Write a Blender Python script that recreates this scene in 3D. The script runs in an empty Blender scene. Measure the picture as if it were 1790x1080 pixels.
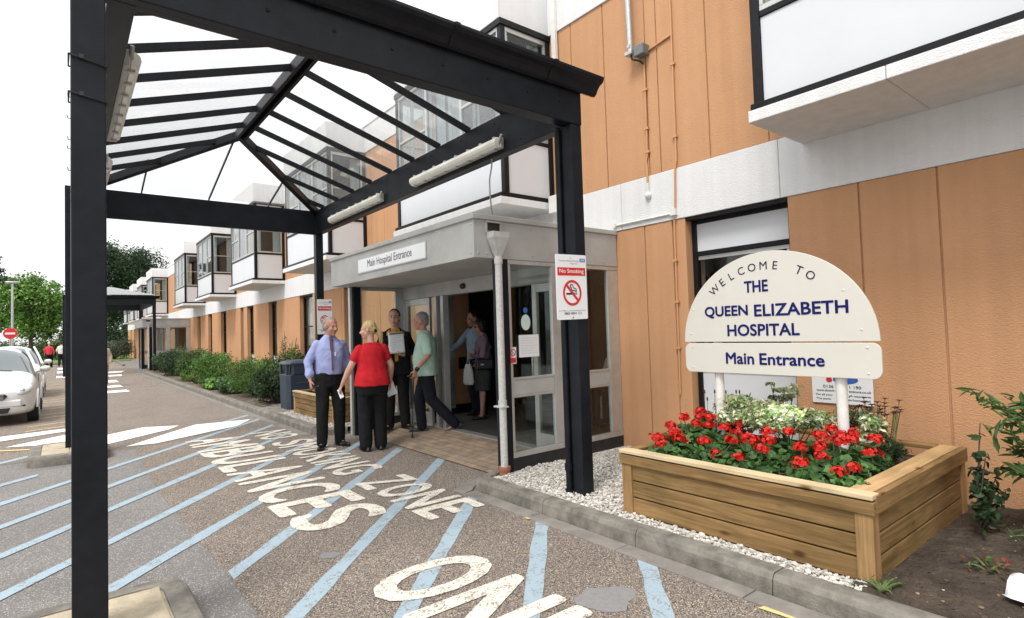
import bpy, bmesh, math, random
import numpy as np
from mathutils import Vector, Matrix, noise

random.seed(7)
rng = np.random.default_rng(7)
scene = bpy.context.scene
COL = scene.collection
rad = math.radians

# ---------------------------------------------------------------- camera
cam_data = bpy.data.cameras.new("camera")
cam = bpy.data.objects.new("camera", cam_data)
COL.objects.link(cam)
scene.camera = cam
cam_data.sensor_fit = 'HORIZONTAL'
cam_data.sensor_width = 36.0
cam_data.lens = 989.86 / 1790.0 * 36.0
cam_data.clip_start = 0.05
cam_data.clip_end = 1500
_yaw, _pit, _rol = rad(38.5277), rad(2.1224), rad(-1.8086)
_f = Vector((math.sin(_yaw) * math.cos(_pit), math.cos(_yaw) * math.cos(_pit), math.sin(_pit)))
_r = Vector((math.cos(_yaw), -math.sin(_yaw), 0))
_u = _r.cross(_f)
_r2 = _r * math.cos(_rol) + _u * math.sin(_rol)
_u2 = -_r * math.sin(_rol) + _u * math.cos(_rol)
_m = Matrix((_r2, _u2, -_f)).transposed().to_4x4()
_m.translation = Vector((0, 0, 1.5))
cam.matrix_world = _m

# ---------------------------------------------------------------- sky, sun, exposure
SUN_EL, SUN_AZ = rad(58), rad(-112)          # direction TO the sun: azimuth measured from +Y toward +X
world = bpy.data.worlds.new("World")
scene.world = world
world.use_nodes = True
wn, wl = world.node_tree.nodes, world.node_tree.links
wn.clear()
w_out = wn.new('ShaderNodeOutputWorld')
w_bg = wn.new('ShaderNodeBackground')
w_bg.inputs['Strength'].default_value = 0.10
sky = wn.new('ShaderNodeTexSky')
sky.sky_type = 'NISHITA'
sky.sun_disc = False
sky.sun_elevation = SUN_EL
sky.sun_rotation = SUN_AZ
sky.air_density = 1.0
sky.dust_density = 3.0
w_tc = wn.new('ShaderNodeTexCoord')
w_ns = wn.new('ShaderNodeTexNoise')
w_ns.inputs['Scale'].default_value = 2.2
w_ns.inputs['Detail'].default_value = 6
w_rp = wn.new('ShaderNodeValToRGB')
w_rp.color_ramp.elements[0].position = 0.30
w_rp.color_ramp.elements[0].color = (11.3, 11.4, 11.6, 1)
w_rp.color_ramp.elements[1].position = 0.70
w_rp.color_ramp.elements[1].color = (14.6, 14.5, 14.4, 1)
w_mx = wn.new('ShaderNodeMix')
w_mx.data_type = 'RGBA'
w_mx.inputs[0].default_value = 0.88
wl.new(w_tc.outputs['Generated'], w_ns.inputs['Vector'])
wl.new(w_ns.outputs['Fac'], w_rp.inputs['Fac'])
wl.new(sky.outputs['Color'], w_mx.inputs[6])
wl.new(w_rp.outputs['Color'], w_mx.inputs[7])
w_sx = wn.new('ShaderNodeSeparateXYZ')          # overcast sky: brighter overhead than at the horizon
w_mr = wn.new('ShaderNodeMapRange')
w_mr.inputs['From Min'].default_value = 0.0; w_mr.inputs['From Max'].default_value = 1.0
w_mr.inputs['To Min'].default_value = 0.80; w_mr.inputs['To Max'].default_value = 1.30
w_vm = wn.new('ShaderNodeVectorMath'); w_vm.operation = 'SCALE'
wl.new(w_tc.outputs['Generated'], w_sx.inputs[0]); wl.new(w_sx.outputs['Z'], w_mr.inputs['Value'])
wl.new(w_mx.outputs[2], w_vm.inputs[0]); wl.new(w_mr.outputs['Result'], w_vm.inputs['Scale'])
wl.new(w_vm.outputs[0], w_bg.inputs['Color'])
wl.new(w_bg.outputs[0], w_out.inputs['Surface'])

sun_d = bpy.data.lights.new("sun", 'SUN')
sun_d.energy = 2.1
sun_d.angle = rad(16)
sun_d.color = (1.0, 0.95, 0.88)
sun = bpy.data.objects.new("sun", sun_d)
COL.objects.link(sun)
_sd = Vector((math.sin(SUN_AZ) * math.cos(SUN_EL), math.cos(SUN_AZ) * math.cos(SUN_EL), math.sin(SUN_EL)))
sun.rotation_euler = (_sd).to_track_quat('Z', 'Y').to_euler()
scene.view_settings.view_transform = 'Standard'
scene.view_settings.look = 'None'
scene.view_settings.exposure = 0.33
scene.view_settings.gamma = 1.0

# ---------------------------------------------------------------- helpers
ORIGIN = {}


def tag(o, label=None, cat=None, group=None, kind=None):
    if label: o['label'] = label
    if cat: o['category'] = cat
    if group: o['group'] = group
    if kind: o['kind'] = kind
    return o


def thing(name, loc, label, cat, group=None, rz=0.0):
    o = bpy.data.objects.new(name, None)
    o.empty_display_size = 0.2
    COL.objects.link(o)
    o.location = loc
    o.rotation_euler = (0, 0, rz)
    ORIGIN[o] = Vector(loc) if rz == 0.0 else Vector((0, 0, 0))
    return tag(o, label, cat, group)


def link(o, parent=None, origin=None):
    COL.objects.link(o)
    if parent is not None:
        o.parent = parent
    ORIGIN[o] = origin if origin is not None else Vector((0, 0, 0))
    return o


def copy_tree(o, parent=None):
    c = o.copy()
    COL.objects.link(c)
    if parent is not None:
        c.parent = parent
    for ch in o.children:
        copy_tree(ch, c)
    return c


def frame_of(d, ref=Vector((0, 0, 1))):
    d = d.normalized()
    if abs(d.dot(ref)) > 0.98:
        ref = Vector((1, 0, 0)) if abs(d.x) < 0.9 else Vector((0, 1, 0))
    a = d.cross(ref).normalized()
    b = a.cross(d).normalized()
    return a, b


class MB:
    """collects polygons and links them as ONE mesh object"""
    def __init__(s):
        s.v, s.f, s.m, s.sm = [], [], [], []

    def add(s, vs, fs, mi=0, sm=False):
        k = len(s.v)
        s.v.extend([tuple(p) for p in vs])
        for f in fs:
            s.f.append(tuple(i + k for i in f)); s.m.append(mi); s.sm.append(sm)
        return s

    def box(s, x0, x1, y0, y1, z0, z1, mi=0):
        vs = [(x0, y0, z0), (x1, y0, z0), (x1, y1, z0), (x0, y1, z0), (x0, y0, z1), (x1, y0, z1), (x1, y1, z1), (x0, y1, z1)]
        return s.add(vs, [(0, 3, 2, 1), (4, 5, 6, 7), (0, 1, 5, 4), (1, 2, 6, 5), (2, 3, 7, 6), (3, 0, 4, 7)], mi)

    def prism(s, pts, d, mi=0):
        """planar outline extruded by vector d"""
        n = len(pts); d = Vector(d)
        p = [Vector(q) for q in pts]
        nrm = Vector((0, 0, 0))
        for i in range(n):
            nrm += p[i].cross(p[(i + 1) % n])
        if nrm.dot(d) < 0:
            p.reverse()
        vs = p + [q + d for q in p]
        fs = [tuple(range(n))[::-1], tuple(range(n, 2 * n))] + [(i, (i + 1) % n, n + (i + 1) % n, n + i) for i in range(n)]
        return s.add(vs, fs, mi)

    def bar(s, p0, p1, w, h, up=(0, 0, 1), mi=0):
        p0, p1 = Vector(p0), Vector(p1)
        a, b = frame_of(p1 - p0, Vector(up))
        a *= w / 2; b *= h / 2
        vs = [p0 - a - b, p0 + a - b, p0 + a + b, p0 - a + b, p1 - a - b, p1 + a - b, p1 + a + b, p1 - a + b]
        return s.add(vs, [(0, 1, 2, 3), (7, 6, 5, 4), (4, 5, 1, 0), (5, 6, 2, 1), (6, 7, 3, 2), (7, 4, 0, 3)], mi)

    def tube(s, pts, r, n=10, mi=0, sm=True):
        pts = [Vector(p) for p in pts]
        rs = r if isinstance(r, (list, tuple)) else [r] * len(pts)
        vs, fs = [], []
        pa = None
        for i, p in enumerate(pts):
            d = (pts[min(i + 1, len(pts) - 1)] - pts[max(i - 1, 0)])
            if d.length < 1e-9: d = Vector((0, 0, 1))
            if pa is None:
                a, b = frame_of(d)
            else:
                dn = d.normalized()
                a = (pa - dn * pa.dot(dn)).normalized()
                b = a.cross(dn).normalized()
            pa = a
            for k in range(n):
                t = 2 * math.pi * k / n
                vs.append(p + (a * math.cos(t) + b * math.sin(t)) * rs[i])
        L = len(pts)
        for i in range(L - 1):
            for k in range(n):
                k2 = (k + 1) % n
                fs.append((i * n + k, i * n + k2, (i + 1) * n + k2, (i + 1) * n + k))
        s.add(vs, fs, mi, sm)
        s.add(vs[:n], [tuple(range(n))[::-1]], mi)
        s.add(vs[-n:], [tuple(range(n))], mi)
        return s

    def ell(s, c, r, M=None, nu=14, nv=9, mi=0, sm=True):
        c = Vector(c); vs, fs = [], []
        for j in range(nv + 1):
            ph = math.pi * j / nv
            for i in range(nu):
                th = 2 * math.pi * i / nu
                q = Vector((r[0] * math.sin(ph) * math.cos(th), r[1] * math.sin(ph) * math.sin(th), r[2] * math.cos(ph)))
                vs.append(c + (M @ q if M else q))
        for j in range(nv):
            for i in range(nu):
                i2 = (i + 1) % nu
                fs.append((j * nu + i, (j + 1) * nu + i, (j + 1) * nu + i2, j * nu + i2))
        return s.add(vs, fs, mi, sm)

    def cap(s, p0, p1, r0, r1, n=12):
        """tapered capsule (closed) for fusing"""
        p0, p1 = Vector(p0), Vector(p1)
        d = p1 - p0
        if d.length < 1e-6: return s.ell(p0, (r0, r0, r0))
        dn = d.normalized()
        pts, rs = [], []
        for t in (0.999, 0.8, 0.45, 0.0):
            pts.append(p0 - dn * r0 * t); rs.append(r0 * math.sqrt(max(0, 1 - t * t)) + 1e-4)
        for t in (0.0, 0.45, 0.8, 0.999):
            pts.append(p1 + dn * r1 * t); rs.append(r1 * math.sqrt(max(0, 1 - t * t)) + 1e-4)
        return s.tube(pts, rs, n)

    def loft(s, secs, n=20, e=2.3):
        """secs: (cx,cy,cz,rx,ry) horizontal super-ellipses, closed ends"""
        vs, fs = [], []
        for cx, cy, cz, rx, ry in secs:
            for k in range(n):
                t = 2 * math.pi * k / n
                c_, s_ = math.cos(t), math.sin(t)
                vs.append((cx + rx * math.copysign(abs(c_) ** (2 / e), c_), cy + ry * math.copysign(abs(s_) ** (2 / e), s_), cz))
        for i in range(len(secs) - 1):
            for k in range(n):
                k2 = (k + 1) % n
                fs.append((i * n + k, i * n + k2, (i + 1) * n + k2, (i + 1) * n + k))
        L = len(secs)
        fs.append(tuple(range(n))[::-1]); fs.append(tuple(range((L - 1) * n, L * n)))
        return s.add(vs, fs, 0, True)

    def mesh(s, name, mats, off=None):
        me = bpy.data.meshes.new(name)
        if off is not None:
            vv = [(p[0] - off[0], p[1] - off[1], p[2] - off[2]) for p in s.v]
        else:
            vv = s.v
        me.from_pydata(vv, [], s.f)
        for m in (mats if isinstance(mats, (list, tuple)) else [mats]):
            me.materials.append(m)
        me.polygons.foreach_set('material_index', s.m)
        me.polygons.foreach_set('use_smooth', s.sm)
        me.update()
        return me

    def build(s, name, mats, parent=None, bevel=0.0, seg=2, fix=False):
        off = ORIGIN[parent] if parent is not None else None
        me = s.mesh(name, mats, off)
        if fix:
            bm = bmesh.new(); bm.from_mesh(me)
            bmesh.ops.recalc_face_normals(bm, faces=bm.faces)
            bm.to_mesh(me); bm.free()
        o = link(bpy.data.objects.new(name, me), parent, off)
        if bevel > 0:
            b = o.modifiers.new('bevel', 'BEVEL')
            b.width = bevel; b.segments = seg; b.limit_method = 'ANGLE'; b.angle_limit = rad(40)
            b.harden_normals = False
        return o


def boxes(name, mats, lst, parent=None, bevel=0.0):
    o = None
    for q in lst:
        b = MB(); b.box(*q); o = b.build(name, mats, parent, bevel)
    return o


# ---------------------------------------------------------------- materials
def newmat(name):
    m = bpy.data.materials.new(name)
    m.use_nodes = True
    nt = m.node_tree
    return m, nt.nodes, nt.links, nt.nodes['Principled BSDF']


def mat(name, col, rough=0.5, metal=0.0, var=0.0, vscale=3.0, bump=0.0, bscale=60.0, stretch=(1, 1, 1), spec=0.5, col2=None, bdist=0.01, detail=4):
    """principled with noise colour variation and noise bump in object space"""
    m, n, l, p = newmat(name)
    p.inputs['Roughness'].default_value = rough
    p.inputs['Metallic'].default_value = metal
    p.inputs['Specular IOR Level'].default_value = spec
    p.inputs['Base Color'].default_value = (*col, 1)
    tc = n.new('ShaderNodeTexCoord'); mp = n.new('ShaderNodeMapping')
    mp.inputs['Scale'].default_value = stretch
    l.new(tc.outputs['Object'], mp.inputs['Vector'])
    if var > 0 or col2:
        ns = n.new('ShaderNodeTexNoise'); ns.inputs['Scale'].default_value = vscale; ns.inputs['Detail'].default_value = detail + 2
        ns.inputs['Roughness'].default_value = 0.65
        l.new(mp.outputs[0], ns.inputs['Vector'])
        rp = n.new('ShaderNodeValToRGB')
        c2 = col2 or tuple(min(1, c * (1 + var)) for c in col)
        c1 = col if col2 else tuple(c * (1 - var) for c in col)
        rp.color_ramp.elements[0].position = 0.32; rp.color_ramp.elements[0].color = (*c1, 1)
        rp.color_ramp.elements[1].position = 0.68; rp.color_ramp.elements[1].color = (*c2, 1)
        l.new(ns.outputs['Fac'], rp.inputs['Fac']); l.new(rp.outputs['Color'], p.inputs['Base Color'])
    if bump > 0:
        nb = n.new('ShaderNodeTexNoise'); nb.inputs['Scale'].default_value = bscale; nb.inputs['Detail'].default_value = detail
        l.new(mp.outputs[0], nb.inputs['Vector'])
        bp = n.new('ShaderNodeBump'); bp.inputs['Strength'].default_value = bump; bp.inputs['Distance'].default_value = bdist
        l.new(nb.outputs['Fac'], bp.inputs['Height']); l.new(bp.outputs['Normal'], p.inputs['Normal'])
    return m


def render_mat(name, col, streak):
    """textured masonry render: horizontally combed bump, faint stains and rain streaks"""
    m, n, l, p = newmat(name)
    p.inputs['Roughness'].default_value = 0.85
    p.inputs['Specular IOR Level'].default_value = 0.25
    tc = n.new('ShaderNodeTexCoord')
    mp = n.new('ShaderNodeMapping'); mp.inputs['Scale'].default_value = (1, 0.55, 1)
    l.new(tc.outputs['Object'], mp.inputs['Vector'])
    nb = n.new('ShaderNodeTexNoise'); nb.inputs['Scale'].default_value = 95; nb.inputs['Detail'].default_value = 3; nb.inputs['Distortion'].default_value = 0.8
    l.new(mp.outputs[0], nb.inputs['Vector'])
    bp = n.new('ShaderNodeBump'); bp.inputs['Strength'].default_value = 0.6; bp.inputs['Distance'].default_value = 0.010
    l.new(nb.outputs['Fac'], bp.inputs['Height']); l.new(bp.outputs['Normal'], p.inputs['Normal'])
    n1 = n.new('ShaderNodeTexNoise'); n1.inputs['Scale'].default_value = 1.3; n1.inputs['Detail'].default_value = 8; n1.inputs['Roughness'].default_value = 0.7
    l.new(tc.outputs['Object'], n1.inputs['Vector'])
    mp2 = n.new('ShaderNodeMapping'); mp2.inputs['Scale'].default_value = (9, 9, 0.35)
    l.new(tc.outputs['Object'], mp2.inputs['Vector'])
    n2 = n.new('ShaderNodeTexNoise'); n2.inputs['Scale'].default_value = 1.0; n2.inputs['Detail'].default_value = 5
    l.new(mp2.outputs[0], n2.inputs['Vector'])
    ad = n.new('ShaderNodeMath'); ad.operation = 'MULTIPLY_ADD'; ad.inputs[1].default_value = 0.5
    l.new(n1.outputs['Fac'], ad.inputs[0])
    ml = n.new('ShaderNodeMath'); ml.operation = 'MULTIPLY'; ml.inputs[1].default_value = 0.5
    l.new(n2.outputs['Fac'], ml.inputs[0]); l.new(ml.outputs[0], ad.inputs[2])
    rp = n.new('ShaderNodeValToRGB')
    rp.color_ramp.elements[0].position = 0.3; rp.color_ramp.elements[0].color = (*[c * (1 - streak) for c in col], 1)
    rp.color_ramp.elements[1].position = 0.62; rp.color_ramp.elements[1].color = (*[min(1, c * (1 + streak * 0.5)) for c in col], 1)
    l.new(ad.outputs[0], rp.inputs['Fac']); l.new(rp.outputs['Color'], p.inputs['Base Color'])
    return m


def chip_mat(name, cols, scale, bump, dark, spec_scale=None, spec_amt=0.0):
    """stone chippings in tarmac: cell colours plus cell bump, patchy wear"""
    m, n, l, p = newmat(name)
    p.inputs['Roughness'].default_value = 0.85
    p.inputs['Specular IOR Level'].default_value = 0.3
    tc = n.new('ShaderNodeTexCoord')
    vo = n.new('ShaderNodeTexVoronoi'); vo.inputs['Scale'].default_value = scale
    l.new(tc.outputs['Object'], vo.inputs['Vector'])
    sp = n.new('ShaderNodeSeparateColor'); l.new(vo.outputs['Color'], sp.inputs[0])
    rp = n.new('ShaderNodeValToRGB'); rp.color_ramp.interpolation = 'CONSTANT'
    els = rp.color_ramp.elements
    for i, c in enumerate(cols):
        e = els[i] if i < 2 else els.new(i / len(cols))
        e.position = i / len(cols); e.color = (*c, 1)
    l.new(sp.outputs[0], rp.inputs['Fac'])
    n1 = n.new('ShaderNodeTexNoise'); n1.inputs['Scale'].default_value = 0.9; n1.inputs['Detail'].default_value = 9; n1.inputs['Roughness'].default_value = 0.7
    l.new(tc.outputs['Object'], n1.inputs['Vector'])
    r2 = n.new('ShaderNodeValToRGB')
    r2.color_ramp.elements[0].position = 0.35; r2.color_ramp.elements[0].color = (dark, dark, dark, 1)
    r2.color_ramp.elements[1].position = 0.65; r2.color_ramp.elements[1].color = (1.0, 1.0, 1.0, 1)
    l.new(n1.outputs['Fac'], r2.inputs['Fac'])
    mx = n.new('ShaderNodeMix'); mx.data_type = 'RGBA'; mx.blend_type = 'MULTIPLY'; mx.inputs[0].default_value = 1
    l.new(rp.outputs['Color'], mx.inputs[6]); l.new(r2.outputs['Color'], mx.inputs[7])
    l.new(mx.outputs[2], p.inputs['Base Color'])
    bp = n.new('ShaderNodeBump'); bp.inputs['Strength'].default_value = bump; bp.inputs['Distance'].default_value = 0.008; bp.invert = True
    l.new(vo.outputs['Distance'], bp.inputs['Height']); l.new(bp.outputs['Normal'], p.inputs['Normal'])
    return m


def paint_mat(name, col, under, wear, scale=7.0):
    """road paint, worn through to the chippings in irregular patches"""
    m, n, l, p = newmat(name)
    p.inputs['Roughness'].default_value = 0.7
    p.inputs['Specular IOR Level'].default_value = 0.3
    tc = n.new('ShaderNodeTexCoord')
    vo = n.new('ShaderNodeTexVoronoi'); vo.inputs['Scale'].default_value = 110
    l.new(tc.outputs['Object'], vo.inputs['Vector'])
    n1 = n.new('ShaderNodeTexNoise'); n1.inputs['Scale'].default_value = scale; n1.inputs['Detail'].default_value = 8; n1.inputs['Roughness'].default_value = 0.75
    l.new(tc.outputs['Object'], n1.inputs['Vector'])
    sp = n.new('ShaderNodeSeparateColor'); l.new(vo.outputs['Color'], sp.inputs[0])
    ad = n.new('ShaderNodeMath'); ad.operation = 'MULTIPLY_ADD'; ad.inputs[1].default_value = 0.28
    l.new(sp.outputs[0], ad.inputs[0]); l.new(n1.outputs['Fac'], ad.inputs[2])
    rp = n.new('ShaderNodeValToRGB')
    rp.color_ramp.elements[0].position = wear; rp.color_ramp.elements[0].color = (*under, 1)
    rp.color_ramp.elements[1].position = wear + 0.09; rp.color_ramp.elements[1].color = (*col, 1)
    l.new(ad.outputs[0], rp.inputs['Fac']); l.new(rp.outputs['Color'], p.inputs['Base Color'])
    bp = n.new('ShaderNodeBump'); bp.inputs['Strength'].default_value = 0.3; bp.inputs['Distance'].default_value = 0.006; bp.invert = True
    l.new(vo.outputs['Distance'], bp.inputs['Height']); l.new(bp.outputs['Normal'], p.inputs['Normal'])
    return m


def wood_mat(name, c1, c2, axis):
    """sawn softwood: grain stretched along one axis, knots, a faint green tint of the treatment"""
    m, n, l, p = newmat(name)
    p.inputs['Roughness'].default_value = 0.75
    p.inputs['Specular IOR Level'].default_value = 0.25
    tc = n.new('ShaderNodeTexCoord')
    mp = n.new('ShaderNodeMapping')
    sc = [26, 26, 26]; sc[axis] = 1.6
    mp.inputs['Scale'].default_value = sc
    l.new(tc.outputs['Object'], mp.inputs['Vector'])
    n1 = n.new('ShaderNodeTexNoise'); n1.inputs['Scale'].default_value = 1.0; n1.inputs['Detail'].default_value = 8; n1.inputs['Distortion'].default_value = 1.6
    l.new(mp.outputs[0], n1.inputs['Vector'])
    rp = n.new('ShaderNodeValToRGB')
    rp.color_ramp.elements[0].position = 0.3; rp.color_ramp.elements[0].color = (*c1, 1)
    rp.color_ramp.elements[1].position = 0.68; rp.color_ramp.elements[1].color = (*c2, 1)
    l.new(n1.outputs['Fac'], rp.inputs['Fac'])
    n3 = n.new('ShaderNodeTexNoise'); n3.inputs['Scale'].default_value = 2.6; n3.inputs['Detail'].default_value = 5
    l.new(tc.outputs['Object'], n3.inputs['Vector'])
    r3 = n.new('ShaderNodeValToRGB')
    r3.color_ramp.elements[0].position = 0.35; r3.color_ramp.elements[0].color = (0.72, 0.74, 0.66, 1)
    r3.color_ramp.elements[1].position = 0.65; r3.color_ramp.elements[1].color = (1.08, 1.04, 1.0, 1)
    l.new(n3.outputs['Fac'], r3.inputs['Fac'])
    mx = n.new('ShaderNodeMix'); mx.data_type = 'RGBA'; mx.blend_type = 'MULTIPLY'; mx.inputs[0].default_value = 1
    l.new(rp.outputs['Color'], mx.inputs[6]); l.new(r3.outputs['Color'], mx.inputs[7])
    mpk = n.new('ShaderNodeMapping'); sk = [7, 7, 7]; sk[axis] = 3.2; mpk.inputs['Scale'].default_value = sk
    l.new(tc.outputs['Object'], mpk.inputs['Vector'])
    vo = n.new('ShaderNodeTexVoronoi'); vo.inputs['Scale'].default_value = 1.0
    l.new(mpk.outputs[0], vo.inputs['Vector'])
    rk = n.new('ShaderNodeValToRGB')
    rk.color_ramp.elements[0].position = 0.07; rk.color_ramp.elements[0].color = (0.36, 0.25, 0.17, 1)
    rk.color_ramp.elements[1].position = 0.17; rk.color_ramp.elements[1].color = (1, 1, 1, 1)
    l.new(vo.outputs['Distance'], rk.inputs['Fac'])
    mx2 = n.new('ShaderNodeMix'); mx2.data_type = 'RGBA'; mx2.blend_type = 'MULTIPLY'; mx2.inputs[0].default_value = 1
    l.new(mx.outputs[2], mx2.inputs[6]); l.new(rk.outputs['Color'], mx2.inputs[7])
    l.new(mx2.outputs[2], p.inputs['Base Color'])
    bp = n.new('ShaderNodeBump'); bp.inputs['Strength'].default_value = 0.25; bp.inputs['Distance'].default_value = 0.004
    l.new(n1.outputs['Fac'], bp.inputs['Height']); l.new(bp.outputs['Normal'], p.inputs['Normal'])
    return m


def glass_mat(name, tint, haze=0.0, hazecol=(0.8, 0.85, 0.9), ior=1.5, rough=0.0):
    m, n, l, p = newmat(name)
    n.remove(p)
    out = n['Material Output']
    tr = n.new('ShaderNodeBsdfTransparent'); tr.inputs[0].default_value = (*tint, 1)
    gl = n.new('ShaderNodeBsdfGlossy'); gl.inputs['Roughness'].default_value = rough
    fr = n.new('ShaderNodeFresnel'); fr.inputs['IOR'].default_value = ior
    ge = n.new('ShaderNodeNewGeometry')
    # facing-independent fresnel (both sides of the pane reflect alike)
    bf = n.new('ShaderNodeMix'); bf.data_type = 'FLOAT'
    bf.inputs[2].default_value = ior; bf.inputs[3].default_value = 1 / ior
    l.new(ge.outputs['Backfacing'], bf.inputs[0])
    iv = n.new('ShaderNodeMath'); iv.operation = 'MULTIPLY'; iv.inputs[1].default_value = 1.0
    l.new(bf.outputs[0], iv.inputs[0]); l.new(iv.outputs[0], fr.inputs['IOR'])
    mx = n.new('ShaderNodeMixShader')
    l.new(fr.outputs[0], mx.inputs[0]); l.new(tr.outputs[0], mx.inputs[1]); l.new(gl.outputs[0], mx.inputs[2])
    if haze > 0:
        df = n.new('ShaderNodeBsdfTranslucent'); df.inputs[0].default_value = (*hazecol, 1)
        d2 = n.new('ShaderNodeBsdfDiffuse'); d2.inputs[0].default_value = (*hazecol, 1)
        dm = n.new('ShaderNodeMixShader'); dm.inputs[0].default_value = 0.5
        l.new(df.outputs[0], dm.inputs[1]); l.new(d2.outputs[0], dm.inputs[2])
        m2 = n.new('ShaderNodeMixShader'); m2.inputs[0].default_value = haze
        l.new(mx.outputs[0], m2.inputs[1]); l.new(dm.outputs[0], m2.inputs[2])
        l.new(m2.outputs[0], out.inputs['Surface'])
    else:
        l.new(mx.outputs[0], out.inputs['Surface'])
    return m


def leaf_mat(name, transl=0.3, rough=0.5):
    """base colour comes from each leaf's own random colour"""
    m, n, l, p = newmat(name)
    at = n.new('ShaderNodeAttribute'); at.attribute_name = 'leafcol'
    p.inputs['Roughness'].default_value = rough
    p.inputs['Specular IOR Level'].default_value = 0.35
    l.new(at.outputs['Color'], p.inputs['Base Color'])
    tl = n.new('ShaderNodeBsdfTranslucent'); l.new(at.outputs['Color'], tl.inputs[0])
    mx = n.new('ShaderNodeMixShader'); mx.inputs[0].default_value = transl
    l.new(p.outputs[0], mx.inputs[1]); l.new(tl.outputs[0], mx.inputs[2])
    l.new(mx.outputs[0], n['Material Output'].inputs['Surface'])
    return m


M = {}
M['orange'] = render_mat('orange_render', (0.545, 0.300, 0.160), 0.11)
M['white_render'] = render_mat('white_render', (0.74, 0.745, 0.75), 0.10)
M['steel'] = mat('dark_painted_steel', (0.0085, 0.0105, 0.0145), 0.42, var=0.35, vscale=5, bump=0.06, bscale=90, spec=0.2)
M['black_frame'] = mat('black_stained_frame', (0.010, 0.010, 0.012), 0.45, var=0.3, vscale=8, bump=0.05, bscale=50, spec=0.2)
M['white_panel'] = mat('white_panel', (0.63, 0.655, 0.685), 0.32, var=0.03, vscale=1.5)
M['white_coat'] = mat('white_coated_steel', (0.74, 0.74, 0.71), 0.35, var=0.08, vscale=6)
M['alu'] = mat('anodised_aluminium', (0.52, 0.53, 0.52), 0.38, metal=0.55, var=0.1, vscale=7)
M['grey_panel'] = mat('grey_fascia_panel', (0.40, 0.40, 0.385), 0.55, var=0.13, vscale=2.2, bump=0.06, bscale=120)
M['soffit'] = mat('soffit_board', (0.42, 0.42, 0.41), 0.6, var=0.15, vscale=2)
M['glass'] = glass_mat('window_glass', (0.86, 0.90, 0.89))
M['roofglass'] = glass_mat('roof_glazing', (0.98, 0.985, 0.985), haze=0.07, hazecol=(0.92, 0.93, 0.94))
M['bayglass'] = glass_mat('coated_bay_glass', (0.86, 0.90, 0.90), ior=2.1)
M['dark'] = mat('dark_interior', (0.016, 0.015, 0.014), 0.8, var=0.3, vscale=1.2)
M['plinth'] = mat('black_plinth', (0.02, 0.02, 0.021), 0.7, var=0.4, vscale=4, bump=0.1)
M['curtain'] = mat('window_blind', (0.45, 0.50, 0.52), 0.8, var=0.2, vscale=2, stretch=(6, 6, 0.6))
M['concrete'] = mat('kerb_concrete', (0.175, 0.162, 0.14), 0.9, var=0.45, vscale=7, bump=0.45, bscale=80, detail=8)
M['concrete_dark'] = mat('channel_concrete', (0.20, 0.185, 0.165), 0.9, var=0.25, vscale=5, bump=0.3, bscale=80)
M['sandstone'] = mat('yellow_island_slab', (0.42, 0.36, 0.26), 0.9, var=0.25, vscale=9, bump=0.6, bscale=60)
M['chip'] = chip_mat('brown_chippings', [(0.21, 0.175, 0.15), (0.36, 0.29, 0.225), (0.045, 0.04, 0.038), (0.27, 0.235, 0.20), (0.56, 0.49, 0.41), (0.15, 0.13, 0.117), (0.25, 0.222, 0.205), (0.11, 0.097, 0.087), (0.33, 0.245, 0.18), (0.22, 0.20, 0.188)], 165, 0.8, 0.82)
M['asphalt'] = chip_mat('grey_tarmac', [(0.20, 0.19, 0.182), (0.23, 0.22, 0.21), (0.16, 0.152, 0.147), (0.21, 0.20, 0.192), (0.225, 0.21, 0.195), (0.18, 0.172, 0.166), (0.14, 0.133, 0.128), (0.235, 0.222, 0.21), (0.20, 0.187, 0.178), (0.19, 0.178, 0.17), (0.44, 0.43, 0.41)], 165, 0.4, 0.80)
M['blue_paint'] = paint_mat('pale_blue_paint', (0.305, 0.395, 0.46), (0.215, 0.2, 0.185), 0.475)
M['white_paint'] = paint_mat('cream_road_paint', (0.70, 0.665, 0.575), (0.27, 0.23, 0.19), 0.505, 9)
M['zebra_paint'] = paint_mat('white_road_paint', (0.80, 0.79, 0.76), (0.3, 0.27, 0.24), 0.40, 6)
M['yellow_paint'] = paint_mat('yellow_road_paint', (0.70, 0.52, 0.22), (0.27, 0.23, 0.19), 0.46, 6)
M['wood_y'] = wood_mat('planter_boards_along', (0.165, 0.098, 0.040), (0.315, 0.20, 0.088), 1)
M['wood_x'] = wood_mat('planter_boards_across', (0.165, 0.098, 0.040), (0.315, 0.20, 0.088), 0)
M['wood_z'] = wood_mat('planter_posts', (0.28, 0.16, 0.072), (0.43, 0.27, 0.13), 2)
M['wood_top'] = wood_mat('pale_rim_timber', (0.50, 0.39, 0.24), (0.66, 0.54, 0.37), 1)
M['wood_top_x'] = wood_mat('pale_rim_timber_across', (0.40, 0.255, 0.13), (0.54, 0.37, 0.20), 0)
M['soil'] = mat('dark_soil', (0.062, 0.046, 0.034), 0.95, var=0.5, vscale=7, bump=1.0, bscale=26, bdist=0.05, detail=8)
M['bed_soil'] = mat('dry_bed_soil', (0.13, 0.10, 0.075), 0.95, var=0.5, vscale=5, bump=1.0, bscale=24, bdist=0.05, detail=8)
M['cream_sign'] = mat('cream_sign_face', (0.63, 0.615, 0.56), 0.35, var=0.02, vscale=2)
M['navy'] = mat('navy_lettering', (0.010, 0.013, 0.115), 0.55, spec=0.1)
M['navy_dark'] = mat('dark_navy_lettering', (0.010, 0.010, 0.045), 0.55, spec=0.1)
M['sign_white'] = mat('white_sign_face', (0.78, 0.80, 0.82), 0.3)
M['red'] = mat('sign_red', (0.62, 0.025, 0.02), 0.4)
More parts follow.
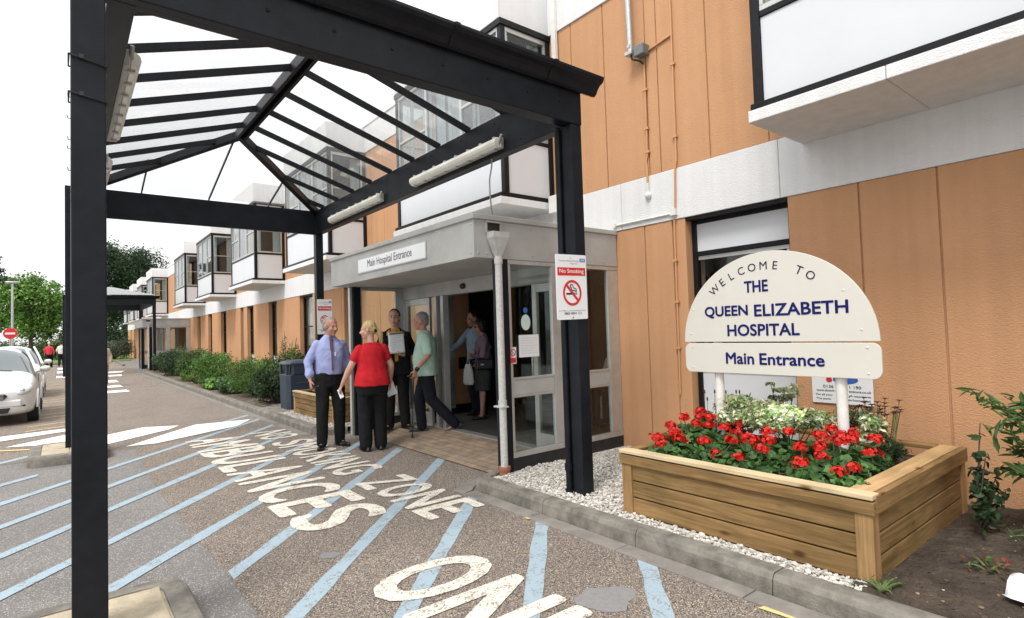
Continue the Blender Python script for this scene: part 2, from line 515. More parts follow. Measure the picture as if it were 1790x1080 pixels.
M['black'] = mat('black_ink', (0.012, 0.012, 0.012), 0.45)
M['grey_ink'] = mat('grey_ink', (0.12, 0.12, 0.13), 0.5)
M['blue_ink'] = mat('blue_ink', (0.03, 0.12, 0.42), 0.45)
M['pipe'] = mat('weathered_grey_pipe', (0.50, 0.50, 0.49), 0.5, var=0.14, vscale=14)
M['clay'] = mat('clay_collar', (0.30, 0.115, 0.07), 0.8, var=0.2)
M['cable'] = mat('grey_cable', (0.30, 0.30, 0.29), 0.5)
M['orange_pipe'] = mat('painted_conduit', (0.57, 0.30, 0.14), 0.5)
M['galv'] = mat('galvanised_steel', (0.50, 0.52, 0.53), 0.4, metal=0.7, var=0.15, vscale=20)
M['diffuser'] = mat('lamp_diffuser', (0.72, 0.71, 0.64), 0.25, var=0.06, vscale=8)
M['lamp_body'] = mat('lamp_housing', (0.42, 0.41, 0.38), 0.5, var=0.1)
M['bin'] = mat('slate_blue_plastic', (0.020, 0.034, 0.058), 0.42, var=0.12, vscale=4, bump=0.05, bscale=160)
M['lawn_base'] = mat('lawn_ground', (0.10, 0.17, 0.04), 0.9, var=0.3, vscale=0.8, bump=0.5, bscale=30)
M['leaf'] = leaf_mat('leaves')
M['petal'] = leaf_mat('petals', 0.25, 0.45)
M['bark'] = mat('bark', (0.085, 0.065, 0.05), 0.9, var=0.35, vscale=9, bump=0.5, bscale=30, stretch=(4, 4, 1))
M['stem'] = mat('green_stem', (0.09, 0.13, 0.04), 0.7)
M['stone_white'] = mat('white_limestone', (0.66, 0.63, 0.575), 0.85, var=0.22, vscale=25)


def brick_mat():
    m, n, l, p = newmat('buff_block_paving')
    p.inputs['Roughness'].default_value = 0.85
    tc = n.new('ShaderNodeTexCoord')
    mp = n.new('ShaderNodeMapping'); mp.inputs['Rotation'].default_value = (0, 0, rad(90))
    l.new(tc.outputs['Object'], mp.inputs['Vector'])
    b = n.new('ShaderNodeTexBrick')
    b.inputs['Color1'].default_value = (0.32, 0.24, 0.17, 1); b.inputs['Color2'].default_value = (0.25, 0.19, 0.14, 1)
    b.inputs['Mortar'].default_value = (0.15, 0.125, 0.10, 1)
    b.inputs['Scale'].default_value = 1.0; b.inputs['Mortar Size'].default_value = 0.006
    b.inputs['Brick Width'].default_value = 0.2; b.inputs['Row Height'].default_value = 0.1
    l.new(mp.outputs[0], b.inputs['Vector'])
    ns = n.new('ShaderNodeTexNoise'); ns.inputs['Scale'].default_value = 6; ns.inputs['Detail'].default_value = 7
    l.new(tc.outputs['Object'], ns.inputs['Vector'])
    r = n.new('ShaderNodeValToRGB')
    r.color_ramp.elements[0].position = 0.3; r.color_ramp.elements[0].color = (0.7, 0.7, 0.7, 1)
    r.color_ramp.elements[1].position = 0.7; r.color_ramp.elements[1].color = (1.15, 1.12, 1.1, 1)
    l.new(ns.outputs['Fac'], r.inputs['Fac'])
    mx = n.new('ShaderNodeMix'); mx.data_type = 'RGBA'; mx.blend_type = 'MULTIPLY'; mx.inputs[0].default_value = 1
    l.new(b.outputs['Color'], mx.inputs[6]); l.new(r.outputs['Color'], mx.inputs[7]); l.new(mx.outputs[2], p.inputs['Base Color'])
    bp = n.new('ShaderNodeBump'); bp.inputs['Strength'].default_value = 0.4; bp.inputs['Distance'].default_value = 0.006; bp.invert = True
    l.new(b.outputs['Fac'], bp.inputs['Height']); l.new(bp.outputs['Normal'], p.inputs['Normal'])
    return m


M['brick'] = brick_mat()
M['patch'] = mat('smooth_repair_tar', (0.215, 0.212, 0.215), 0.8, var=0.12, vscale=30, bump=0.3, bscale=220)


# ---------------------------------------------------------------- lettering
def text_verts(body, w=None, h=None, offset=0.0, extrude=0.0, shear=0.0, space=1.0, caps=None):
    """outline text as mesh, scaled so its box is w x h (h alone keeps proportions); origin = box centre"""
    cu = bpy.data.curves.new('lettering', 'FONT')
    cu.body = body; cu.size = 1.0; cu.offset = offset; cu.extrude = 0.0; cu.shear = shear; cu.space_character = space
    cu.resolution_u = 4; cu.align_x = 'CENTER'
    o = bpy.data.objects.new('lettering', cu)
    COL.objects.link(o)
    dg = bpy.context.evaluated_depsgraph_get()
    me = bpy.data.meshes.new_from_object(o.evaluated_get(dg))
    vs = np.array([v.co[:] for v in me.vertices]); fs = [tuple(p.vertices) for p in me.polygons]
    bpy.data.objects.remove(o); bpy.data.curves.remove(cu); bpy.data.meshes.remove(me)
    lo, hi = vs.min(0), vs.max(0)
    sz = np.maximum(hi - lo, 1e-6)
    sy = (h / sz[1]) if h else (w / sz[0])
    sx = (w / sz[0]) if w else sy
    vs = (vs - (lo + hi) / 2) * np.array([sx, sy, 1])
    vs[:, 2] = 0
    return vs, fs


def put_text(mb, body, centre, right, up, w=None, h=None, offset=0.0, mi=0, shear=0.0, space=1.0, lift=0.0):
    # bold strokes: shifted copies of the outline, each a hair above the last
    vs, fs = text_verts(body, w, h, 0.0, 0, shear, space)
    c, r, u = Vector(centre), Vector(right).normalized(), Vector(up).normalized()
    nn = r.cross(u)
    hh = float(vs[:, 1].max() - vs[:, 1].min()); ww = float(vs[:, 0].max() - vs[:, 0].min()); d = max(0.0, offset) * hh * 1.35
    k1, k2 = (max(.5, 1 - 2 * d / ww), max(.5, 1 - 2 * d / hh))
    sh = [(0, 0)] if d <= 0 else [(math.cos(2 * math.pi * k / 8) * d, math.sin(2 * math.pi * k / 8) * d) for k in range(8)] + [(0, 0)]
    ep = 0.00006 if hh < .3 else 0.0002
    for j, (ox, oy) in enumerate(sh):
        mb.add([c + r * (float(v[0]) * k1 + ox) + u * (float(v[1]) * k2 + oy) + nn * (lift + ep * j) for v in vs], fs, mi)
    return mb

# ================================================================ SETTING
def sheet(name, polys, z, m, kind='structure', seg=None):
    b = MB()
    for pl in polys:
        a = sum(pl[i][0] * pl[(i + 1) % len(pl)][1] - pl[(i + 1) % len(pl)][0] * pl[i][1] for i in range(len(pl)))
        if a < 0: pl = pl[::-1]
        b.add([(x, y, z) for x, y in pl], [tuple(range(len(pl)))])
    return tag(b.build(name, m), kind=kind)


sheet('ground', [[(-400, -60), (400, -60), (400, 500), (-400, 500)]], -0.0068, M['asphalt'])
sheet('road', [[(0.80, -6), (2.97, -6), (3.02, 4.6), (3.95, 5.0), (3.95, 8.3), (3.02, 8.55), (2.97, 33.0), (3.0, 54.5), (-9, 54.5), (-9, 9.75), (0.80, 9.7), (0.76, 7.3), (0.77, 5.9), (0.83, 4.0)]], -0.004, M['chip'])
sheet('lawn', [[(-60, 56), (-60, 140), (60, 140), (60, 74), (5.9, 72), (4.4, 55.6), (2.6, 54.8)]], 0.02, M['lawn_base'])

# blue hatching of the no smoking zone
stripes = []
for y1, xa, xb, sl in ((0.45, 1.3, 2.95, 1.0), (1.38, 0.9, 2.96, 1.04), (2.36, 0.9, 2.93, 1.02), (3.21, 0.86, 3.6, 1.05), (4.18, 0.84, 3.46, 1.06),
                       (5.14, 0.2, 3.3, 1.08), (6.15, -3.0, 3.15, 1.16), (7.12, -3.0, 2.9, 1.18), (8.08, -3.0, 2.93, 1.19), (9.04, -3.0, 2.92, 1.17),
                       (9.9, -3.0, -0.22, 1.05), (9.95, 1.55, 2.92, 1.1), (11.6, -3.0, -0.34, 1.07)):
    hw = 0.078
    n_ = 14
    up, dn = [], []
    for i in range(n_ + 1):
        x = xa + (xb - xa) * i / n_
        w = hw * (1 + 0.10 * math.sin(i * 2.3 + y1 * 5) + 0.07 * math.sin(i * 5.1 + y1))
        up.append((x, y1 + sl * (x - 1) + w)); dn.append((x, y1 + sl * (x - 1) - w))
    stripes.append(dn + up[::-1])
sheet('road_stripes', stripes, -0.0012, M['blue_paint'])

rm = MB()
R_, U_ = (0, -1, 0), (1, 0, 0)      # words are read looking toward the building


def road_word(t, y_start, y_end, x0, x1, off=0.022, gap=0.14):
    # each letter is stencilled on its own, tall and narrow
    ws_ = [{'I': .25, 'M': 1.2, 'W': 1.25, 'L': .85, 'E': .9}.get(c, 1.0) for c in t]
    u_ = abs(y_start - y_end) / (sum(ws_) + gap * (len(t) - 1)); y = y_start
    for c, w_ in zip(t, ws_):
        put_text(rm, c, ((x0 + x1) / 2, y - w_ * u_ / 2, 0.0018), R_, U_, w_ * u_, x1 - x0, offset=off)
        y -= (w_ + gap) * u_


road_word('NO', 9.62, 8.80, 2.30, 2.86)
road_word('SMOKING', 8.50, 5.95, 2.30, 2.86)
road_word('ZONE', 5.55, 4.03, 2.30, 2.86)
road_word('AMBULANCES', 9.65, 4.42, 1.42, 2.18)
road_word('ONLY', 3.33, 1.33, 1.40, 2.19)
tag(rm.build('road_lettering', M['white_paint']), kind='structure')
sheet('crossing_markings', [[(-0.80, 12.66), (0.03, 12.88), (0.3, 12.6), (-0.76, 12.07), (-3, 11.2), (-3, 11.8)],
                            [(-0.66, 11.30), (0.05, 10.91), (0.55, 10.38), (1.43, 11.21), (1.62, 11.57), (1.11, 11.85), (0.58, 11.41), (0.05, 12.0)],
                            [(0.71, 9.90), (1.09, 9.84), (2.36, 10.65), (2.74, 11.3), (1.84, 11.42)],
                            [(0.5, 20.7), (1.63, 20.79), (1.60, 21.7), (0.5, 21.7)], [(0.5, 23.2), (1.62, 23.2), (1.6, 24.4), (0.5, 24.4)], [(0.5, 26.2), (1.69, 26.2), (1.69, 27.8), (0.5, 27.8)],
                            [(1.2, 30.8), (2.1, 30.8), (2.2, 32.2), (1.25, 32.2)], [(1.3, 34.2), (2.3, 34.2), (2.6, 36.2), (1.4, 36.2)],
                            [(-0.2, 32.4), (0.6, 32.4), (0.6, 34.2), (-0.2, 34.2)], [(-0.2, 37.6), (0.6, 37.6), (0.6, 40.3), (-0.2, 40.3)], [(-0.2, 43), (0.6, 43), (0.6, 46), (-0.2, 46)]], 0.0035, M['zebra_paint'])
yl = [[(-0.5, y + dy), (0.30, y + 0.35 + dy), (0.30, y + 0.42 + dy), (-0.5, y + 0.07 + dy)] for y in range(13, 32, 2) for dy in (0, 0.7)]
yl += [[(-0.70, 10.95), (0.05, 10.45), (0.05, 10.52), (-0.70, 11.05)], [(2.86, 1.60), (2.98, 1.56), (2.99, 1.36), (2.88, 1.38)], [(2.87, 3.55), (3.0, 3.52), (3.0, 3.44), (2.92, 3.44)]]
sheet('parking_markings', yl, 0.0025, M['yellow_paint'])
sheet('tarmac_patches', [[(2.19, 2.27), (2.23, 2.33), (2.30, 2.33), (2.36, 2.37), (2.44, 2.31), (2.53, 2.25), (2.56, 2.18), (2.50, 2.11), (2.42, 2.10), (2.33, 2.04), (2.24, 2.1)], [(1.36, 3.93), (1.42, 3.97), (1.49, 3.93), (1.50, 3.86), (1.44, 3.82), (1.38, 3.86)]], -0.0015, M['patch'])


# kerbs: separate stones with joints, channel strip in front
def kerb_run(mb, pts, w, h, z0=-0.03, L=0.915, gap=0.006, slope=0.02):
    """kerb stones along a polyline; the face toward the left of travel is battered"""
    for (x0, y0), (x1, y1) in zip(pts[:-1], pts[1:]):
        d = Vector((x1 - x0, y1 - y0, 0)); T = d.length; d.normalize(); nrm = Vector((-d.y, d.x, 0))
        n_ = max(1, round(T / L))
        for i in range(n_):
            a = Vector((x0, y0, 0)) + d * (T * i / n_ + gap / 2); b = Vector((x0, y0, 0)) + d * (T * (i + 1) / n_ - gap / 2)
            dz = random.uniform(-0.003, 0.003)
            prof = [nrm * 0 + Vector((0, 0, z0)), nrm * slope * 0.5 + Vector((0, 0, h * 0.72)), nrm * slope * 1.2 + Vector((0, 0, h * 0.93)), nrm * slope * 2.1 + Vector((0, 0, h + dz)), nrm * w + Vector((0, 0, h + dz)), nrm * w + Vector((0, 0, z0))]
            mb.prism([a + p for p in prof], b - a)
    return mb


kb = MB()
# near kerb: from beside the camera up to the porch corner, then returning to the porch post
kerb_run(kb, [(3.045, 4.47), (3.045, -6)], 0.145, 0.115)
kerb_run(kb, [(3.66, 4.80), (3.36, 4.66), (3.16, 4.58), (3.048, 4.475)], 0.13, 0.10, L=0.3)
kerb_run(kb, [(3.0, 31.8), (2.99, 8.75)], 0.145, 0.11)
kerb_run(kb, [(2.99, 8.742), (3.14, 8.53), (3.42, 8.42)], 0.13, 0.10, L=0.35)
kerb_run(kb, [(3.3, 54.5), (3.0, 43.5)], 0.145, 0.11)
tag(kb.build('kerb', M['concrete'], fix=True), kind='structure')
ch = MB()
for i in range(12):
    ch.box(2.90, 3.04, 4.45 - 0.915 * (i + 1) + 0.004, 4.45 - 0.915 * i - 0.004, -0.06, 0.006 + random.uniform(-0.001, 0.001))
for i in range(25):
    ch.box(2.845, 2.985, 8.75 + 0.915 * i + 0.004, 8.75 + 0.915 * (i + 1) - 0.004, -0.06, 0.006)
ch.prism([(2.92, 4.46, 0.004), (3.03, 4.50, 0.006), (3.14, 4.60, 0.008), (3.5, 4.74, 0.01), (3.45, 4.86, 0.012), (3.05, 4.74, 0.006), (2.90, 4.62, 0.003)], (0, 0, -0.06))
tag(ch.build('kerb_channel', M['concrete_dark'], bevel=0.004), kind='structure')


# raised post islands with rounded ends
def island(x0, x1, y0, y1, h):
    def rr(o, r, z):
        pts = []
        for cx, cy, a0 in ((x1 - o - r, y1 - o - r, 0), (x0 + o + r, y1 - o - r, 90), (x0 + o + r, y0 + o + r, 180), (x1 - o - r, y0 + o + r, 270)):
            for k in range(7):
                a = rad(a0 + 15 * k); pts.append((cx + r * math.cos(a), cy + r * math.sin(a), z))
        return pts
    b = MB()
    rings = [rr(-0.012, 0.18, -0.03), rr(0.0, 0.17, h * 0.75), rr(0.012, 0.16, h * 0.93), rr(0.035, 0.14, h), rr(0.125, 0.09, h), rr(0.127, 0.09, h - 0.012)]
    n_ = len(rings[0])
    b.add([p for r in rings for p in r], [(i * n_ + k, i * n_ + (k + 1) % n_, (i + 1) * n_ + (k + 1) % n_, (i + 1) * n_ + k) for i in range(5) for k in range(n_)])
    b.add(rings[-1], [tuple(range(n_))], 1)
    o = b.build('post_island', [M['concrete'], M['sandstone']], fix=False)
    # paving slabs in the middle, laid with open joints
    s = MB()
    y = y0 + 0.14; k = 0
    while y < y1 - 0.16:
        ln = 0.42 + 0.11 * (k % 3)
        for xa, xb in ((x0 + 0.14, (x0 + x1) / 2 - 0.004), ((x0 + x1) / 2 + 0.004, x1 - 0.14)):
            s.box(xa, xb, y, min(y + ln, y1 - 0.14) - 0.008, h - 0.03, h + 0.002 * ((k * 7) % 3))
        y += ln; k += 1
    s2 = s.build('island_slabs', M['sandstone'], bevel=0.006)
    tag(s2, kind='structure')
    return tag(o, kind='structure')


island(-0.26, 0.575, 1.2, 4.02, 0.095)
island(-0.34, 0.50, 9.12, 10.35, 0.12)

# porch floor: block paving rising from the dropped kerb to the door
pf = MB()
pf.add([(3.52, 4.86, 0.008), (3.52, 8.30, 0.008), (3.95, 8.30, 0.075), (3.95, 4.86, 0.075), (4.33, 8.30, 0.115), (4.33, 4.86, 0.115)], [(0, 3, 2, 1), (3, 5, 4, 2)])
pf.add([(3.44, 4.90, -0.02), (3.44, 8.35, -0.02)], [])
tag(pf.build('porch_paving', M['brick']), kind='structure')
tag(boxes('hall_floor', mat('dark_entrance_matting', (0.06, 0.055, 0.05), 0.95, var=0.25, vscale=12, bump=0.3, bscale=150), [(4.33, 9.0, 4.6, 8.3, 0.0, 0.118)]), kind='structure')

# beds beside the kerbs
sheet('gravel_bed', [[(3.18, 1.22), (3.18, 4.55), (3.62, 4.75), (3.62, 4.53), (5.27, 4.53), (5.27, 2.9), (3.40, 2.9), (3.40, 1.22)], [(3.13, 8.6), (3.13, 11.1), (5.2, 11.1), (5.2, 8.6)]], 0.075, M['stone_white'])
sheet('concrete_slab', [[(3.13, 11.1), (3.13, 12.45), (4.4, 12.6), (4.4, 11.1)]], 0.095, M['concrete'])


def rough_sheet(name, x0, x1, y0, y1, nx, ny, fn, m):
    b = MB()
    vs = [(x0 + (x1 - x0) * i / nx, y0 + (y1 - y0) * j / ny, fn(x0 + (x1 - x0) * i / nx, y0 + (y1 - y0) * j / ny)) for j in range(ny + 1) for i in range(nx + 1)]
    b.add(vs, [(j * (nx + 1) + i, j * (nx + 1) + i + 1, (j + 1) * (nx + 1) + i + 1, (j + 1) * (nx + 1) + i) for j in range(ny) for i in range(nx)], 0, True)
    return tag(b.build(name, m), kind='structure')


def soil_h(x, y):
    e = 0.09 + 0.02 * noise.noise(Vector((x * 2.2, y * 2.2, 3))) + 0.018 * noise.noise(Vector((x * 9, y * 9, 1))) + 0.010 * noise.noise(Vector((x * 23, y * 23, 7)))
    return e + 0.05 * min(1, max(0, (x - 3.3) / 1.2)) * min(1, max(0, (1.25 - y) / 0.3))


rough_sheet('planting_soil', 3.18, 5.26, -3, 1.30, 90, 160, soil_h, M['soil'])
rough_sheet('planting_bed', 3.13, 5.24, 12.3, 32.8, 50, 300, lambda x, y: 0.085 + 0.03 * noise.noise(Vector((x * 2, y * 2, 9))) + 0.015 * noise.noise(Vector((x * 8, y * 8, 5))), M['bed_soil'])

# ================================================================ HOSPITAL BUILDING
hb = thing('hospital_building', (5.25, 0, 0), 'two storey hospital block of orange panels with white bands and projecting white bay windows', 'building')
W = 5.25
YN, YF = -7.0, 69.0
openings = [(2.46, 3.56), (12.0, 13.0), (15.13, 16.2), (18.37, 19.26), (21.1, 21.98), (22.5, 22.95), (25.3, 26.3), (28.1, 28.95), (30.8, 31.6), (44.5, 45.4), (48, 48.9), (51.5, 52.4), (55, 55.9), (58.5, 59.4), (62, 62.9), (65.2, 66.1)]
doorways = [(4.60, 8.25), (33.65, 37.30)]


def wall_strip(name, z0, z1, opens, grooves):
    b = MB()
    o_ = None
    edges = sorted(opens)
    ivs, y = [], YN
    for a, c in edges:
        ivs.append((y, a)); y = c
    ivs.append((y, YF))
    for a, c in ivs:
        if z0 < 1 and any(abs(a - q[1]) < 1e-6 for q in doorways):
            b.build(name, M['orange'], hb, bevel=0.005, seg=2); b = MB()
        b.box(W + 0.016, W + 0.35, a + 0.0015, c - 0.0015, z0, z1)
        gs = [g for g in grooves if a + 0.06 < g < c - 0.06]
        cuts = [a] + gs + [c]
        for p, q in zip(cuts[:-1], cuts[1:]):
            b.box(W, W + 0.015, p + (0.007 if p != a else 0), q - (0.007 if q != c else 0), z0, z1)
    return b.build(name, M['orange'], hb, bevel=0.005, seg=2)


gl = [-1.9, -1.35, -0.8, -0.25, 0.22, 0.77, 1.318, 1.865, 3.72, 4.10] + [10 + 1.05 * i for i in range(57)]
gu = [1.2, 2.6, 3.22, 3.835, 3.992, 4.62, 5.18] + [8.9 + 0.62 * i for i in range(98)]
wall_strip('wall', -0.05, 2.648, openings + doorways, gl)
wall_strip('wall', 3.21, 5.50, [], gu)
for z0, z1, xo in ((2.65, 3.205, W - 0.012), (5.502, 6.05, W - 0.02)):
    wb = MB(); y = YN; js = sorted([2.52, 4.42, 5.9] + [8.9 + 2.95 * i for i in range(21)] + [-0.6, -3.5])
    for q in js + [YF]:
        if q > y:
            wb.box(xo, W + 0.35, y + 0.002, q - 0.002, z0, z1); y = q
    wb.build('white_band', M['white_render'], hb, bevel=0.006)
boxes('roof', M['grey_panel'], [(W + 0.35, 20, YN, YF, 5.5, 6.0), (W - 0.03, W + 0.37, YN, YF, 6.052, 6.09), (W + 0.36, 20, YF - 0.3, YF, -0.1, 5.49)], hb, 0.006)
boxes('lintel', M['black_frame'], [(W + 0.003, W + 0.13, a + 0.004, c - 0.004, 2.612, 2.646) for a, c in openings], hb)

# ground floor windows
def ground_window(a, c, near):
    x = W + 0.11
    f = MB(); t = 0.055
    zs = [0.16, 1.0, 1.03, 2.22, 2.27, 2.606] if near else [0.16, 0.92, 0.95, 1.75, 1.78, 2.606]
    f.box(x, x + 0.07, a + 0.003, a + t, 0.1, 2.606); f.box(x, x + 0.07, c - t, c - 0.003, 0.1, 2.606)
    for z in (0.12, zs[1], zs[3] + 0.01, 2.575):
        f.box(x + 0.003, x + 0.068, a + t + 0.001, c - t - 0.001, z, z + (0.05 if near else 0.032))
    w = f.build('window', M['black_frame'], hb, bevel=0.004)
    g = MB()
    if near:
        g.box(x + 0.03, x + 0.036, a + t, c - t, zs[1] + 0.05, zs[3] + 0.01); g.build('pane', M['glass'], w)
        boxes('panel', M['white_panel'], [(x + 0.02, x + 0.04, a + t + 0.002, c - t - 0.002, 0.17, 1.0), (x + 0.02, x + 0.04, a + t + 0.002, c - t - 0.002, zs[3] + 0.06, 2.575)], w)
        boxes('sash', M['alu'], [(x + 0.022, x + 0.05, a + t + 0.004, c - t - 0.004, zs[3] - 0.03, zs[3] + 0.008), (x + 0.022, x + 0.05, a + t + 0.004, a + t + 0.035, zs[1] + 0.06, zs[3] - 0.032)], w)
    else:
        g.box(x + 0.03, x + 0.036, a + t, c - t, zs[1] + 0.03, zs[3] + 0.01).box(x + 0.03, x + 0.036, a + t, c - t, zs[3] + 0.045, 2.574)
        g.build('pane', M['glass'], w)
        boxes('panel', M['white_panel'], [(x + 0.02, x + 0.04, a + t + 0.002, c - t - 0.002, 0.16, zs[1] - 0.001)], w)
        boxes('sash', M['alu'], [(x + 0.01, x + 0.025, a + t, c - t, zs[3] + 0.012, zs[3] + 0.04)], w)
        cb = MB(); n_ = 12
        for i in range(n_):
            yy = a + t + (c - a - 2 * t) * (i + 0.5) / n_
            cb.bar((x + 0.12, yy, 1.25), (x + 0.12, yy, 2.56), (c - a) / n_ * 0.96, 0.004, (1, 0.25, 0))
        cb.build('blind', M['curtain'], w)
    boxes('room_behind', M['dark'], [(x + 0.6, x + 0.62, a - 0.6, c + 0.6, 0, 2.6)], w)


for i, (a, c) in enumerate(openings):
    ground_window(a, c, i == 0)

# entrance hall behind the porch doors
for d in (0.0, 29.05):
    h = MB()
    h.box(9.0, 9.05, 4.4 + d, 8.5 + d, 0, 2.5); h.box(5.61, 9.0, 4.35 + d, 4.40 + d, 0, 2.5); h.box(5.61, 9.0, 8.45 + d, 8.5 + d, 0, 2.5); h.box(5.61, 9.05, 4.4 + d, 8.45 + d, 2.42, 2.5)
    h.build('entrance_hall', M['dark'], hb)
    boxes('screen_bar', M['black_frame'], [(W + 0.10, W + 0.34, 8.205 + d, 8.247 + d, 0.86, 1.06), (W + 0.002, W + 0.36, 8.205 + d, 8.247 + d, 0.12, 0.26), (W + 0.34, W + 0.375, 8.19 + d, 8.247 + d, 0.261, 2.42)], hb, 0.004)
    boxes('hall_opening_lining', M['alu'], [(W + 0.002, W + 0.36, 4.602 + d, 4.64 + d, 0.12, 2.42), (W + 0.002, W + 0.36, 4.602 + d, 8.248 + d, 2.421, 2.646)], hb)


# bay windows
def make_bay(y0, L=2.9):
    XF, XS = 4.406, 4.312
    y1 = y0 + L
    slab = MB()
    js = [y0 - 0.02, y0 + 0.97, y0 + 1.95, y1 + 0.02]
    for p, q in zip(js[:-1], js[1:]):
        slab.box(XS, W - 0.013, p + 0.002, q - 0.002, 3.095, 3.19)
    root = slab.build('bay_window', M['white_render'], hb, bevel=0.006)
    boxes('parapet', M['white_render'], [(XS + 0.06, W - 0.022, y0, y1, 5.50, 6.045)], root, 0.006)
    fr = MB()
    fr.box(XS + 0.03, W - 0.002, y0 - 0.012, y1 + 0.012, 3.192, 3.25)
    for (xa, ya) in ((XF - 0.012, y0 - 0.010), (XF - 0.012, y1 - 0.065)):
        fr.box(xa, xa + 0.075, ya, ya + 0.075, 3.25, 5.42)
    fr.box(W - 0.075, W - 0.003, y0 - 0.010, y0 + 0.065, 3.25, 5.42); fr.box(W - 0.075, W - 0.003, y1 - 0.065, y1 + 0.01, 3.25, 5.42)
    fr.box(XF - 0.03, W - 0.003, y0 - 0.028, y1 + 0.028, 5.42, 5.499)
    fr.box(XF - 0.006, XF + 0.05, y0 + 0.066, y1 - 0.066, 3.955, 4.0)
    for yy in (y0 - 0.004, y1 - 0.046):
        fr.box(XF + 0.064, W - 0.076, yy, yy + 0.05, 3.955, 4.0)
    fr.build('frame', M['black_frame'], root, bevel=0.004)
    boxes('panel', M['white_panel'], [(XF + 0.008, XF + 0.03, y0 + 0.067, y1 - 0.067, 3.252, 3.953),
                                      (XF + 0.066, W - 0.078, y0 + 0.008, y0 + 0.03, 3.252, 3.953), (XF + 0.066, W - 0.078, y1 - 0.03, y1 - 0.008, 3.252, 3.953)], root, 0.003)
    al = MB(); gl_ = MB()
    ya, yb = y0 + 0.067, y1 - 0.067
    al.box(XF - 0.004, XF + 0.05, ya, yb, 4.002, 4.045); al.box(XF - 0.004, XF + 0.05, ya, yb, 5.37, 5.418)
    ms = [ya, y0 + 0.97, y0 + 1.93, yb]
    for i, (p, q) in enumerate(zip(ms[:-1], ms[1:])):
        al.box(XF - 0.002, XF + 0.048, p + (0 if i == 0 else -0.022), p + 0.03, 4.047, 5.368)
        if i == 2: al.box(XF - 0.002, XF + 0.048, q - 0.03, q, 4.047, 5.368)
        q2 = q - (0.03 if i == 2 else 0.022)
        if i != 1:
            al.box(XF - 0.001, XF + 0.047, p + 0.032, q2, 4.625, 4.665)
        gl_.box(XF + 0.02, XF + 0.026, p + 0.031, q2, 4.046, 5.369)
    for yy in (y0, y1 - 0.05):
        xa, xb = XF + 0.066, W - 0.078
        al.box(xa, xb, yy, yy + 0.05, 4.002, 4.045); al.box(xa, xb, yy, yy + 0.05, 5.355, 5.418)
        al.box(xa, xa + 0.035, yy + 0.002, yy + 0.048, 4.047, 5.353); al.box(xb - 0.035, xb, yy + 0.002, yy + 0.048, 4.047, 5.353)
        al.box(xa + 0.036, xb - 0.036, yy + 0.004, yy + 0.046, 4.635, 4.66)
        gs_ = MB(); gs_.box(xa + 0.034, xb - 0.034, yy + 0.02, yy + 0.026, 4.046, 5.354); gs_.build('pane', M['glass'], root)
    al.build('window_frame', M['alu'], root, bevel=0.003)
    gl_.build('pane', M['bayglass'], root)
    cu = MB()
    rnd = random.Random(int(y0 * 10))
    for i in range(26):
        if rnd.random() < 0.55:
            yy = ya + (yb - ya) * (i + 0.5) / 26
            cu.bar((XF + 0.17 + 0.02 * math.sin(i * 1.7), yy, 4.07), (XF + 0.17 + 0.02 * math.sin(i * 1.7), yy, 5.36), 0.105, 0.004, (1, 0.5 * math.sin(i * 1.7), 0))
    for i in range(4):
        xx = W - 0.13 - 0.05 * i
        cu.bar((xx, y0 + 0.12, 4.07), (xx, y0 + 0.12, 5.36), 0.052, 0.004, (0.3, 1, 0))
    cu.build('curtain', M['curtain'], root)
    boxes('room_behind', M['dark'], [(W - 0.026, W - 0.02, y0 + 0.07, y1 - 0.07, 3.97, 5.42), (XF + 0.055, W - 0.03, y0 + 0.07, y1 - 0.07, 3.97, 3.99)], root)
    return root


for y0 in (-0.62, 5.59, 11.62, 17.46, 23.5, 29.45, 41.25, 47.2, 53.1, 59.0):
    make_bay(y0)

# pipes and conduit on the facade
dp = MB()
dp.box(W - 0.075, W - 0.022, 5.40, 5.475, 3.30, 6.0); dp.box(W - 0.17, W - 0.014, 5.36, 5.53, 3.03, 3.26)
dp.build('downpipe', M['white_coat'], hb, bevel=0.006)
c1 = MB()
c1.tube([(W - 0.014, 4.00, 4.50), (W - 0.014, 4.005, 3.45), (W - 0.014, 4.03, 3.38), (W - 0.026, 4.01, 3.30), (W - 0.026, 4.01, 3.10)], 0.012, 8)
c1.tube([(W - 0.014, 3.62, 5.30), (W - 0.014, 3.625, 3.3), (W - 0.026, 3.64, 3.2), (W - 0.026, 3.66, 2.72)], 0.012, 8)
c1.tube([(W - 0.014, 4.02, 4.62), (W - 0.014, 3.63, 4.68)], 0.012, 8)
c1.tube([(W - 0.014, 3.685, 2.66), (W - 0.014, 3.70, 0.75)], 0.011, 8)
for y, z in ((4.0, 4.2), (4.0, 3.75), (4.0, 3.48), (3.62, 4.35), (3.63, 3.55), (3.69, 2.2), (3.69, 1.75), (3.70, 1.25)):
    c1.box(W - 0.03, W - 0.001, y - 0.028, y + 0.028, z - 0.012, z + 0.012)
c1.build('conduit', M['orange_pipe'], hb)
c2 = MB()
c2.tube([(W - 0.026, 4.01, 3.12), (W - 0.026, 4.01, 3.0)], 0.016, 8); c2.ell((W - 0.03, 4.01, 2.98), (0.03, 0.04, 0.04))
c2.tube([(W - 0.026, 3.66, 3.18), (W - 0.026, 3.675, 2.71)], 0.011, 8)
c2.tube([(W - 0.026, 3.66, 2.715), (W - 0.026, 4.50, 2.715)], 0.011, 8)
c2.box(W - 0.055, W - 0.013, 3.64, 3.71, 2.69, 2.76); c2.box(W - 0.05, W - 0.013, 4.5, 4.54, 2.69, 2.74)
c2.build('conduit', M['white_coat'], hb)

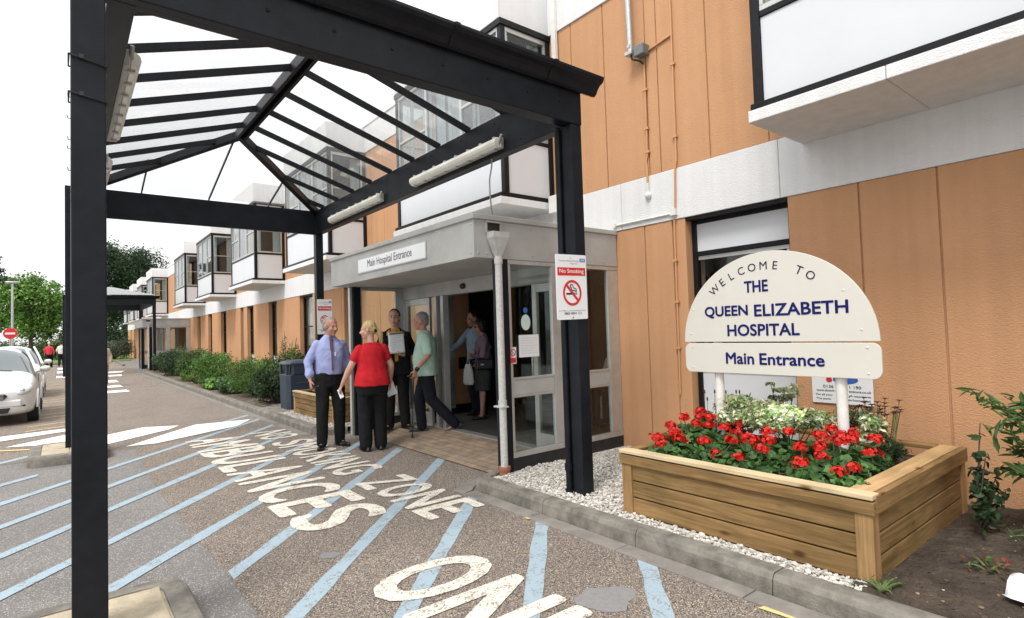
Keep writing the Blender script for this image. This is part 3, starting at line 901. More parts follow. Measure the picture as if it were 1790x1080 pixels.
# wall mounted camera mast
mast = thing('wall_mast', (W - 0.10, 4.09, 4.6), 'grey steel pole with a small junction box bolted high on the orange upper wall', 'pole')
b = MB(); b.tube([(W - 0.10, 4.12, 4.66), (W - 0.10, 4.15, 6.4)], 0.034, 12); b.build('pole', M['galv'], mast)
b = MB(); b.box(W - 0.14, W - 0.001, 4.10, 4.14, 4.70, 4.74); b.box(W - 0.14, W - 0.001, 4.10, 4.14, 5.5, 5.54); b.box(W - 0.15, W - 0.06, 4.07, 4.17, 4.62, 4.66); b.build('bracket', M['galv'], mast, bevel=0.004)
b = MB(); b.box(W - 0.12, W - 0.001, 3.93, 4.065, 4.58, 4.70); b.build('junction_box', mat('weathered_box', (0.16, 0.17, 0.17), 0.5), mast, bevel=0.008)
b = MB(); b.tube([(W - 0.10, 4.12, 4.64), (W - 0.10, 4.10, 4.57), (W - 0.07, 4.02, 4.53), (W - 0.03, 4.0, 4.50)], 0.012, 8); b.build('cable', M['black'], mast)

# ================================================================ PORCH
def make_porch(d, label):
    P = thing('entrance_porch', (4.2, 6.4 + d, 0), label, 'porch')
    y0, y1 = 4.52 + d, 8.26 + d
    X0, XD = 3.15, 4.30
    fa = MB()
    fa.box(X0, X0 + 0.03, y0 + 0.001, y1, 2.222, 2.60); fa.box(X0 + 0.031, W - 0.013, y0, y0 + 0.03, 2.222, 2.60); fa.box(X0 + 0.031, W - 0.013, y1 - 0.03, y1 - 0.001, 2.222, 2.60)
    fa.build('fascia', M['grey_panel'], P, bevel=0.003)
    cp = MB(); cp.box(X0 - 0.02, W - 0.014, y0 - 0.02, y1 + 0.02, 2.60, 2.655); cp.build('coping', M['grey_panel'], P, bevel=0.008)
    boxes('soffit', M['soffit'], [(X0 + 0.03, W - 0.002, y0 + 0.031, y1 - 0.031, 2.224, 2.25)], P)
    sc = MB()
    for yy in (y0 + 0.05, y0 + 0.62, y0 + 1.3, y0 + 1.9, y0 + 2.55, y0 + 3.1, y1 - 0.06):
        for z in (2.27, 2.55):
            sc.ell((X0 - 0.001, yy, z), (0.006, 0.011, 0.011), nu=8, nv=5)
    for xx in (3.2, 3.30, 3.9, 4.5, 5.0):
        for z in (2.27, 2.55): sc.ell((xx, y0 - 0.001, z), (0.011, 0.006, 0.011), nu=8, nv=5)
    sc.build('screw', M['galv'], P)
    # black square columns at the two outer corners
    for yc in (4.57 + d, 8.21 + d):
        boxes('column', M['steel'], [(3.44, 3.56, yc - 0.055, yc + 0.055, -0.02, 2.223)], P, 0.006)
    boxes('column_cover', M['alu'], [(3.40, 3.439, 8.19 + d, 8.26 + d, 0.0, 2.222)], P, 0.004)
    # glazed flanks
    for yy in (y0 + 0.012, y1 - 0.052):
        fr, gl_, pn, pl = MB(), MB(), MB(), MB()
        a, c = yy, yy + 0.04
        pl.box(3.561, W - 0.002, a - 0.004, c + 0.004, -0.02, 0.205)
        fr.box(3.561, W - 0.004, a - 0.012, c + 0.012, 0.207, 0.262)
        fr.box(3.561, W - 0.004, a - 0.006, c + 0.006, 2.175, 2.221)
        for p, q in ((3.562, 3.60), (4.165, 4.34), (5.06, W - 0.005)):
            fr.box(p, q, a - 0.003, c + 0.003, 0.264, 2.174)
        for p, q in ((3.602, 4.163), (4.342, 5.058)):
            pn.box(p, q, a + 0.004, c - 0.004, 0.835, 0.985)
            fr.box(p, q, a, c, 0.986, 1.012); fr.box(p, q, a, c, 0.808, 0.834)
            gl_.box(p, q, a + 0.018, a + 0.024, 0.263, 0.807); gl_.box(p, q, a + 0.018, a + 0.024, 1.013, 2.174)
        pl.build('plinth', M['plinth'], P, bevel=0.004)
        s = fr.build('side_frame', M['alu'], P, bevel=0.004)
        gl_.build('pane', M['glass'], s); pn.build('mid_panel', M['grey_panel'], s, bevel=0.003)
    # sliding doors in the plane x = 4.30
    fr, gl_ = MB(), MB()
    fr.box(XD, XD + 0.12, y0 + 0.06, y1 - 0.06, 2.03, 2.223)
    dh = fr.build('door_header', M['soffit'], P, bevel=0.004)
    b = MB(); b.ell((XD - 0.015, 6.45 + d, 2.12), (0.035, 0.06, 0.04)); b.build('sensor', M['black'], dh)
    for ya, yb in ((7.42 + d, 8.18 + d), (4.62 + d, 5.05 + d)):
        f = MB(); w = 0.075
        f.box(XD + 0.02, XD + 0.065, ya, ya + w, 0.12, 2.028); f.box(XD + 0.02, XD + 0.065, yb - w, yb, 0.12, 2.028)
        f.box(XD + 0.021, XD + 0.064, ya + w, yb - w, 0.12, 0.30); f.box(XD + 0.021, XD + 0.064, ya + w, yb - w, 1.93, 2.028)
        dr = f.build('door', M['alu'], P, bevel=0.004)
        g = MB(); g.box(XD + 0.04, XD + 0.046, ya + w, yb - w, 0.30, 1.93); g.build('pane', M['glass'], dr)
        h = MB(); h.tube([(XD + 0.0, yb - 0.04, 0.95), (XD - 0.03, yb - 0.04, 0.97), (XD - 0.03, yb - 0.04, 1.23), (XD + 0.0, yb - 0.04, 1.25)], 0.012, 8)
        h.build('handle', M['galv'], dr)
    boxes('door_jamb', M['alu'], [(XD, XD + 0.12, 7.19 + d, 7.26 + d, 0.12, 2.029), (XD + 0.01, XD + 0.11, 7.02 + d, 7.09 + d, 0.12, 2.029), (XD, XD + 0.12, 8.18 + d, 8.205 + d, 0.1, 2.03)], P, 0.004)
    boxes('door_track', M['alu'], [(XD - 0.01, XD + 0.13, 4.62 + d, 8.2 + d, 0.112, 0.122)], P)
    # rainwater hopper and pipe on the near flank
    hp = MB()
    tz, bz = 2.46, 2.20
    t = [(3.30, y0 - 0.12, 2.42), (3.50, y0 - 0.12, 2.42), (3.50, y0 - 0.004, 2.42), (3.30, y0 - 0.004, 2.42)]
    t2 = [(p[0], p[1], 2.475) for p in t]
    bt = [(3.37, y0 - 0.085, 2.235), (3.43, y0 - 0.085, 2.235), (3.43, y0 - 0.025, 2.235), (3.37, y0 - 0.025, 2.235)]
    hp.add(bt + t + t2, [(3, 2, 1, 0)] + [(i, (i + 1) % 4, 4 + (i + 1) % 4, 4 + i) for i in range(4)] + [(4 + i, 4 + (i + 1) % 4, 8 + (i + 1) % 4, 8 + i) for i in range(4)])
    hp.build('hopper', M['pipe'], P, bevel=0.004)
    boxes('overflow_slot', M['plinth'], [(3.30, 3.47, y0 - 0.004, y0 - 0.001, 2.50, 2.575)], P)
    boxes('overflow_frame', M['grey_panel'], [(3.285, 3.305, y0 - 0.02, y0, 2.47, 2.585), (3.465, 3.485, y0 - 0.02, y0, 2.47, 2.585), (3.285, 3.485, y0 - 0.025, y0, 2.575, 2.592)], P, 0.002)
    dpp = MB(); dpp.tube([(3.40, y0 - 0.055, 2.24), (3.40, y0 - 0.055, 0.16)], 0.036, 16)
    for z in (2.19, 0.78):
        dpp.tube([(3.40, y0 - 0.055, z - 0.03), (3.40, y0 - 0.055, z + 0.03)], 0.043, 16)
    dpp.box(3.36, 3.44, y0 - 0.10, y0 + 0.04, 0.74, 0.755)
    dpp.build('downpipe', mat('flaking_white_pipe', (0.60, 0.60, 0.585), 0.5, vscale=45, col2=(0.42, 0.42, 0.41)), P)
    cl = MB(); cl.tube([(3.40, y0 - 0.055, 0.06), (3.40, y0 - 0.055, 0.13)], 0.052, 16); cl.tube([(3.40, y0 - 0.055, 0.13), (3.40, y0 - 0.055, 0.165)], 0.06, 16)
    cl.build('pipe_collar', M['clay'], P)
    return P


porch = make_porch(0.0, 'grey glazed entrance porch with a flat fascia and open doors where people stand')
porch2 = make_porch(29.05, 'far grey glazed porch beside the shrubs at the end of the road')

# ================================================================ CANOPIES
def make_canopy(dy, label):
    C = thing('glazed_canopy', (1.75, 6.6 + dy, 0), label, 'canopy')
    xa, xb, ya, yb = 0.035, 3.555, 3.407 + dy, 9.80 + dy
    zb, zt = 3.262, 3.665
    # posts
    for (px, py, zf) in ((0.035, ya + 0.005, 0.11), (3.425, ya + 0.005, 0.05), (0.035, yb - 0.145, 0.115), (3.425, yb - 0.145, 0.06)):
        p = MB()
        sw = 0.14 if px < 1 else 0.125
        p.box(px, px + sw, py, py + sw - 0.005, zf - 0.05, zb - 0.002)
        p.box(px + 0.02, px + sw - 0.02, py + sw - 0.004, py + sw + 0.05, zf - 0.05, zb - 0.002)
        post = p.build('post', M['steel'], C, bevel=0.006)
    # beams
    bm_ = MB()
    bm_.box(xa, xb, ya, ya + 0.07, zb, zt); bm_.box(xa, xb, yb - 0.07, yb, zb, zt)
    bm_.box(xa + 0.15, xa + 0.275, ya + 0.071, yb - 0.071, zb, zt); bm_.box(xb - 0.11, xb, ya + 0.071, yb - 0.071, zb, zt)
    bm_.build('beam', M['steel'], C, bevel=0.006)
    fl = MB()
    fl.box(xa + 0.01, xb - 0.01, ya + 0.071, ya + 0.13, zb + 0.002, zb + 0.02)
    fl.build('beam_flange', M['steel'], C)
    bo = MB()
    for x in (0.55, 0.95, 1.35, 1.75, 2.15, 2.55, 2.95, 3.3):
        bo.ell((x, ya - 0.001, 3.42), (0.012, 0.008, 0.012), nu=8, nv=5)
    for k in range(10):
        y = ya + 0.5 + 0.62 * k
        bo.ell((xb - 0.111, y, 3.60), (0.008, 0.012, 0.012), nu=8, nv=5); bo.ell((xa + 0.276, y, 3.60), (0.008, 0.012, 0.012), nu=8, nv=5)
        bo.ell((xb - 0.111, y + 0.2, 3.33), (0.008, 0.012, 0.012), nu=8, nv=5)
    bo.build('bolt', M['steel'], C)
    # gutter: ogee section run round the outside
    prof = [(0.0, 3.545), (0.03, 3.535), (0.055, 3.55), (0.075, 3.585), (0.10, 3.61), (0.135, 3.625), (0.15, 3.65), (0.15, 3.672), (0.135, 3.672), (0.13, 3.66), (0.0, 3.66)]
    def run(p0, p1, out, ext):
        gm = MB()
        p0, p1, out = Vector(p0), Vector(p1), Vector(out)
        d = (p1 - p0).normalized()
        pts = [p0 - d * ext + out * o + Vector((0, 0, z)) for o, z in prof]
        gm.prism(pts, (p1 - p0) + d * 2 * ext)
        L_ = (p1 - p0).length
        k = 0.25
        while k < L_:
            q = [p0 + d * (k - 0.02) + out * (o * 1.03 + 0.006) + Vector((0, 0, z - (0.004 if z < 3.6 else -0.002))) for o, z in prof]
            gm.prism(q, d * 0.04); k += 0.95
        gm.build('gutter', M['steel'], C, fix=True)
    run((xa, ya - 0.001, 0), (xb + 0.14, ya - 0.001, 0), (0, -1, 0), 0.0)
    run((xa, yb + 0.001, 0), (xb, yb + 0.001, 0), (0, 1, 0), 0.0)
    # hipped roof frame
    zr, xr = 4.17, 1.835
    e0, e1 = zt + 0.015, zt + 0.015
    a0 = (xr, ya + 1.75, zr); a1 = (xr, yb - 1.90, zr)
    ridge = MB()
    ridge.bar((xr - 0.045, a0[1], zr - 0.02), (xr - 0.045, a1[1], zr - 0.02), 0.035, 0.12); ridge.bar((xr + 0.045, a0[1], zr - 0.02), (xr + 0.045, a1[1], zr - 0.02), 0.035, 0.12)
    ridge.bar((xr, a0[1], zr + 0.02), (xr, a1[1], zr + 0.02), 0.054, 0.05)
    ridge.build('ridge', M['steel'], C, bevel=0.003)
    for c, a in (((xa + 0.20, ya + 0.05), a0), ((xb - 0.06, ya + 0.05), a0), ((xa + 0.20, yb - 0.05), a1), ((xb - 0.06, yb - 0.05), a1)):
        hip = MB(); hip.bar((c[0], c[1], zt - 0.02), (a[0], a[1], a[2] - 0.01), 0.085, 0.10); hip.build('hip_rafter', M['steel'], C, bevel=0.003)
    ys = [9.393 - 0.6265 * k + dy for k in range(0, 10)]
    for sx, xe in ((1, xb - 0.08), (-1, xa + 0.30)):
        for y in ys:
            r = MB()
            if y > a1[1]:
                t = (yb - 0.05 - y) / (yb - 0.05 - a1[1])
            elif y < a0[1]:
                t = (y - ya - 0.05) / (a0[1] - ya - 0.05)
            else:
                t = 1
            if t < 0.12: continue
            xt = xe + (xr + sx * 0.05 - xe) * t
            zt_ = zt + 0.01 + (zr - zt - 0.01) * t
            r.bar((xe, y, zt + 0.01), (xt, y, zt_), 0.038, 0.060, (0, 0, 1))
            r.build('rafter', M['steel'], C)
    for yy, a, s in ((yb - 0.05, a1, -1), (ya + 0.05, a0, 1)):
        for k in (0.25, 0.5, 0.75):
            r = MB(); x = xa + (xb - xa) * k
            t = 1 - abs(x - xr) / (xr - xa)
            r.bar((x, yy, zt + 0.01), (x, yy + (a[1] - yy) * t, zt + 0.01 + (zr - zt) * t), 0.018, 0.03)
            r.build('glazing_bar', M['steel'], C)
    g = MB(); up = 0.045
    A0, A1 = (xr, a0[1], zr + up), (xr, a1[1], zr + up)
    c00, c10, c01, c11 = (xa + 0.17, ya, zt + 0.05), (xb, ya, zt + 0.05), (xa + 0.17, yb, zt + 0.05), (xb, yb, zt + 0.05)
    for q in ([c10, c11, A1, A0], [c01, c00, A0, A1], [c00, c10, A0], [c11, c01, A1]):
        g.prism(q, (0, 0, 0.006))
    g.build('roof_glazing', M['roofglass'], C)
    return C


canopy = make_canopy(0.0, 'near black steel canopy with a hipped glass roof over the hatched road')
canopy2 = make_canopy(28.5, 'far black steel canopy at the end of the road in front of the second porch')
# cable ties on the near left post, and a black pipe behind the right post
for z0, sl in ((2.90, -0.03), (2.715, -0.025)):
    b = MB()
    ring = [(0.028, 3.402, z0), (0.18, 3.402, z0 + sl), (0.18, 3.56, z0 + sl), (0.028, 3.56, z0), (0.028, 3.402, z0)]
    b.tube(ring, 0.005, 6); b.box(0.068, 0.086, 3.394, 3.406, z0 - 0.012, z0 + 0.008)
    b.build('cable_tie', M['black'], canopy)
for k in range(7):
    z = 2.70 - 0.085 * k - 0.02 * (k % 3)
    b = MB(); b.tube([(0.036, 3.44, z), (0.026, 3.435, z - 0.003), (0.024 - 0.003 * (k % 2), 3.43, z + 0.012)], 0.0022, 5); b.build('cable_tie', M['black'], canopy)
b = MB(); b.tube([(3.413, 3.572, 0.05), (3.413, 3.572, 3.26)], 0.027, 12); b.tube([(3.413, 3.572, 0.28), (3.413, 3.572, 0.34)], 0.036, 12); b.tube([(3.413, 3.572, 0.06), (3.413, 3.572, 0.12)], 0.037, 12)
b.build('downpipe', M['steel'], canopy)


def batten_light(p0, p1, side, label):
    """tubular fluorescent fitting fixed to a beam; side = +1/-1 toward which X it faces"""
    y0, y1, x, z = p0[1], p1[1], p0[0], p0[2]
    T = thing('batten_light', (x, (y0 + y1) / 2, z), label, 'light fitting', 'light fittings under the near canopy')
    boxes('housing', M['lamp_body'], [(min(x, x + side * 0.045), max(x, x + side * 0.045), y0, y1, z - 0.055, z + 0.055)], T, 0.008)
    d = MB()
    prof = [(0.046, -0.052), (0.075, -0.05), (0.10, -0.03), (0.108, 0), (0.10, 0.03), (0.075, 0.05), (0.046, 0.052)]
    d.prism([(x + side * o, y0 + 0.015, z + q) for o, q in prof], (0, y1 - y0 - 0.03, 0))
    d.build('diffuser', M['diffuser'], T, bevel=0.006, fix=True)
    c = MB()
    n_ = 8
    for i in range(n_):
        y = y0 + 0.08 + (y1 - y0 - 0.16) * i / (n_ - 1)
        c.box(min(x + side * 0.03, x + side * 0.075), max(x + side * 0.03, x + side * 0.075), y - 0.015, y + 0.015, z - 0.068, z - 0.05)
        c.box(min(x + side * 0.03, x + side * 0.075), max(x + side * 0.03, x + side * 0.075), y - 0.015, y + 0.015, z + 0.05, z + 0.068)
    c.build('clip', M['lamp_body'], T)
    b = MB(); b.tube([(x + side * 0.05, y0 - 0.03, z + 0.07), (x + side * 0.05, y0 + 0.02, z)], 0.014, 8); b.build('gland', M['lamp_body'], T)


batten_light((3.444, 4.37, 3.36), (3.444, 6.16, 3.36), -1, 'long white light fitting on the right canopy beam, nearer the camera')
batten_light((3.444, 7.05, 3.36), (3.444, 8.88, 3.36), -1, 'long white light fitting on the right canopy beam, above the porch sign')
batten_light((0.312, 4.37, 3.36), (0.312, 6.16, 3.36), 1, 'light fitting on the left canopy beam beside the front post, seen end on')
batten_light((0.312, 7.05, 3.36), (0.312, 8.88, 3.36), 1, 'light fitting far along the left canopy beam, mostly behind the front post')
cb = MB(); cb.tube([(3.46, 4.60, 3.26), (3.455, 4.60, 3.18), (3.43, 4.61, 3.05), (3.43, 4.61, 2.90), (3.45, 4.62, 2.75), (3.50, 4.66, 2.68), (3.62, 4.75, 2.664)], 0.008, 8)
tag(cb.build('hanging_cable', M['cable']), 'thin grey cable hanging from the canopy beam down to the porch roof', 'cable')

# ================================================================ SIGNS
def arc_pts(cx, cz, rx, rz, a0, a1, n):
    return [(cx + rx * math.cos(rad(a0 + (a1 - a0) * i / n)), cz + rz * math.sin(rad(a0 + (a1 - a0) * i / n))) for i in range(n + 1)]


# welcome sign: faces the road (-X); text reads toward -Y
SX = 4.15
ws = thing('welcome_sign', (SX, 2.13, 0.1), 'cream half round welcome sign on two white posts in the flower planter', 'sign')
b = MB()
pts = [(SX, 2.13 + y, z) for y, z in arc_pts(0, 1.352, 0.735, 0.682, 0, 180, 40)]
b.prism(pts, (0.02, 0, 0))
b.build('sign_panel', M['cream_sign'], ws, bevel=0.003)
b = MB()
r = 0.055
ol = []
for cy, cz, a0 in ((0.735 - r, 1.342 - r, 0), (-0.735 + r, 1.342 - r, 90), (-0.735 + r, 1.103 + r, 180), (0.735 - r, 1.103 + r, 270)):
    ol += [(SX - 0.006, 2.125 + cy + r * math.cos(rad(a0 + 15 * k)), cz + r * math.sin(rad(a0 + 15 * k))) for k in range(7)]
b.prism(ol, (0.02, 0, 0))
b.build('name_board', M['cream_sign'], ws, bevel=0.003)
RS, US = (0, -1, 0), (0, 0, 1)
b = MB()
xl = SX - 0.0025


def sign_line(t, yc, zc, w, h, off=0.024, x=xl, mi=0, mb=None):
    put_text(mb or b, t, (x, yc, zc), RS, US, w, h, offset=off, mi=mi)


sign_line('THE', 2.215, 1.775, 0.19, 0.090)
sign_line('QUEEN', 2.475, 1.590, 0.375, 0.098)
sign_line('ELIZABETH', 1.905, 1.590, 0.665, 0.092)
sign_line('HOSPITAL', 2.185, 1.442, 0.565, 0.092)
sign_line('Main', 2.37, 1.223, 0.235, 0.092, x=SX - 0.0085)
sign_line('Entrance', 1.975, 1.221, 0.47, 0.090, x=SX - 0.0085)
b.build('lettering', M['navy'], ws)
b = MB()
for i, ch in enumerate('WELCOME TO'):
    if ch == ' ': continue
    a = rad(133 - 8.7 * i)
    cy, cz = 2.155 - 0.60 * math.cos(a), 1.352 + 0.575 * math.sin(a)
    t = a - math.pi / 2
    put_text(b, ch, (xl, cy, cz), (0, -math.cos(t), math.sin(t)), (0, math.sin(t), math.cos(t)), None, 0.060, offset=-0.004)
b.build('welcome_lettering', M['navy_dark'], ws)
b = MB()
for y, z, xx in ((2.80, 1.42, SX), (2.77, 1.62, SX), (1.60, 1.70, SX), (1.50, 1.43, SX), (2.79, 1.31, SX - 0.006), (2.79, 1.14, SX - 0.006), (1.47, 1.31, SX - 0.006), (1.47, 1.14, SX - 0.006)):
    b.ell((xx, y, z), (0.004, 0.009, 0.009), nu=10, nv=6)
b.build('screw_cap', M['cream_sign'], ws)
for y in (2.59, 1.665):
    b = MB(); b.tube([(SX + 0.055, y, 0.2), (SX + 0.055, y, 1.60)], 0.036, 18); b.build('post', M['white_coat'], ws)


def plate_sign(name, c, right, w, h, label, cat, group=None, small=False):
    """No Smoking sign: c = centre of face"""
    T = thing(name, c, label, cat, group)
    r, u = Vector(right).normalized(), Vector((0, 0, 1)); nn = r.cross(u)
    c = Vector(c)
    P_ = lambda x, z, k=0.0: c + r * x + u * z + nn * k
    b = MB()
    q = 0.012; ol = []
    for cx, cz, a0 in ((w / 2 - q, h / 2 - q, 0), (-w / 2 + q, h / 2 - q, 90), (-w / 2 + q, -h / 2 + q, 180), (w / 2 - q, -h / 2 + q, 270)):
        ol += [P_(cx + q * math.cos(rad(a0 + 30 * k)), cz + q * math.sin(rad(a0 + 30 * k)), -0.006) for k in range(4)]
    b.prism(ol, nn * 0.006); b.build('sign_plate', M['sign_white'], T)
    b = MB()
    zt = h / 2
    band = [P_(-w * .46, zt - h * .20, .0012), P_(w * .46, zt - h * .20, .0012), P_(w * .46, zt - h * .325, .0012), P_(-w * .46, zt - h * .325, .0012)]
    b.add(band[::-1], [(0, 1, 2, 3)])
    R0, R1, cz = w * .305, w * .245, zt - h * .59
    n_ = 40
    ring = [P_(R * math.cos(2 * math.pi * k / n_), cz + R * math.sin(2 * math.pi * k / n_), .0020) for R in (R0, R1) for k in range(n_)]
    b.add(ring, [(k, (k + 1) % n_, n_ + (k + 1) % n_, n_ + k) for k in range(n_)])
    d1, d2 = Vector((math.cos(rad(135)), math.sin(rad(135)))), Vector((math.cos(rad(45)), math.sin(rad(45))))
    hw = w * .032
    b.add([P_(d1.x * R1 * s + d2.x * hw * t, cz + d1.y * R1 * s + d2.y * hw * t, .0028) for s, t in ((1, -1), (1, 1), (-1, 1), (-1, -1))], [(0, 1, 2, 3)])
    b.build('red_symbol', M['red'], T, fix=False)
    b = MB()
    b.add([P_(x * w, cz + z * w, .0012) for x, z in ((-.20, -.045), (.10, -.045), (.10, .0), (-.20, .0))], [(0, 1, 2, 3)])
    b.add([P_(x * w, cz + z * w, .0012) for x, z in ((.12, -.045), (.145, -.045), (.145, .0), (.12, .0))], [(0, 1, 2, 3)])
    sm = [(-.03, .20), (-.065, .165), (-.05, .13), (-.02, .11), (-.035, .075), (0.0, .055), (.06, .06), (.12, .045), (.135, .02)]
    b.tube([P_(x * w, cz + z * w, .0008) for x, z in sm], 0.0045 * w / .35, 5)
    sm2 = [(-.03, .20), (.02, .19), (.035, .15), (.03, .12), (.08, .11), (.13, .09), (.145, .06)]
    b.tube([P_(x * w, cz + z * w, .0008) for x, z in sm2], 0.0035 * w / .35, 5)
    put_text(b, 'For help to stop smoking contact', P_(0, zt - h * .865, .0012), r, u, w * .88, h * .024, 0.0)
    put_text(b, '0800 0854 113', P_(0, zt - h * .905, .0012), r, u, w * .56, h * .036, 0.01)
    put_text(b, 'The', P_(-w * .02, zt - h * .055, .0012), r, u, None, h * .016, 0.0)
    put_text(b, 'The Queen Elizabeth Hospital', P_(-w * .08, zt - h * .10, .0012), r, u, w * .66, h * .026, 0.0)
    put_text(b, "King's Lynn", P_(w * .08, zt - h * .14, .0012), r, u, w * .25, h * .026, 0.0)
    b.tube([P_(0, -h * .472, 0), P_(0, -h * .472, .003)], 0.006, 8)
    b.build('black_print', M['black'], T)
    b = MB(); b.add([P_(w * x, zt - h * z, .0012) for x, z in ((.28, .11), (.46, .11), (.46, .055), (.28, .055))], [(0, 1, 2, 3)])
    b.build('blue_mark', M['blue_ink'], T)
    b = MB()
    put_text(b, 'NHS', P_(w * .37, zt - h * .0825, .0022), r, u, w * .13, h * .034, 0.02, 0, 0.2)
    put_text(b, 'No Smoking', P_(0, zt - h * .2625, .0022), r, u, w * .80, h * .082, 0.012)
    b.build('white_print', M['sign_white'], T)
    return T


plate_sign('no_smoking_sign', (3.355, 3.395, 1.845), (1, 0, 0.02), 0.355, 0.545, 'no smoking sign with red band and crossed cigarette on the near right canopy post', 'sign', 'no smoking signs on the canopy posts')
plate_sign('no_smoking_sign', (3.545, 9.630, 1.83), (1, 0, 0), 0.26, 0.60, 'small no smoking sign on the rear canopy post behind the man in the blue shirt', 'sign', 'no smoking signs on the canopy posts')

# name board on the porch fascia
T = thing('entrance_sign', (3.128, 6.345, 2.42), 'white plate reading Main Hospital Entrance on the porch fascia', 'sign')
boxes('sign_plate', M['sign_white'], [(3.134, 3.147, 5.445, 7.245, 2.327, 2.502)], T, 0.008)
boxes('frame', M['alu'], [(3.138, 3.149, 5.43, 7.26, 2.315, 2.514)], T, 0.006)
b = MB(); put_text(b, 'Main Hospital Entrance', (3.1325, 6.345, 2.415), RS, US, 1.20, 0.125, 0.006); b.build('lettering', M['grey_ink'], T)

# supplier's board on the wall behind the planter
T = thing('garden_store_sign', (5.23, 2.075, 0.9), 'pale supplier board with a blue oval on the orange wall behind the planter', 'sign')
boxes('sign_plate', M['sign_white'], [(5.236, 5.246, 1.832, 2.318, 0.775, 1.07)], T, 0.003)
b = MB(); gx = 5.2345
for t, yc, zc, w, h in (('THE DOWNHAM', 2.235, 1.035, 0.15, 0.017), ('GARDEN STORE', 1.925, 1.035, 0.16, 0.017), ('0136', 2.18, 0.923, 0.085, 0.026), ('1 190', 1.965, 0.923, 0.09, 0.026),
                        ('www.downh', 2.205, 0.888, 0.15, 0.020), ('enstore.co.uk', 1.93, 0.888, 0.17, 0.020), ('For all your', 2.215, 0.848, 0.14, 0.020), ('gift requirements', 1.935, 0.848, 0.17, 0.020), ('The store', 2.225, 0.815, 0.12, 0.016), ('the Downham Road', 1.94, 0.815, 0.17, 0.016)):
    put_text(b, t, (gx, yc, zc), RS, US, w, h, 0.012)
b.build('lettering', M['black'], T)
b = MB(); b.add([(gx, 2.04 - 0.10 * math.cos(2 * math.pi * k / 28), 0.985 + 0.038 * math.sin(2 * math.pi * k / 28)) for k in range(28)], [tuple(range(28))]); b.build('blue_oval', M['blue_ink'], T)
b = MB(); b.add([(gx - 0.002, 2.17 - 0.026 * math.cos(2 * math.pi * k / 16), 0.982 + 0.022 * math.sin(2 * math.pi * k / 16)) for k in range(16)], [tuple(range(16))]); b.build('red_flower_mark', M['red'], T)

# papers and stickers on the porch glass
T = thing('paper_notice', (3.82, 4.533, 1.33), 'plain pale paper notice stuck on the porch side glass', 'notice')
boxes('sheet_of_paper', M['sign_white'], [(3.685, 3.955, 4.5305, 4.5335, 1.215, 1.445)], T)
b = MB()
for k in range(7): b.box(3.71, 3.93 - 0.03 * (k % 3), 4.5290, 4.5300, 1.41 - 0.026 * k, 1.413 - 0.026 * k)
b.build('faint_print', mat('faint_ink', (0.5, 0.52, 0.55), 0.6), T)
T = thing('round_glass_sticker', (3.78, 4.533, 1.60), 'pale oval sticker on the porch side glass above the paper notice', 'sticker')
b = MB(); b.prism([(3.785 + 0.062 * math.cos(2 * math.pi * k / 28), 4.533, 1.575 + 0.082 * math.sin(2 * math.pi * k / 28)) for k in range(28)], (0, -0.003, 0)); b.build('oval', mat('mint_disc', (0.55, 0.66, 0.62), 0.5), T)
b = MB(); b.prism([(3.785 + 0.03 * math.cos(2 * math.pi * k / 14), 4.533, 1.70 + 0.03 * math.sin(2 * math.pi * k / 14)) for k in range(14)], (0, -0.003, 0)); b.build('blue_spot', M['blue_ink'], T)
T = thing('no_smoking_sticker', (3.60, 4.528, 1.24), 'little red and white no smoking sticker on the porch glass beside the drainpipe', 'sticker')
boxes('sticker_back', M['sign_white'], [(3.56, 3.645, 4.5295, 4.5320, 1.155, 1.325)], T)
b = MB(); n_ = 24
b.add([(3.6025 + R * math.cos(2 * math.pi * k / n_), 4.5285, 1.27 + R * math.sin(2 * math.pi * k / n_)) for R in (0.036, 0.026) for k in range(n_)], [(k, n_ + k, n_ + (k + 1) % n_, (k + 1) % n_) for k in range(n_)])
b.bar((3.584, 4.5284, 1.288), (3.621, 4.5284, 1.252), 0.007, 0.0012, (0, 1, 0)); b.box(3.567, 3.638, 4.5280, 4.5290, 1.165, 1.215)
b.build('red_symbol', M['red'], T)

# no entry sign and lamp post at the car park
T = thing('no_entry_sign', (-2.13, 40, 0), 'round red no entry sign with a white bar on a grey post beyond the cars', 'sign')
b = MB(); b.tube([(-2.13, 40, 0), (-2.13, 40, 2.45)], 0.04, 10); b.build('post', M['galv'], T)
b = MB(); b.tube([(-2.13, 39.95, 2.15), (-2.13, 39.93, 2.15)], 0.29, 32); b.build('disc', M['red'], T)
boxes('white_bar', M['sign_white'], [(-2.33, -1.93, 39.915, 39.925, 2.10, 2.20)], T)
T = thing('lamp_post', (-2.2, 43, 0), 'slim grey lamp post with a flat head in front of the green tree', 'lamp post')
b = MB(); b.tube([(-2.2, 43, 0), (-2.2, 43, 1.1), (-2.2, 43, 5.05)], [0.08, 0.07, 0.045], 12); b.build('pole', M['galv'], T)
b = MB(); b.loft([(-2.05 - 0.15, 43, 5.05, 0.10, 0.10), (-2.2, 43, 5.1, 0.34, 0.16), (-2.2, 43, 5.17, 0.32, 0.15)], 16); b.build('lamp_head', M['galv'], T)

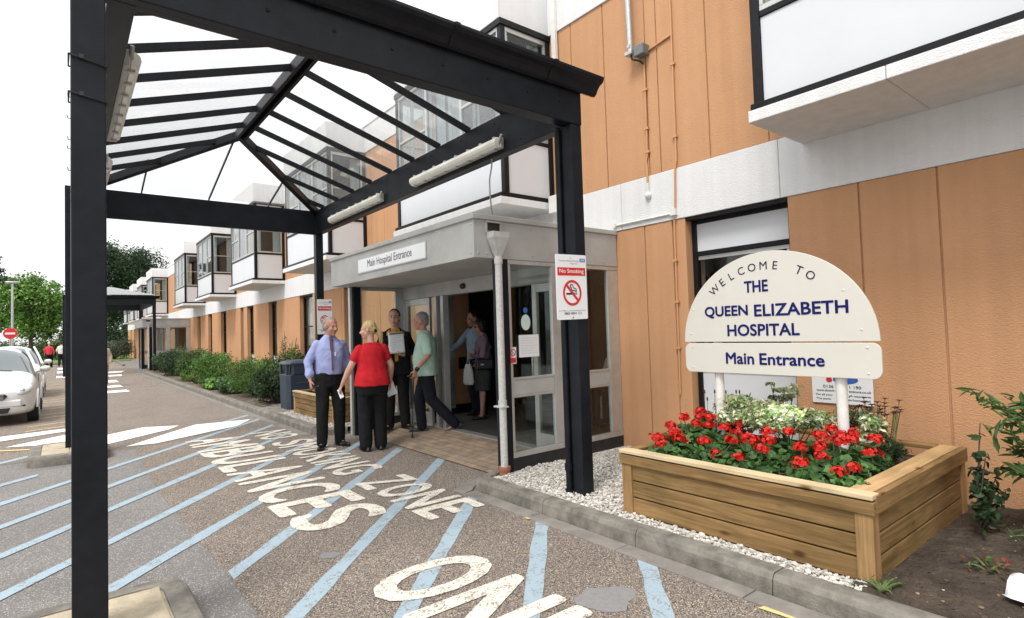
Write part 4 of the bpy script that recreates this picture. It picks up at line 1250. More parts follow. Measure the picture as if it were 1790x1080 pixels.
# ================================================================ PLANTERS AND BIN
def planter(x0, x1, y0, y1, zt, label):
    T = thing('wooden_planter', ((x0 + x1) / 2, (y0 + y1) / 2, 0.08), label, 'planter', 'timber planters by the entrance')
    z0 = 0.085; n_ = 3; hh = (zt - 0.10 - z0) / n_; pw = 0.09
    def side(name, axis, fixed0, fixed1, a, c, m):
        b = MB()
        for k in range(n_):
            za, zb_ = z0 + hh * k + (0.005 if k else 0), z0 + hh * (k + 1) - 0.005
            if axis == 'y': b.box(fixed0, fixed1, a, c, za, zb_)
            else: b.box(a, c, fixed0, fixed1, za, zb_)
        b.build(name, m, T, bevel=0.005)
    side('side_boards', 'y', x0 + 0.012, x0 + 0.045, y0 + pw, y1 - pw, M['wood_y'])
    side('side_boards', 'y', x1 - 0.045, x1 - 0.012, y0 + pw, y1 - pw, M['wood_y'])
    side('side_boards', 'x', y0 + 0.012, y0 + 0.045, x0 + pw, x1 - pw, M['wood_x'])
    side('side_boards', 'x', y1 - 0.045, y1 - 0.012, x0 + pw, x1 - pw, M['wood_x'])
    for px in (x0, x1 - pw):
        for py in (y0, y1 - pw):
            boxes('corner_post', M['wood_z'], [(px, px + pw, py, py + pw, z0 - 0.03, zt - 0.105)], T, 0.005)
    e = 0.012
    boxes('rim', M['wood_y'], [(x0 - e, x0 + 0.028, y0 - e, y1 + e, zt - 0.102, zt - 0.032)], T, 0.004)
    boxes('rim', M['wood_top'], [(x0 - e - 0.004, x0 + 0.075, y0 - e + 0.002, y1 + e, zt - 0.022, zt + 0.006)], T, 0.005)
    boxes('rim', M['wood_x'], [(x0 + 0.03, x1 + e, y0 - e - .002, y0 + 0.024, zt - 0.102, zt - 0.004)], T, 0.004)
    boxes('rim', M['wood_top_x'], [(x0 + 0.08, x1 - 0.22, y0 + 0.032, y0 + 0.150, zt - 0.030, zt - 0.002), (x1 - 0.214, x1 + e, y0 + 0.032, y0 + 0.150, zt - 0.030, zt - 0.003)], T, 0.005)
    boxes('rim', M['wood_x'], [(x0 + 0.08, x1 + e, y1 - 0.07, y1 + e, zt - 0.030, zt - 0.001)], T, 0.005)
    boxes('rim', M['wood_y'], [(x1 - 0.10, x1 + e, y0 + 0.155, y1 - 0.075, zt - 0.030, zt - 0.001)], T, 0.005)
    b = MB(); nx = 20
    vs = [(x0 + 0.05 + (x1 - x0 - 0.1) * i / nx, y0 + 0.05 + (y1 - y0 - 0.1) * j / nx, zt - 0.11 + 0.02 * noise.noise(Vector((i * .7, j * .7, x0)))) for j in range(nx + 1) for i in range(nx + 1)]
    b.add(vs, [(j * (nx + 1) + i, j * (nx + 1) + i + 1, (j + 1) * (nx + 1) + i + 1, (j + 1) * (nx + 1) + i) for j in range(nx) for i in range(nx)], 0, True)
    b.build('soil', M['soil'], T)
    return T


planter(3.37, 5.10, 1.215, 2.94, 0.555, 'large square timber planter full of red geraniums under the welcome sign')
planter(3.38, 4.35, 8.86, 10.86, 0.50, 'low timber planter beside the blue bin, behind the man in the blue shirt')

T = thing('litter_bin', (3.68, 11.57, 0.09), 'slate blue plastic litter bin with a domed hood at the kerb beside the shrubs', 'litter bin')
bx0, bx1, by0, by1 = 3.40, 3.95, 11.30, 11.85
def oct_ring(x0, x1, y0, y1, c, z):
    return [(x0 + c, y0, z), (x1 - c, y0, z), (x1, y0 + c, z), (x1, y1 - c, z), (x1 - c, y1, z), (x0 + c, y1, z), (x0, y1 - c, z), (x0, y0 + c, z)]
def ringmesh(rings, capb=True, capt=True):
    b = MB(); n_ = len(rings[0])
    b.add([p for r in rings for p in r], [(i * n_ + k, i * n_ + (k + 1) % n_, (i + 1) * n_ + (k + 1) % n_, (i + 1) * n_ + k) for i in range(len(rings) - 1) for k in range(n_)])
    if capb: b.add(rings[0], [tuple(range(n_))[::-1]])
    if capt: b.add(rings[-1], [tuple(range(n_))])
    return b
ringmesh([oct_ring(bx0 + .015, bx1 - .015, by0 + .015, by1 - .015, .05, .09), oct_ring(bx0 + .01, bx1 - .01, by0 + .01, by1 - .01, .06, .16), oct_ring(bx0, bx1, by0, by1, .07, .76), oct_ring(bx0 + .012, bx1 - .012, by0 + .012, by1 - .012, .07, .77)]).build('body', M['bin'], T, bevel=0.008)
hd = ringmesh([oct_ring(bx0 + .10, bx1, by0 - .006, by1 + .006, .03, .774), oct_ring(bx0 + .10, bx1, by0 - .006, by1 + .006, .03, .955)])
hd.build('hood', M['bin'], T, bevel=0.008)
lid = ringmesh([oct_ring(bx0 - .012, bx1 + .012, by0 - .016, by1 + .016, .07, .957), oct_ring(bx0 - .012, bx1 + .012, by0 - .016, by1 + .016, .07, .985), oct_ring(bx0 + .03, bx1 - .03, by0 + .03, by1 - .03, .08, 1.025), oct_ring(bx0 + .12, bx1 - .12, by0 + .12, by1 - .12, .08, 1.045)])
lid.build('lid', M['bin'], T, bevel=0.006)
boxes('lid_support', M['bin'], [(bx0 + .005, bx0 + .05, by0 + .05, by0 + .11, .772, .956), (bx0 + .005, bx0 + .05, by1 - .11, by1 - .05, .772, .956)], T, 0.006)
boxes('aperture', M['black'], [(bx0 + .085, bx0 + .099, by0 + .08, by1 - .08, .79, .94)], T)
boxes('label_slot', mat('bin_worn', (0.09, 0.11, 0.14), 0.5), [(bx0 + .18, bx0 + .42, by0 - .004, by0 + .0, .60, .612)], T)

# litter: white card in the soil
T = thing('paper_litter', (3.68, 0.60, 0.1), 'crumpled white paper lying on the soil at the right edge', 'litter')
b = MB(); nx = 8
vs = [(3.56 + 0.24 * i / nx + 0.02 * j / nx, 0.47 + 0.27 * j / nx, 0.112 + 0.035 * noise.noise(Vector((i * .5, j * .45, 2))) + 0.05 * (i / nx) + 0.02) for j in range(nx + 1) for i in range(nx + 1)]
b.add(vs, [(j * (nx + 1) + i, j * (nx + 1) + i + 1, (j + 1) * (nx + 1) + i + 1, (j + 1) * (nx + 1) + i) for j in range(nx) for i in range(nx)], 0, True)
o = b.build('paper', M['sign_white'], T); sm_ = o.modifiers.new('thick', 'SOLIDIFY'); sm_.thickness = 0.0015


# ---------------------------------------------------------------- loose stones and soil debris
def np_mesh(name, V, F, mats, cols=None, smooth=False, midx=None):
    me = bpy.data.meshes.new(name)
    k = F.shape[1]
    me.vertices.add(len(V)); me.vertices.foreach_set('co', V.astype(np.float32).ravel())
    me.loops.add(F.size); me.loops.foreach_set('vertex_index', F.astype(np.int32).ravel())
    me.polygons.add(len(F)); me.polygons.foreach_set('loop_start', np.arange(0, F.size, k, dtype=np.int32))
    for m in (mats if isinstance(mats, (list, tuple)) else [mats]): me.materials.append(m)
    if midx is not None: me.polygons.foreach_set('material_index', midx.astype(np.int32))
    me.polygons.foreach_set('use_smooth', np.full(len(F), smooth))
    me.update(calc_edges=True); me.validate()
    if cols is not None:
        at = me.attributes.new('leafcol', 'FLOAT_COLOR', 'POINT')
        at.data.foreach_set('color', np.concatenate([cols, np.ones((len(cols), 1))], 1).astype(np.float32).ravel())
    return me


def ico():
    t = (1 + 5 ** .5) / 2
    v = np.array([(-1, t, 0), (1, t, 0), (-1, -t, 0), (1, -t, 0), (0, -1, t), (0, 1, t), (0, -1, -t), (0, 1, -t), (t, 0, -1), (t, 0, 1), (-t, 0, -1), (-t, 0, 1)]) / math.sqrt(1 + t * t)
    f = np.array([(0, 11, 5), (0, 5, 1), (0, 1, 7), (0, 7, 10), (0, 10, 11), (1, 5, 9), (5, 11, 4), (11, 10, 2), (10, 7, 6), (7, 1, 8), (3, 9, 4), (3, 4, 2), (3, 2, 6), (3, 6, 8), (3, 8, 9), (4, 9, 5), (2, 4, 11), (6, 2, 10), (8, 6, 7), (9, 8, 1)])
    return v, f


ICO_V, ICO_F = ico()


def stones(name, P, R, mats, cols, flat=0.7):
    n_ = len(P)
    sc = R[:, None, None] * rng.uniform(0.6, 1.25, (n_, 1, 3)) * np.array([1, 1, flat])
    V = ICO_V[None] * (1 + rng.uniform(-0.28, 0.28, (n_, 12, 1))) * sc
    a = rng.uniform(0, 6.28, n_); ca, sa = np.cos(a), np.sin(a)
    x = V[:, :, 0] * ca[:, None] - V[:, :, 1] * sa[:, None]; y = V[:, :, 0] * sa[:, None] + V[:, :, 1] * ca[:, None]
    V = np.stack([x, y, V[:, :, 2]], -1) + P[:, None, :]
    F = (ICO_F[None] + 12 * np.arange(n_)[:, None, None]).reshape(-1, 3)
    C = np.repeat(cols, 12, 0)
    return np_mesh(name, V.reshape(-1, 3), F, mats, C)


def scatter(rects, n_):
    ar = np.array([(b - a) * (d - c) for a, b, c, d in rects]); k = rng.choice(len(rects), n_, p=ar / ar.sum())
    r = np.array(rects)[k]
    return r[:, 0] + rng.random(n_) * (r[:, 1] - r[:, 0]), r[:, 2] + rng.random(n_) * (r[:, 3] - r[:, 2])


M['stone_leafcol'] = leaf_mat('pale_stone_chips', 0.0, 0.85)
x, y = scatter([(3.20, 5.22, 2.96, 4.44), (3.20, 3.36, 1.24, 2.96), (3.63, 4.2, 4.40, 4.50), (3.16, 5.1, 8.62, 11.05)], 19000)
z = 0.08 + rng.random(len(x)) * 0.02
R = rng.uniform(0.008, 0.018, len(x))
g = rng.uniform(0.34, 0.70, (len(x), 1)); tint = rng.uniform(0, 1, (len(x), 1))
cols = g * (np.array([1.0, 0.965, 0.90]) * (1 - 0.25 * tint) + np.array([0.95, 0.87, 0.74]) * 0.25 * tint)
tag(link(bpy.data.objects.new('gravel', stones('gravel', np.stack([x, y, z], 1), R, M['stone_leafcol'], cols))), 'white limestone chippings around the post and planter', 'gravel', kind='stuff')

x, y = scatter([(3.22, 5.2, -1.5, 1.18)], 900)
z = np.array([soil_h(a, b_) for a, b_ in zip(x, y)]) + 0.003
R = rng.choice([0.005, 0.008, 0.012, 0.018], len(x), p=[0.5, 0.3, 0.15, 0.05])
pal = np.array([(0.05, 0.04, 0.03), (0.08, 0.06, 0.045), (0.2, 0.14, 0.08), (0.5, 0.47, 0.42), (0.33, 0.2, 0.11)])
cols = pal[rng.choice(5, len(x), p=[0.42, 0.35, 0.12, 0.04, 0.07])]
tag(link(bpy.data.objects.new('soil_debris', stones('soil_debris', np.stack([x, y, z], 1), R, M['stone_leafcol'], cols, 0.5))), 'twigs, bark chips and small stones on the bare soil', 'debris', kind='stuff')


# ================================================================ LEAVES
def leaf_cloud(P, N, S, cols, aspect=0.55, curl=0.25, jitter=0.9):
    """one six-vertex bent leaf per point: returns V,F(quads),C. N = preferred normals"""
    n_ = len(P)
    N = N + rng.normal(0, jitter, (n_, 3)); N /= np.linalg.norm(N, axis=1, keepdims=True) + 1e-9
    T = rng.normal(0, 1, (n_, 3)); T -= (T * N).sum(1, keepdims=True) * N; T /= np.linalg.norm(T, axis=1, keepdims=True) + 1e-9
    B = np.cross(N, T)
    S = np.asarray(S)[:, None] if np.ndim(S) else np.full((n_, 1), S)
    L, Wd = S, S * aspect
    tip = P + T * L * 0.5 - N * curl * L * 0.4; base = P - T * L * 0.5
    l1 = P + B * Wd * 0.5 - T * L * 0.12 + N * curl * Wd * .4; r1 = P - B * Wd * 0.5 - T * L * 0.12 + N * curl * Wd * .4
    l2 = P + B * Wd * 0.36 + T * L * 0.24; r2 = P - B * Wd * 0.36 + T * L * 0.24
    m_ = P + T * L * 0.02
    V = np.stack([base, r1, r2, tip, l2, l1], 1).reshape(-1, 3)
    k = 6 * np.arange(n_)[:, None]
    F = np.concatenate([k + np.array([[0, 1, 2, 3]]), k + np.array([[0, 3, 4, 5]])], 0)
    return V, F, np.repeat(cols, 6, 0)


def clump_points(clumps, n_, shell=0.55):
    """points in a set of ellipsoids (cx,cy,cz,rx,ry,rz), denser toward the skin"""
    C = np.array(clumps, float)
    vol = (C[:, 3] * C[:, 4] * C[:, 5]) ** (2 / 3)
    k = rng.choice(len(C), n_, p=vol / vol.sum())
    D = rng.normal(0, 1, (n_, 3)); D /= np.linalg.norm(D, axis=1, keepdims=True)
    r = (shell + (1 - shell) * rng.random(n_)) * (1 + 0.16 * rng.normal(0, 1, n_))
    return C[k, :3] + D * r[:, None] * C[k, 3:6], D, k


def palette(base, n_, k=None, spread=0.28, hue=0.08):
    base = np.array(base)
    c = base[rng.integers(0, len(base), n_)] * np.exp(rng.normal(0, spread, (n_, 1)))
    if k is not None:
        c = c * np.exp(np.random.default_rng(3).normal(0, 0.22, int(k.max()) + 1))[k][:, None]
    c[:, 0] *= np.exp(rng.normal(0, hue, n_))
    return np.clip(c, 0.004, 0.9)


def foliage_obj(name, clumps, n_, size, base, parent, aspect=0.55, shell=0.5, up=0.4, m='leaf', jitter=0.9, zmin=None, spread=0.28, fk=True):
    P, D, k = clump_points(clumps, n_, shell)
    if zmin is not None: P[:, 2] = np.where(P[:, 2] < zmin, zmin + rng.random(n_) * 0.05, P[:, 2])
    Nn = D * 0.8 + np.array([0, 0, up])
    V, F, C = leaf_cloud(P, Nn, size * rng.uniform(0.65, 1.3, n_), palette(base, n_, k if fk else None, spread), aspect, 0.25, jitter)
    off = ORIGIN[parent]
    return link(bpy.data.objects.new(name, np_mesh(name, V - np.array(off), F, M[m], C)), parent, off)


def blobby(c, r, n_, rr=(0.35, 0.55), zmin=0.0, rnd=None):
    """random sub-clumps filling an ellipsoid c,r"""
    rd = rnd or random
    out = []
    for i in range(n_):
        while True:
            d = Vector((rd.uniform(-1, 1), rd.uniform(-1, 1), rd.uniform(-1, 1)))
            if d.length < 1: break
        d = d.normalized() * (d.length ** 0.5) * 0.78
        s = rd.uniform(*rr)
        out.append((c[0] + d.x * r[0], c[1] + d.y * r[1], max(zmin, c[2] + d.z * r[2]), r[0] * s, r[1] * s, r[2] * s))
    return out


GREEN = [(0.045, 0.085, 0.018), (0.06, 0.11, 0.025), (0.035, 0.07, 0.02)]
BRIGHT = [(0.075, 0.155, 0.03), (0.062, 0.13, 0.026), (0.09, 0.17, 0.038)]
DARKG = [(0.022, 0.045, 0.018), (0.03, 0.06, 0.022), (0.04, 0.07, 0.03)]
OLIVE = [(0.10, 0.14, 0.04), (0.14, 0.18, 0.05), (0.08, 0.11, 0.035)]
VARIEG = [(0.58, 0.63, 0.40), (0.70, 0.72, 0.54), (0.22, 0.33, 0.11), (0.42, 0.53, 0.24)]
GERAN = [(0.055, 0.13, 0.03), (0.075, 0.16, 0.04), (0.04, 0.10, 0.028)]


def stems(T, base, tips, r=0.006, m='stem', name='stem'):
    b = MB()
    for t in tips:
        t = Vector(t); q = Vector(base)
        mid = q.lerp(t, 0.5) + Vector((random.uniform(-.03, .03), random.uniform(-.03, .03), 0))
        b.tube([q, mid, t], [r, r * 0.8, r * 0.5], 6)
    return b.build(name, M[m], T)


def shrub(loc, r, n_, size, pal, label, group='shrubs in the bed beside the road', nb=14, aspect=0.5, name='shrub', spiky=0.0, up=0.4):
    T = thing(name, loc, label, 'shrub', group)
    rd = random.Random(int(loc[1] * 100))
    n_ = int(n_ * 2.1); size *= .86; nb += 8; r = (r[0] * 1.05, r[1] * 0.92, r[2] * 0.86); pal = [tuple(v * 1.2 for v in q) for q in pal]
    c = (loc[0], loc[1], loc[2] + r[2] * 0.98)
    cl = blobby(c, r, nb, (0.34, 0.5), loc[2] + 0.08, rd)
    stems(T, (loc[0], loc[1], loc[2] - 0.02), [q[:3] for q in cl], 0.012, 'bark')
    foliage_obj('foliage', cl, n_, size, pal, T, aspect, 0.45, up, zmin=loc[2] + 0.02)
    return T

# ---------------------------------------------------------------- shrub bed
shrub((3.66, 12.95, .08), (0.48, 0.55, 0.46), 2600, 0.085, DARKG, 'dark pointed leaf shrub just left of the blue bin', aspect=0.3, nb=14)
shrub((4.25, 13.6, .08), (0.55, 0.62, 0.62), 2600, 0.07, GREEN, 'green shrub against the wall behind the blue bin')
shrub((4.30, 12.75, .08), (0.5, 0.45, 0.60), 2200, 0.07, GREEN, 'leafy shrub between the blue bin and the orange wall')
shrub((3.72, 14.9, .08), (0.58, 0.85, 0.58), 4200, 0.06, BRIGHT, 'rounded bright green feathery shrub, second left of the bin', aspect=0.3, nb=18)
shrub((3.45, 16.4, .08), (0.36, 0.7, 0.24), 1700, 0.10, [(0.07, 0.14, 0.05), (0.10, 0.18, 0.07)], 'low patch of broad grey green leaves at the kerb', nb=10, aspect=0.6)
shrub((4.35, 16.2, .08), (0.5, 0.7, 0.5), 2200, 0.075, GREEN, 'mid green shrub under the ground floor windows behind the feathery one')
shrub((3.60, 19.0, .08), (0.55, 1.15, 0.60), 3800, 0.07, BRIGHT, 'wide light green shrub at the middle of the bed', nb=18)
shrub((3.38, 18.1, .08), (0.25, 0.4, 0.2), 700, 0.12, [(0.13, 0.25, 0.06), (0.2, 0.32, 0.1)], 'pale broad leaved plant at the kerb, below the wide shrub', nb=6, aspect=0.6)
shrub((3.42, 20.9, .08), (0.32, 0.45, 0.25), 800, 0.06, OLIVE, 'small yellowish rounded shrub at the kerb', nb=7)
shrub((3.75, 23.0, .08), (0.6, 1.25, 0.62), 3200, 0.075, GREEN, 'tall dark topped shrub past the wide light one', nb=16)
shrub((3.40, 22.4, .08), (0.28, 0.5, 0.3), 700, 0.09, BRIGHT, 'low leafy clump in front of the tall dark shrub', nb=6)
shrub((3.68, 26.6, .08), (0.58, 1.6, 0.64), 3000, 0.08, DARKG, 'long dark hedge like shrub near the far canopy', nb=16)
shrub((3.75, 30.0, .08), (0.55, 1.2, 0.55), 1800, 0.09, DARKG, 'last dark shrub beside the far porch', nb=12)
T = thing('flower_spike_plant', (4.7, 15.6, .08), 'tall thin stemmed plant with seed spikes rising above the shrubs by a window', 'plant')
b = MB(); tips = []
for k in range(7):
    a = random.uniform(0, 6.28); q = Vector((4.7 + 0.25 * math.cos(a), 15.6 + 0.35 * math.sin(a), random.uniform(1.25, 1.72))); tips.append(q)
stems(T, (4.7, 15.6, .08), tips, 0.010)
foliage_obj('foliage', [(q.x, q.y, q.z - 0.2 - 0.12 * j, .05 + .03 * j, .05 + .03 * j, .12) for q in tips for j in range(4)], 900, 0.05, [(0.12, 0.15, 0.05), (0.16, 0.13, 0.07)], T, 0.35)

# ---------------------------------------------------------------- planter flowers
ZP = 0.46


def geranium(x, y, z, heads, label, spread=0.16):
    x += 0.09; z -= 0.03; heads = [(a + 0.09, b_, c - 0.02) for a, b_, c in heads]
    T = thing('geranium', (x, y, ZP), label, 'flower', 'red geraniums in the timber planter')
    cl = [(x + random.uniform(-spread, spread), y + random.uniform(-spread, spread), z - random.uniform(0.02, 0.10), 0.10, 0.10, 0.06) for _ in range(9)]
    n_ = 250
    P, D, k = clump_points(cl, n_, 0.6)
    P[:, 0] = np.maximum(P[:, 0], 3.47 + rng.random(n_) * .03); P[:, 1] = np.maximum(P[:, 1], 1.41 + rng.random(n_) * .04)
    # round scalloped leaves
    Nn = D * 0.5 + np.array([-0.25, -0.15, 0.8]); Nn = Nn + rng.normal(0, 0.35, (n_, 3)); Nn /= np.linalg.norm(Nn, axis=1, keepdims=True)
    Tn = rng.normal(0, 1, (n_, 3)); Tn -= (Tn * Nn).sum(1, keepdims=True) * Nn; Tn /= np.linalg.norm(Tn, axis=1, keepdims=True); Bn = np.cross(Nn, Tn)
    S = rng.uniform(0.022, 0.042, (n_, 1)); rim = []
    nr = 10
    for q in range(nr):
        a = 2 * math.pi * q / nr; s_ = (1.0 if q % 2 else 0.86) * (0.35 if q == 0 else 1)
        rim.append(P + (Tn * math.cos(a) + Bn * math.sin(a)) * S * s_ + Nn * S * (0.22 if q % 2 else 0.12))
    V = np.stack([P] + rim, 1).reshape(-1, 3); kk = 11 * np.arange(n_)[:, None]
    F = np.concatenate([kk + np.array([[0, 1 + q, 1 + (q + 1) % nr]]) for q in range(nr)], 0)
    C = np.repeat(palette(GERAN, n_, None, 0.3), 11, 0).reshape(-1, 11, 3)
    C[:, 0] *= 0.75; C = C.reshape(-1, 3)
    off = ORIGIN[T]
    link(bpy.data.objects.new('foliage', np_mesh('foliage', V - np.array(off), F, M['leaf'], C)), T, off)
    for (hx, hy, hz) in heads:
        s = MB(); s.tube([(x, y, ZP), ((x + hx) / 2, (y + hy) / 2, (z + ZP) / 2 + 0.03), (hx, hy, hz - 0.015)], [0.004, 0.0035, 0.003], 6)
        st = s.build('flower_stalk', M['stem'], T)
        m_ = random.randint(40, 64); rr = random.uniform(0.034, 0.054)
        D = rng.normal(0, 1, (m_, 3)); D[:, 2] = np.abs(D[:, 2]) * 0.9 - 0.25; D /= np.linalg.norm(D, axis=1, keepdims=True)
        Pc = np.array([hx, hy, hz]) + (D * rng.uniform(.45, 1.18, (m_, 1)) + rng.normal(0, .12, (m_, 3))) * rr * rng.uniform(.8, 1.2, (1, 3)) * np.array([1, 1, 0.8])
        VV, FF, CC = [], [], []
        o_ = 0
        for i in range(m_):
            nn_ = Vector(D[i]); a_, b_ = frame_of(nn_)
            c0 = np.array([0.78, 0.024, 0.016]) * random.uniform(0.45, 1.15)
            sz = random.uniform(0.011, 0.018); ph = random.uniform(0, 6.28); c = Vector(Pc[i])
            for q in range(5):
                t = ph + q * 1.2566
                e = (a_ * math.cos(t) + b_ * math.sin(t)); f = (a_ * -math.sin(t) + b_ * math.cos(t))
                VV += [c, c + e * sz * .6 - f * sz * .42 + nn_ * sz * .12, c + e * sz * 1.05 + nn_ * sz * .05, c + e * sz * .6 + f * sz * .42 + nn_ * sz * .12]
                FF.append((o_, o_ + 1, o_ + 2, o_ + 3)); o_ += 4; CC += [c0 * random.uniform(.85, 1.1)] * 4
        me = np_mesh('flower_head', np.array([tuple(v) for v in VV]) - np.array(off), np.array(FF), M['petal'], np.array(CC))
        link(bpy.data.objects.new('flower_head', me), T, off)


# flower heads read from the photograph, grouped into plants: (plant x, plant y, crown z, heads, label)
geranium(3.62, 2.66, 0.63, [(3.56, 2.80, .645), (3.62, 2.70, .69), (3.70, 2.78, .72), (3.58, 2.62, .655), (3.52, 2.74, .60)], 'geranium with a loose spray of red heads at the far front corner of the planter')
geranium(3.90, 2.70, 0.69, [(3.80, 2.62, .74), (3.92, 2.66, .78), (3.98, 2.60, .77), (3.88, 2.78, .76), (3.86, 2.54, .73), (4.02, 2.72, .80)], 'dense red geranium in front of the left sign post')
geranium(3.62, 2.36, 0.61, [(3.60, 2.42, .66), (3.55, 2.30, .58), (3.70, 2.26, .67)], 'small headed red geranium along the front rim, second from the far corner')
geranium(3.86, 2.32, 0.66, [(3.82, 2.38, .735), (3.90, 2.30, .76), (3.76, 2.24, .72)], 'red geranium between the front row and the pale variegated leaves, left of centre')
geranium(3.62, 2.02, 0.62, [(3.66, 2.10, .70), (3.60, 1.98, .665), (3.54, 2.12, .60), (3.70, 1.98, .71)], 'red geranium at the middle of the front rim with four heads')
geranium(3.86, 1.96, 0.66, [(3.80, 2.04, .745), (3.86, 1.92, .75)], 'red geranium with big round heads below the sign centre')
geranium(3.64, 1.70, 0.61, [(3.68, 1.76, .69), (3.58, 1.72, .61), (3.64, 1.62, .665), (3.74, 1.66, .70)], 'red geranium in front of the right sign post at the rim')
geranium(3.94, 1.66, 0.68, [(3.88, 1.72, .75), (3.96, 1.62, .76), (4.02, 1.70, .77), (3.86, 1.60, .73), (4.06, 1.58, .75), (3.92, 1.54, .74)], 'heavy red geranium cluster hiding the foot of the right sign post')
geranium(3.62, 1.44, 0.58, [(3.58, 1.50, .60), (3.70, 1.46, .61)], 'sparse red geranium at the near front corner of the planter')
geranium(3.98, 1.40, 0.62, [(3.95, 1.45, .665), (4.12, 1.48, .72)], 'geranium with two heads beside the near rim board')
geranium(4.34, 2.70, 0.76, [(4.26, 2.66, .84), (4.36, 2.56, .85), (4.40, 2.46, .85)], 'dark red geranium set back behind the left sign post')


def fine_plant(name, loc, clumps, n_, size, pal, label, cat='plant', aspect=0.35, group=None, up=0.4):
    T = thing(name, loc, label, cat, group)
    stems(T, loc, [q[:3] for q in clumps], 0.005)
    foliage_obj('foliage', clumps, n_, size, pal, T, aspect, 0.4, up, zmin=loc[2])
    return T


def divided(name, loc, clumps, n_, size, label, group=None):
    """variegated deeply cut leaves: cream edged leaflets"""
    return fine_plant(name, loc, clumps, n_, size, VARIEG, label, 'plant', 0.42, group, 0.9)


G_ = 'pale variegated plants in the planter'
divided('variegated_plant', (4.34, 2.52, ZP), blobby((4.30, 2.46, .79), (.22, .26, .13), 12, (.3, .5)), 2800, 0.045, 'low pale variegated mound between the sign posts, farther half', G_)
divided('variegated_plant', (4.24, 2.06, ZP), blobby((4.18, 2.06, .79), (.26, .32, .14), 14, (.3, .5)), 3600, 0.045, 'broad pale variegated mound under the sign centre', G_)
divided('variegated_plant', (4.36, 1.66, ZP), blobby((4.32, 1.66, .74), (.20, .2, .14), 9, (.3, .5)), 1800, 0.045, 'pale variegated mound behind the right sign post', G_)
T = divided('variegated_plant', (4.75, 2.34, ZP), [(4.75, 2.34, .70, .12, .15, .10), (4.72, 2.36, .86, .07, .10, .03), (4.70, 2.30, .93, .09, .11, .02), (4.72, 2.22, .97, .05, .06, .015), (4.66, 2.40, .98, .05, .05, .015), (4.68, 2.24, .89, .05, .07, .02)], 420, 0.05, 'tall open variegated sprig standing up before the white window panel', G_)

T = fine_plant('dark_flowered_plant', (4.60, 1.50, ZP), blobby((4.52, 1.60, .63), (.36, .22, .16), 22, (.28, .42)), 9000, 0.030, DARKG + [(0.05, 0.10, 0.03)], 'dark green mound with deep purple daisies at the near back corner of the planter', 'plant', 0.25)
for k in range(44):
    a, rr = random.uniform(0, 6.28), random.uniform(0.05, 0.32)
    x, y, z = 4.56 + rr * math.cos(a) * 1.1, 1.60 + rr * math.sin(a) * .72, random.uniform(.76, .90)
    b = MB(); b.tube([(x * .7 + 4.55 * .3, y * .7 + 1.6 * .3, .58), (x, y, z)], 0.0022, 5)
    for q in range(9):
        t = q * .698; d = Vector((math.cos(t), math.sin(t), 0.25)); e = Vector((-math.sin(t), math.cos(t), 0))
        c = Vector((x, y, z)); b.add([c, c + d * .018 - e * .007, c + d * .034, c + d * .018 + e * .007], [(0, 1, 2, 3)], 1)
    b.ell((x, y, z), (.006, .006, .004), nu=8, nv=4, mi=1)
    b.build('purple_flower', [M['stem'], mat('deep_purple', (0.035, 0.012, 0.022), 0.6) if k == 0 else bpy.data.materials['deep_purple']], T)
fine_plant('dark_cushion_plant', (4.86, 1.86, ZP), blobby((4.86, 1.86, .58), (.16, .22, .10), 8, (.3, .5)), 1500, 0.028, DARKG, 'dark low cushion plant against the back board of the planter', 'plant', 0.3)
T = fine_plant('lavender_plant', (4.62, 2.80, ZP), blobby((4.62, 2.80, .66), (.16, .12, .17), 9, (.3, .45)), 1900, 0.035, DARKG + [(0.06, 0.10, 0.05)], 'grey green lavender like bush behind the left sign post', 'plant', 0.16)
for k in range(12):
    x, y = 4.62 + random.uniform(-.15, .15), 2.80 + random.uniform(-.12, .12); z = random.uniform(.80, .90)
    b = MB(); b.tube([(x, y, .62), (x + .01, y, z)], 0.002, 5)
    b.ell((x + .01, y, z), (.008, .008, .02), nu=7, nv=5, mi=1)
    b.build('flower_spike', [M['stem'], mat('lilac', (0.12, 0.09, 0.22), 0.6) if k == 0 else bpy.data.materials['lilac']], T)
fine_plant('geranium_greens', (3.75, 2.2, ZP), [(3.6 + .2 * (k % 2), 1.4 + .13 * k, .54, .10, .10, .04) for k in range(11)], 900, 0.05, GERAN, 'carpet of young green leaves along the front of the planter', 'plant', 0.8, None, 1.2)
T = thing('orange_bedding_plant', (3.75, 9.5, .42), 'few orange flowers and leaves in the low planter by the bin', 'flower')
foliage_obj('foliage', blobby((3.8, 9.6, .46), (.3, .7, .08), 10, (.25, .4)), 700, 0.05, GREEN, T, 0.5)
foliage_obj('petals', [(3.62, 8.98 + .2 * k, .52, .03, .03, .03) for k in range(7)], 140, 0.03, [(0.65, 0.14, 0.02)], T, 0.7, m='petal')

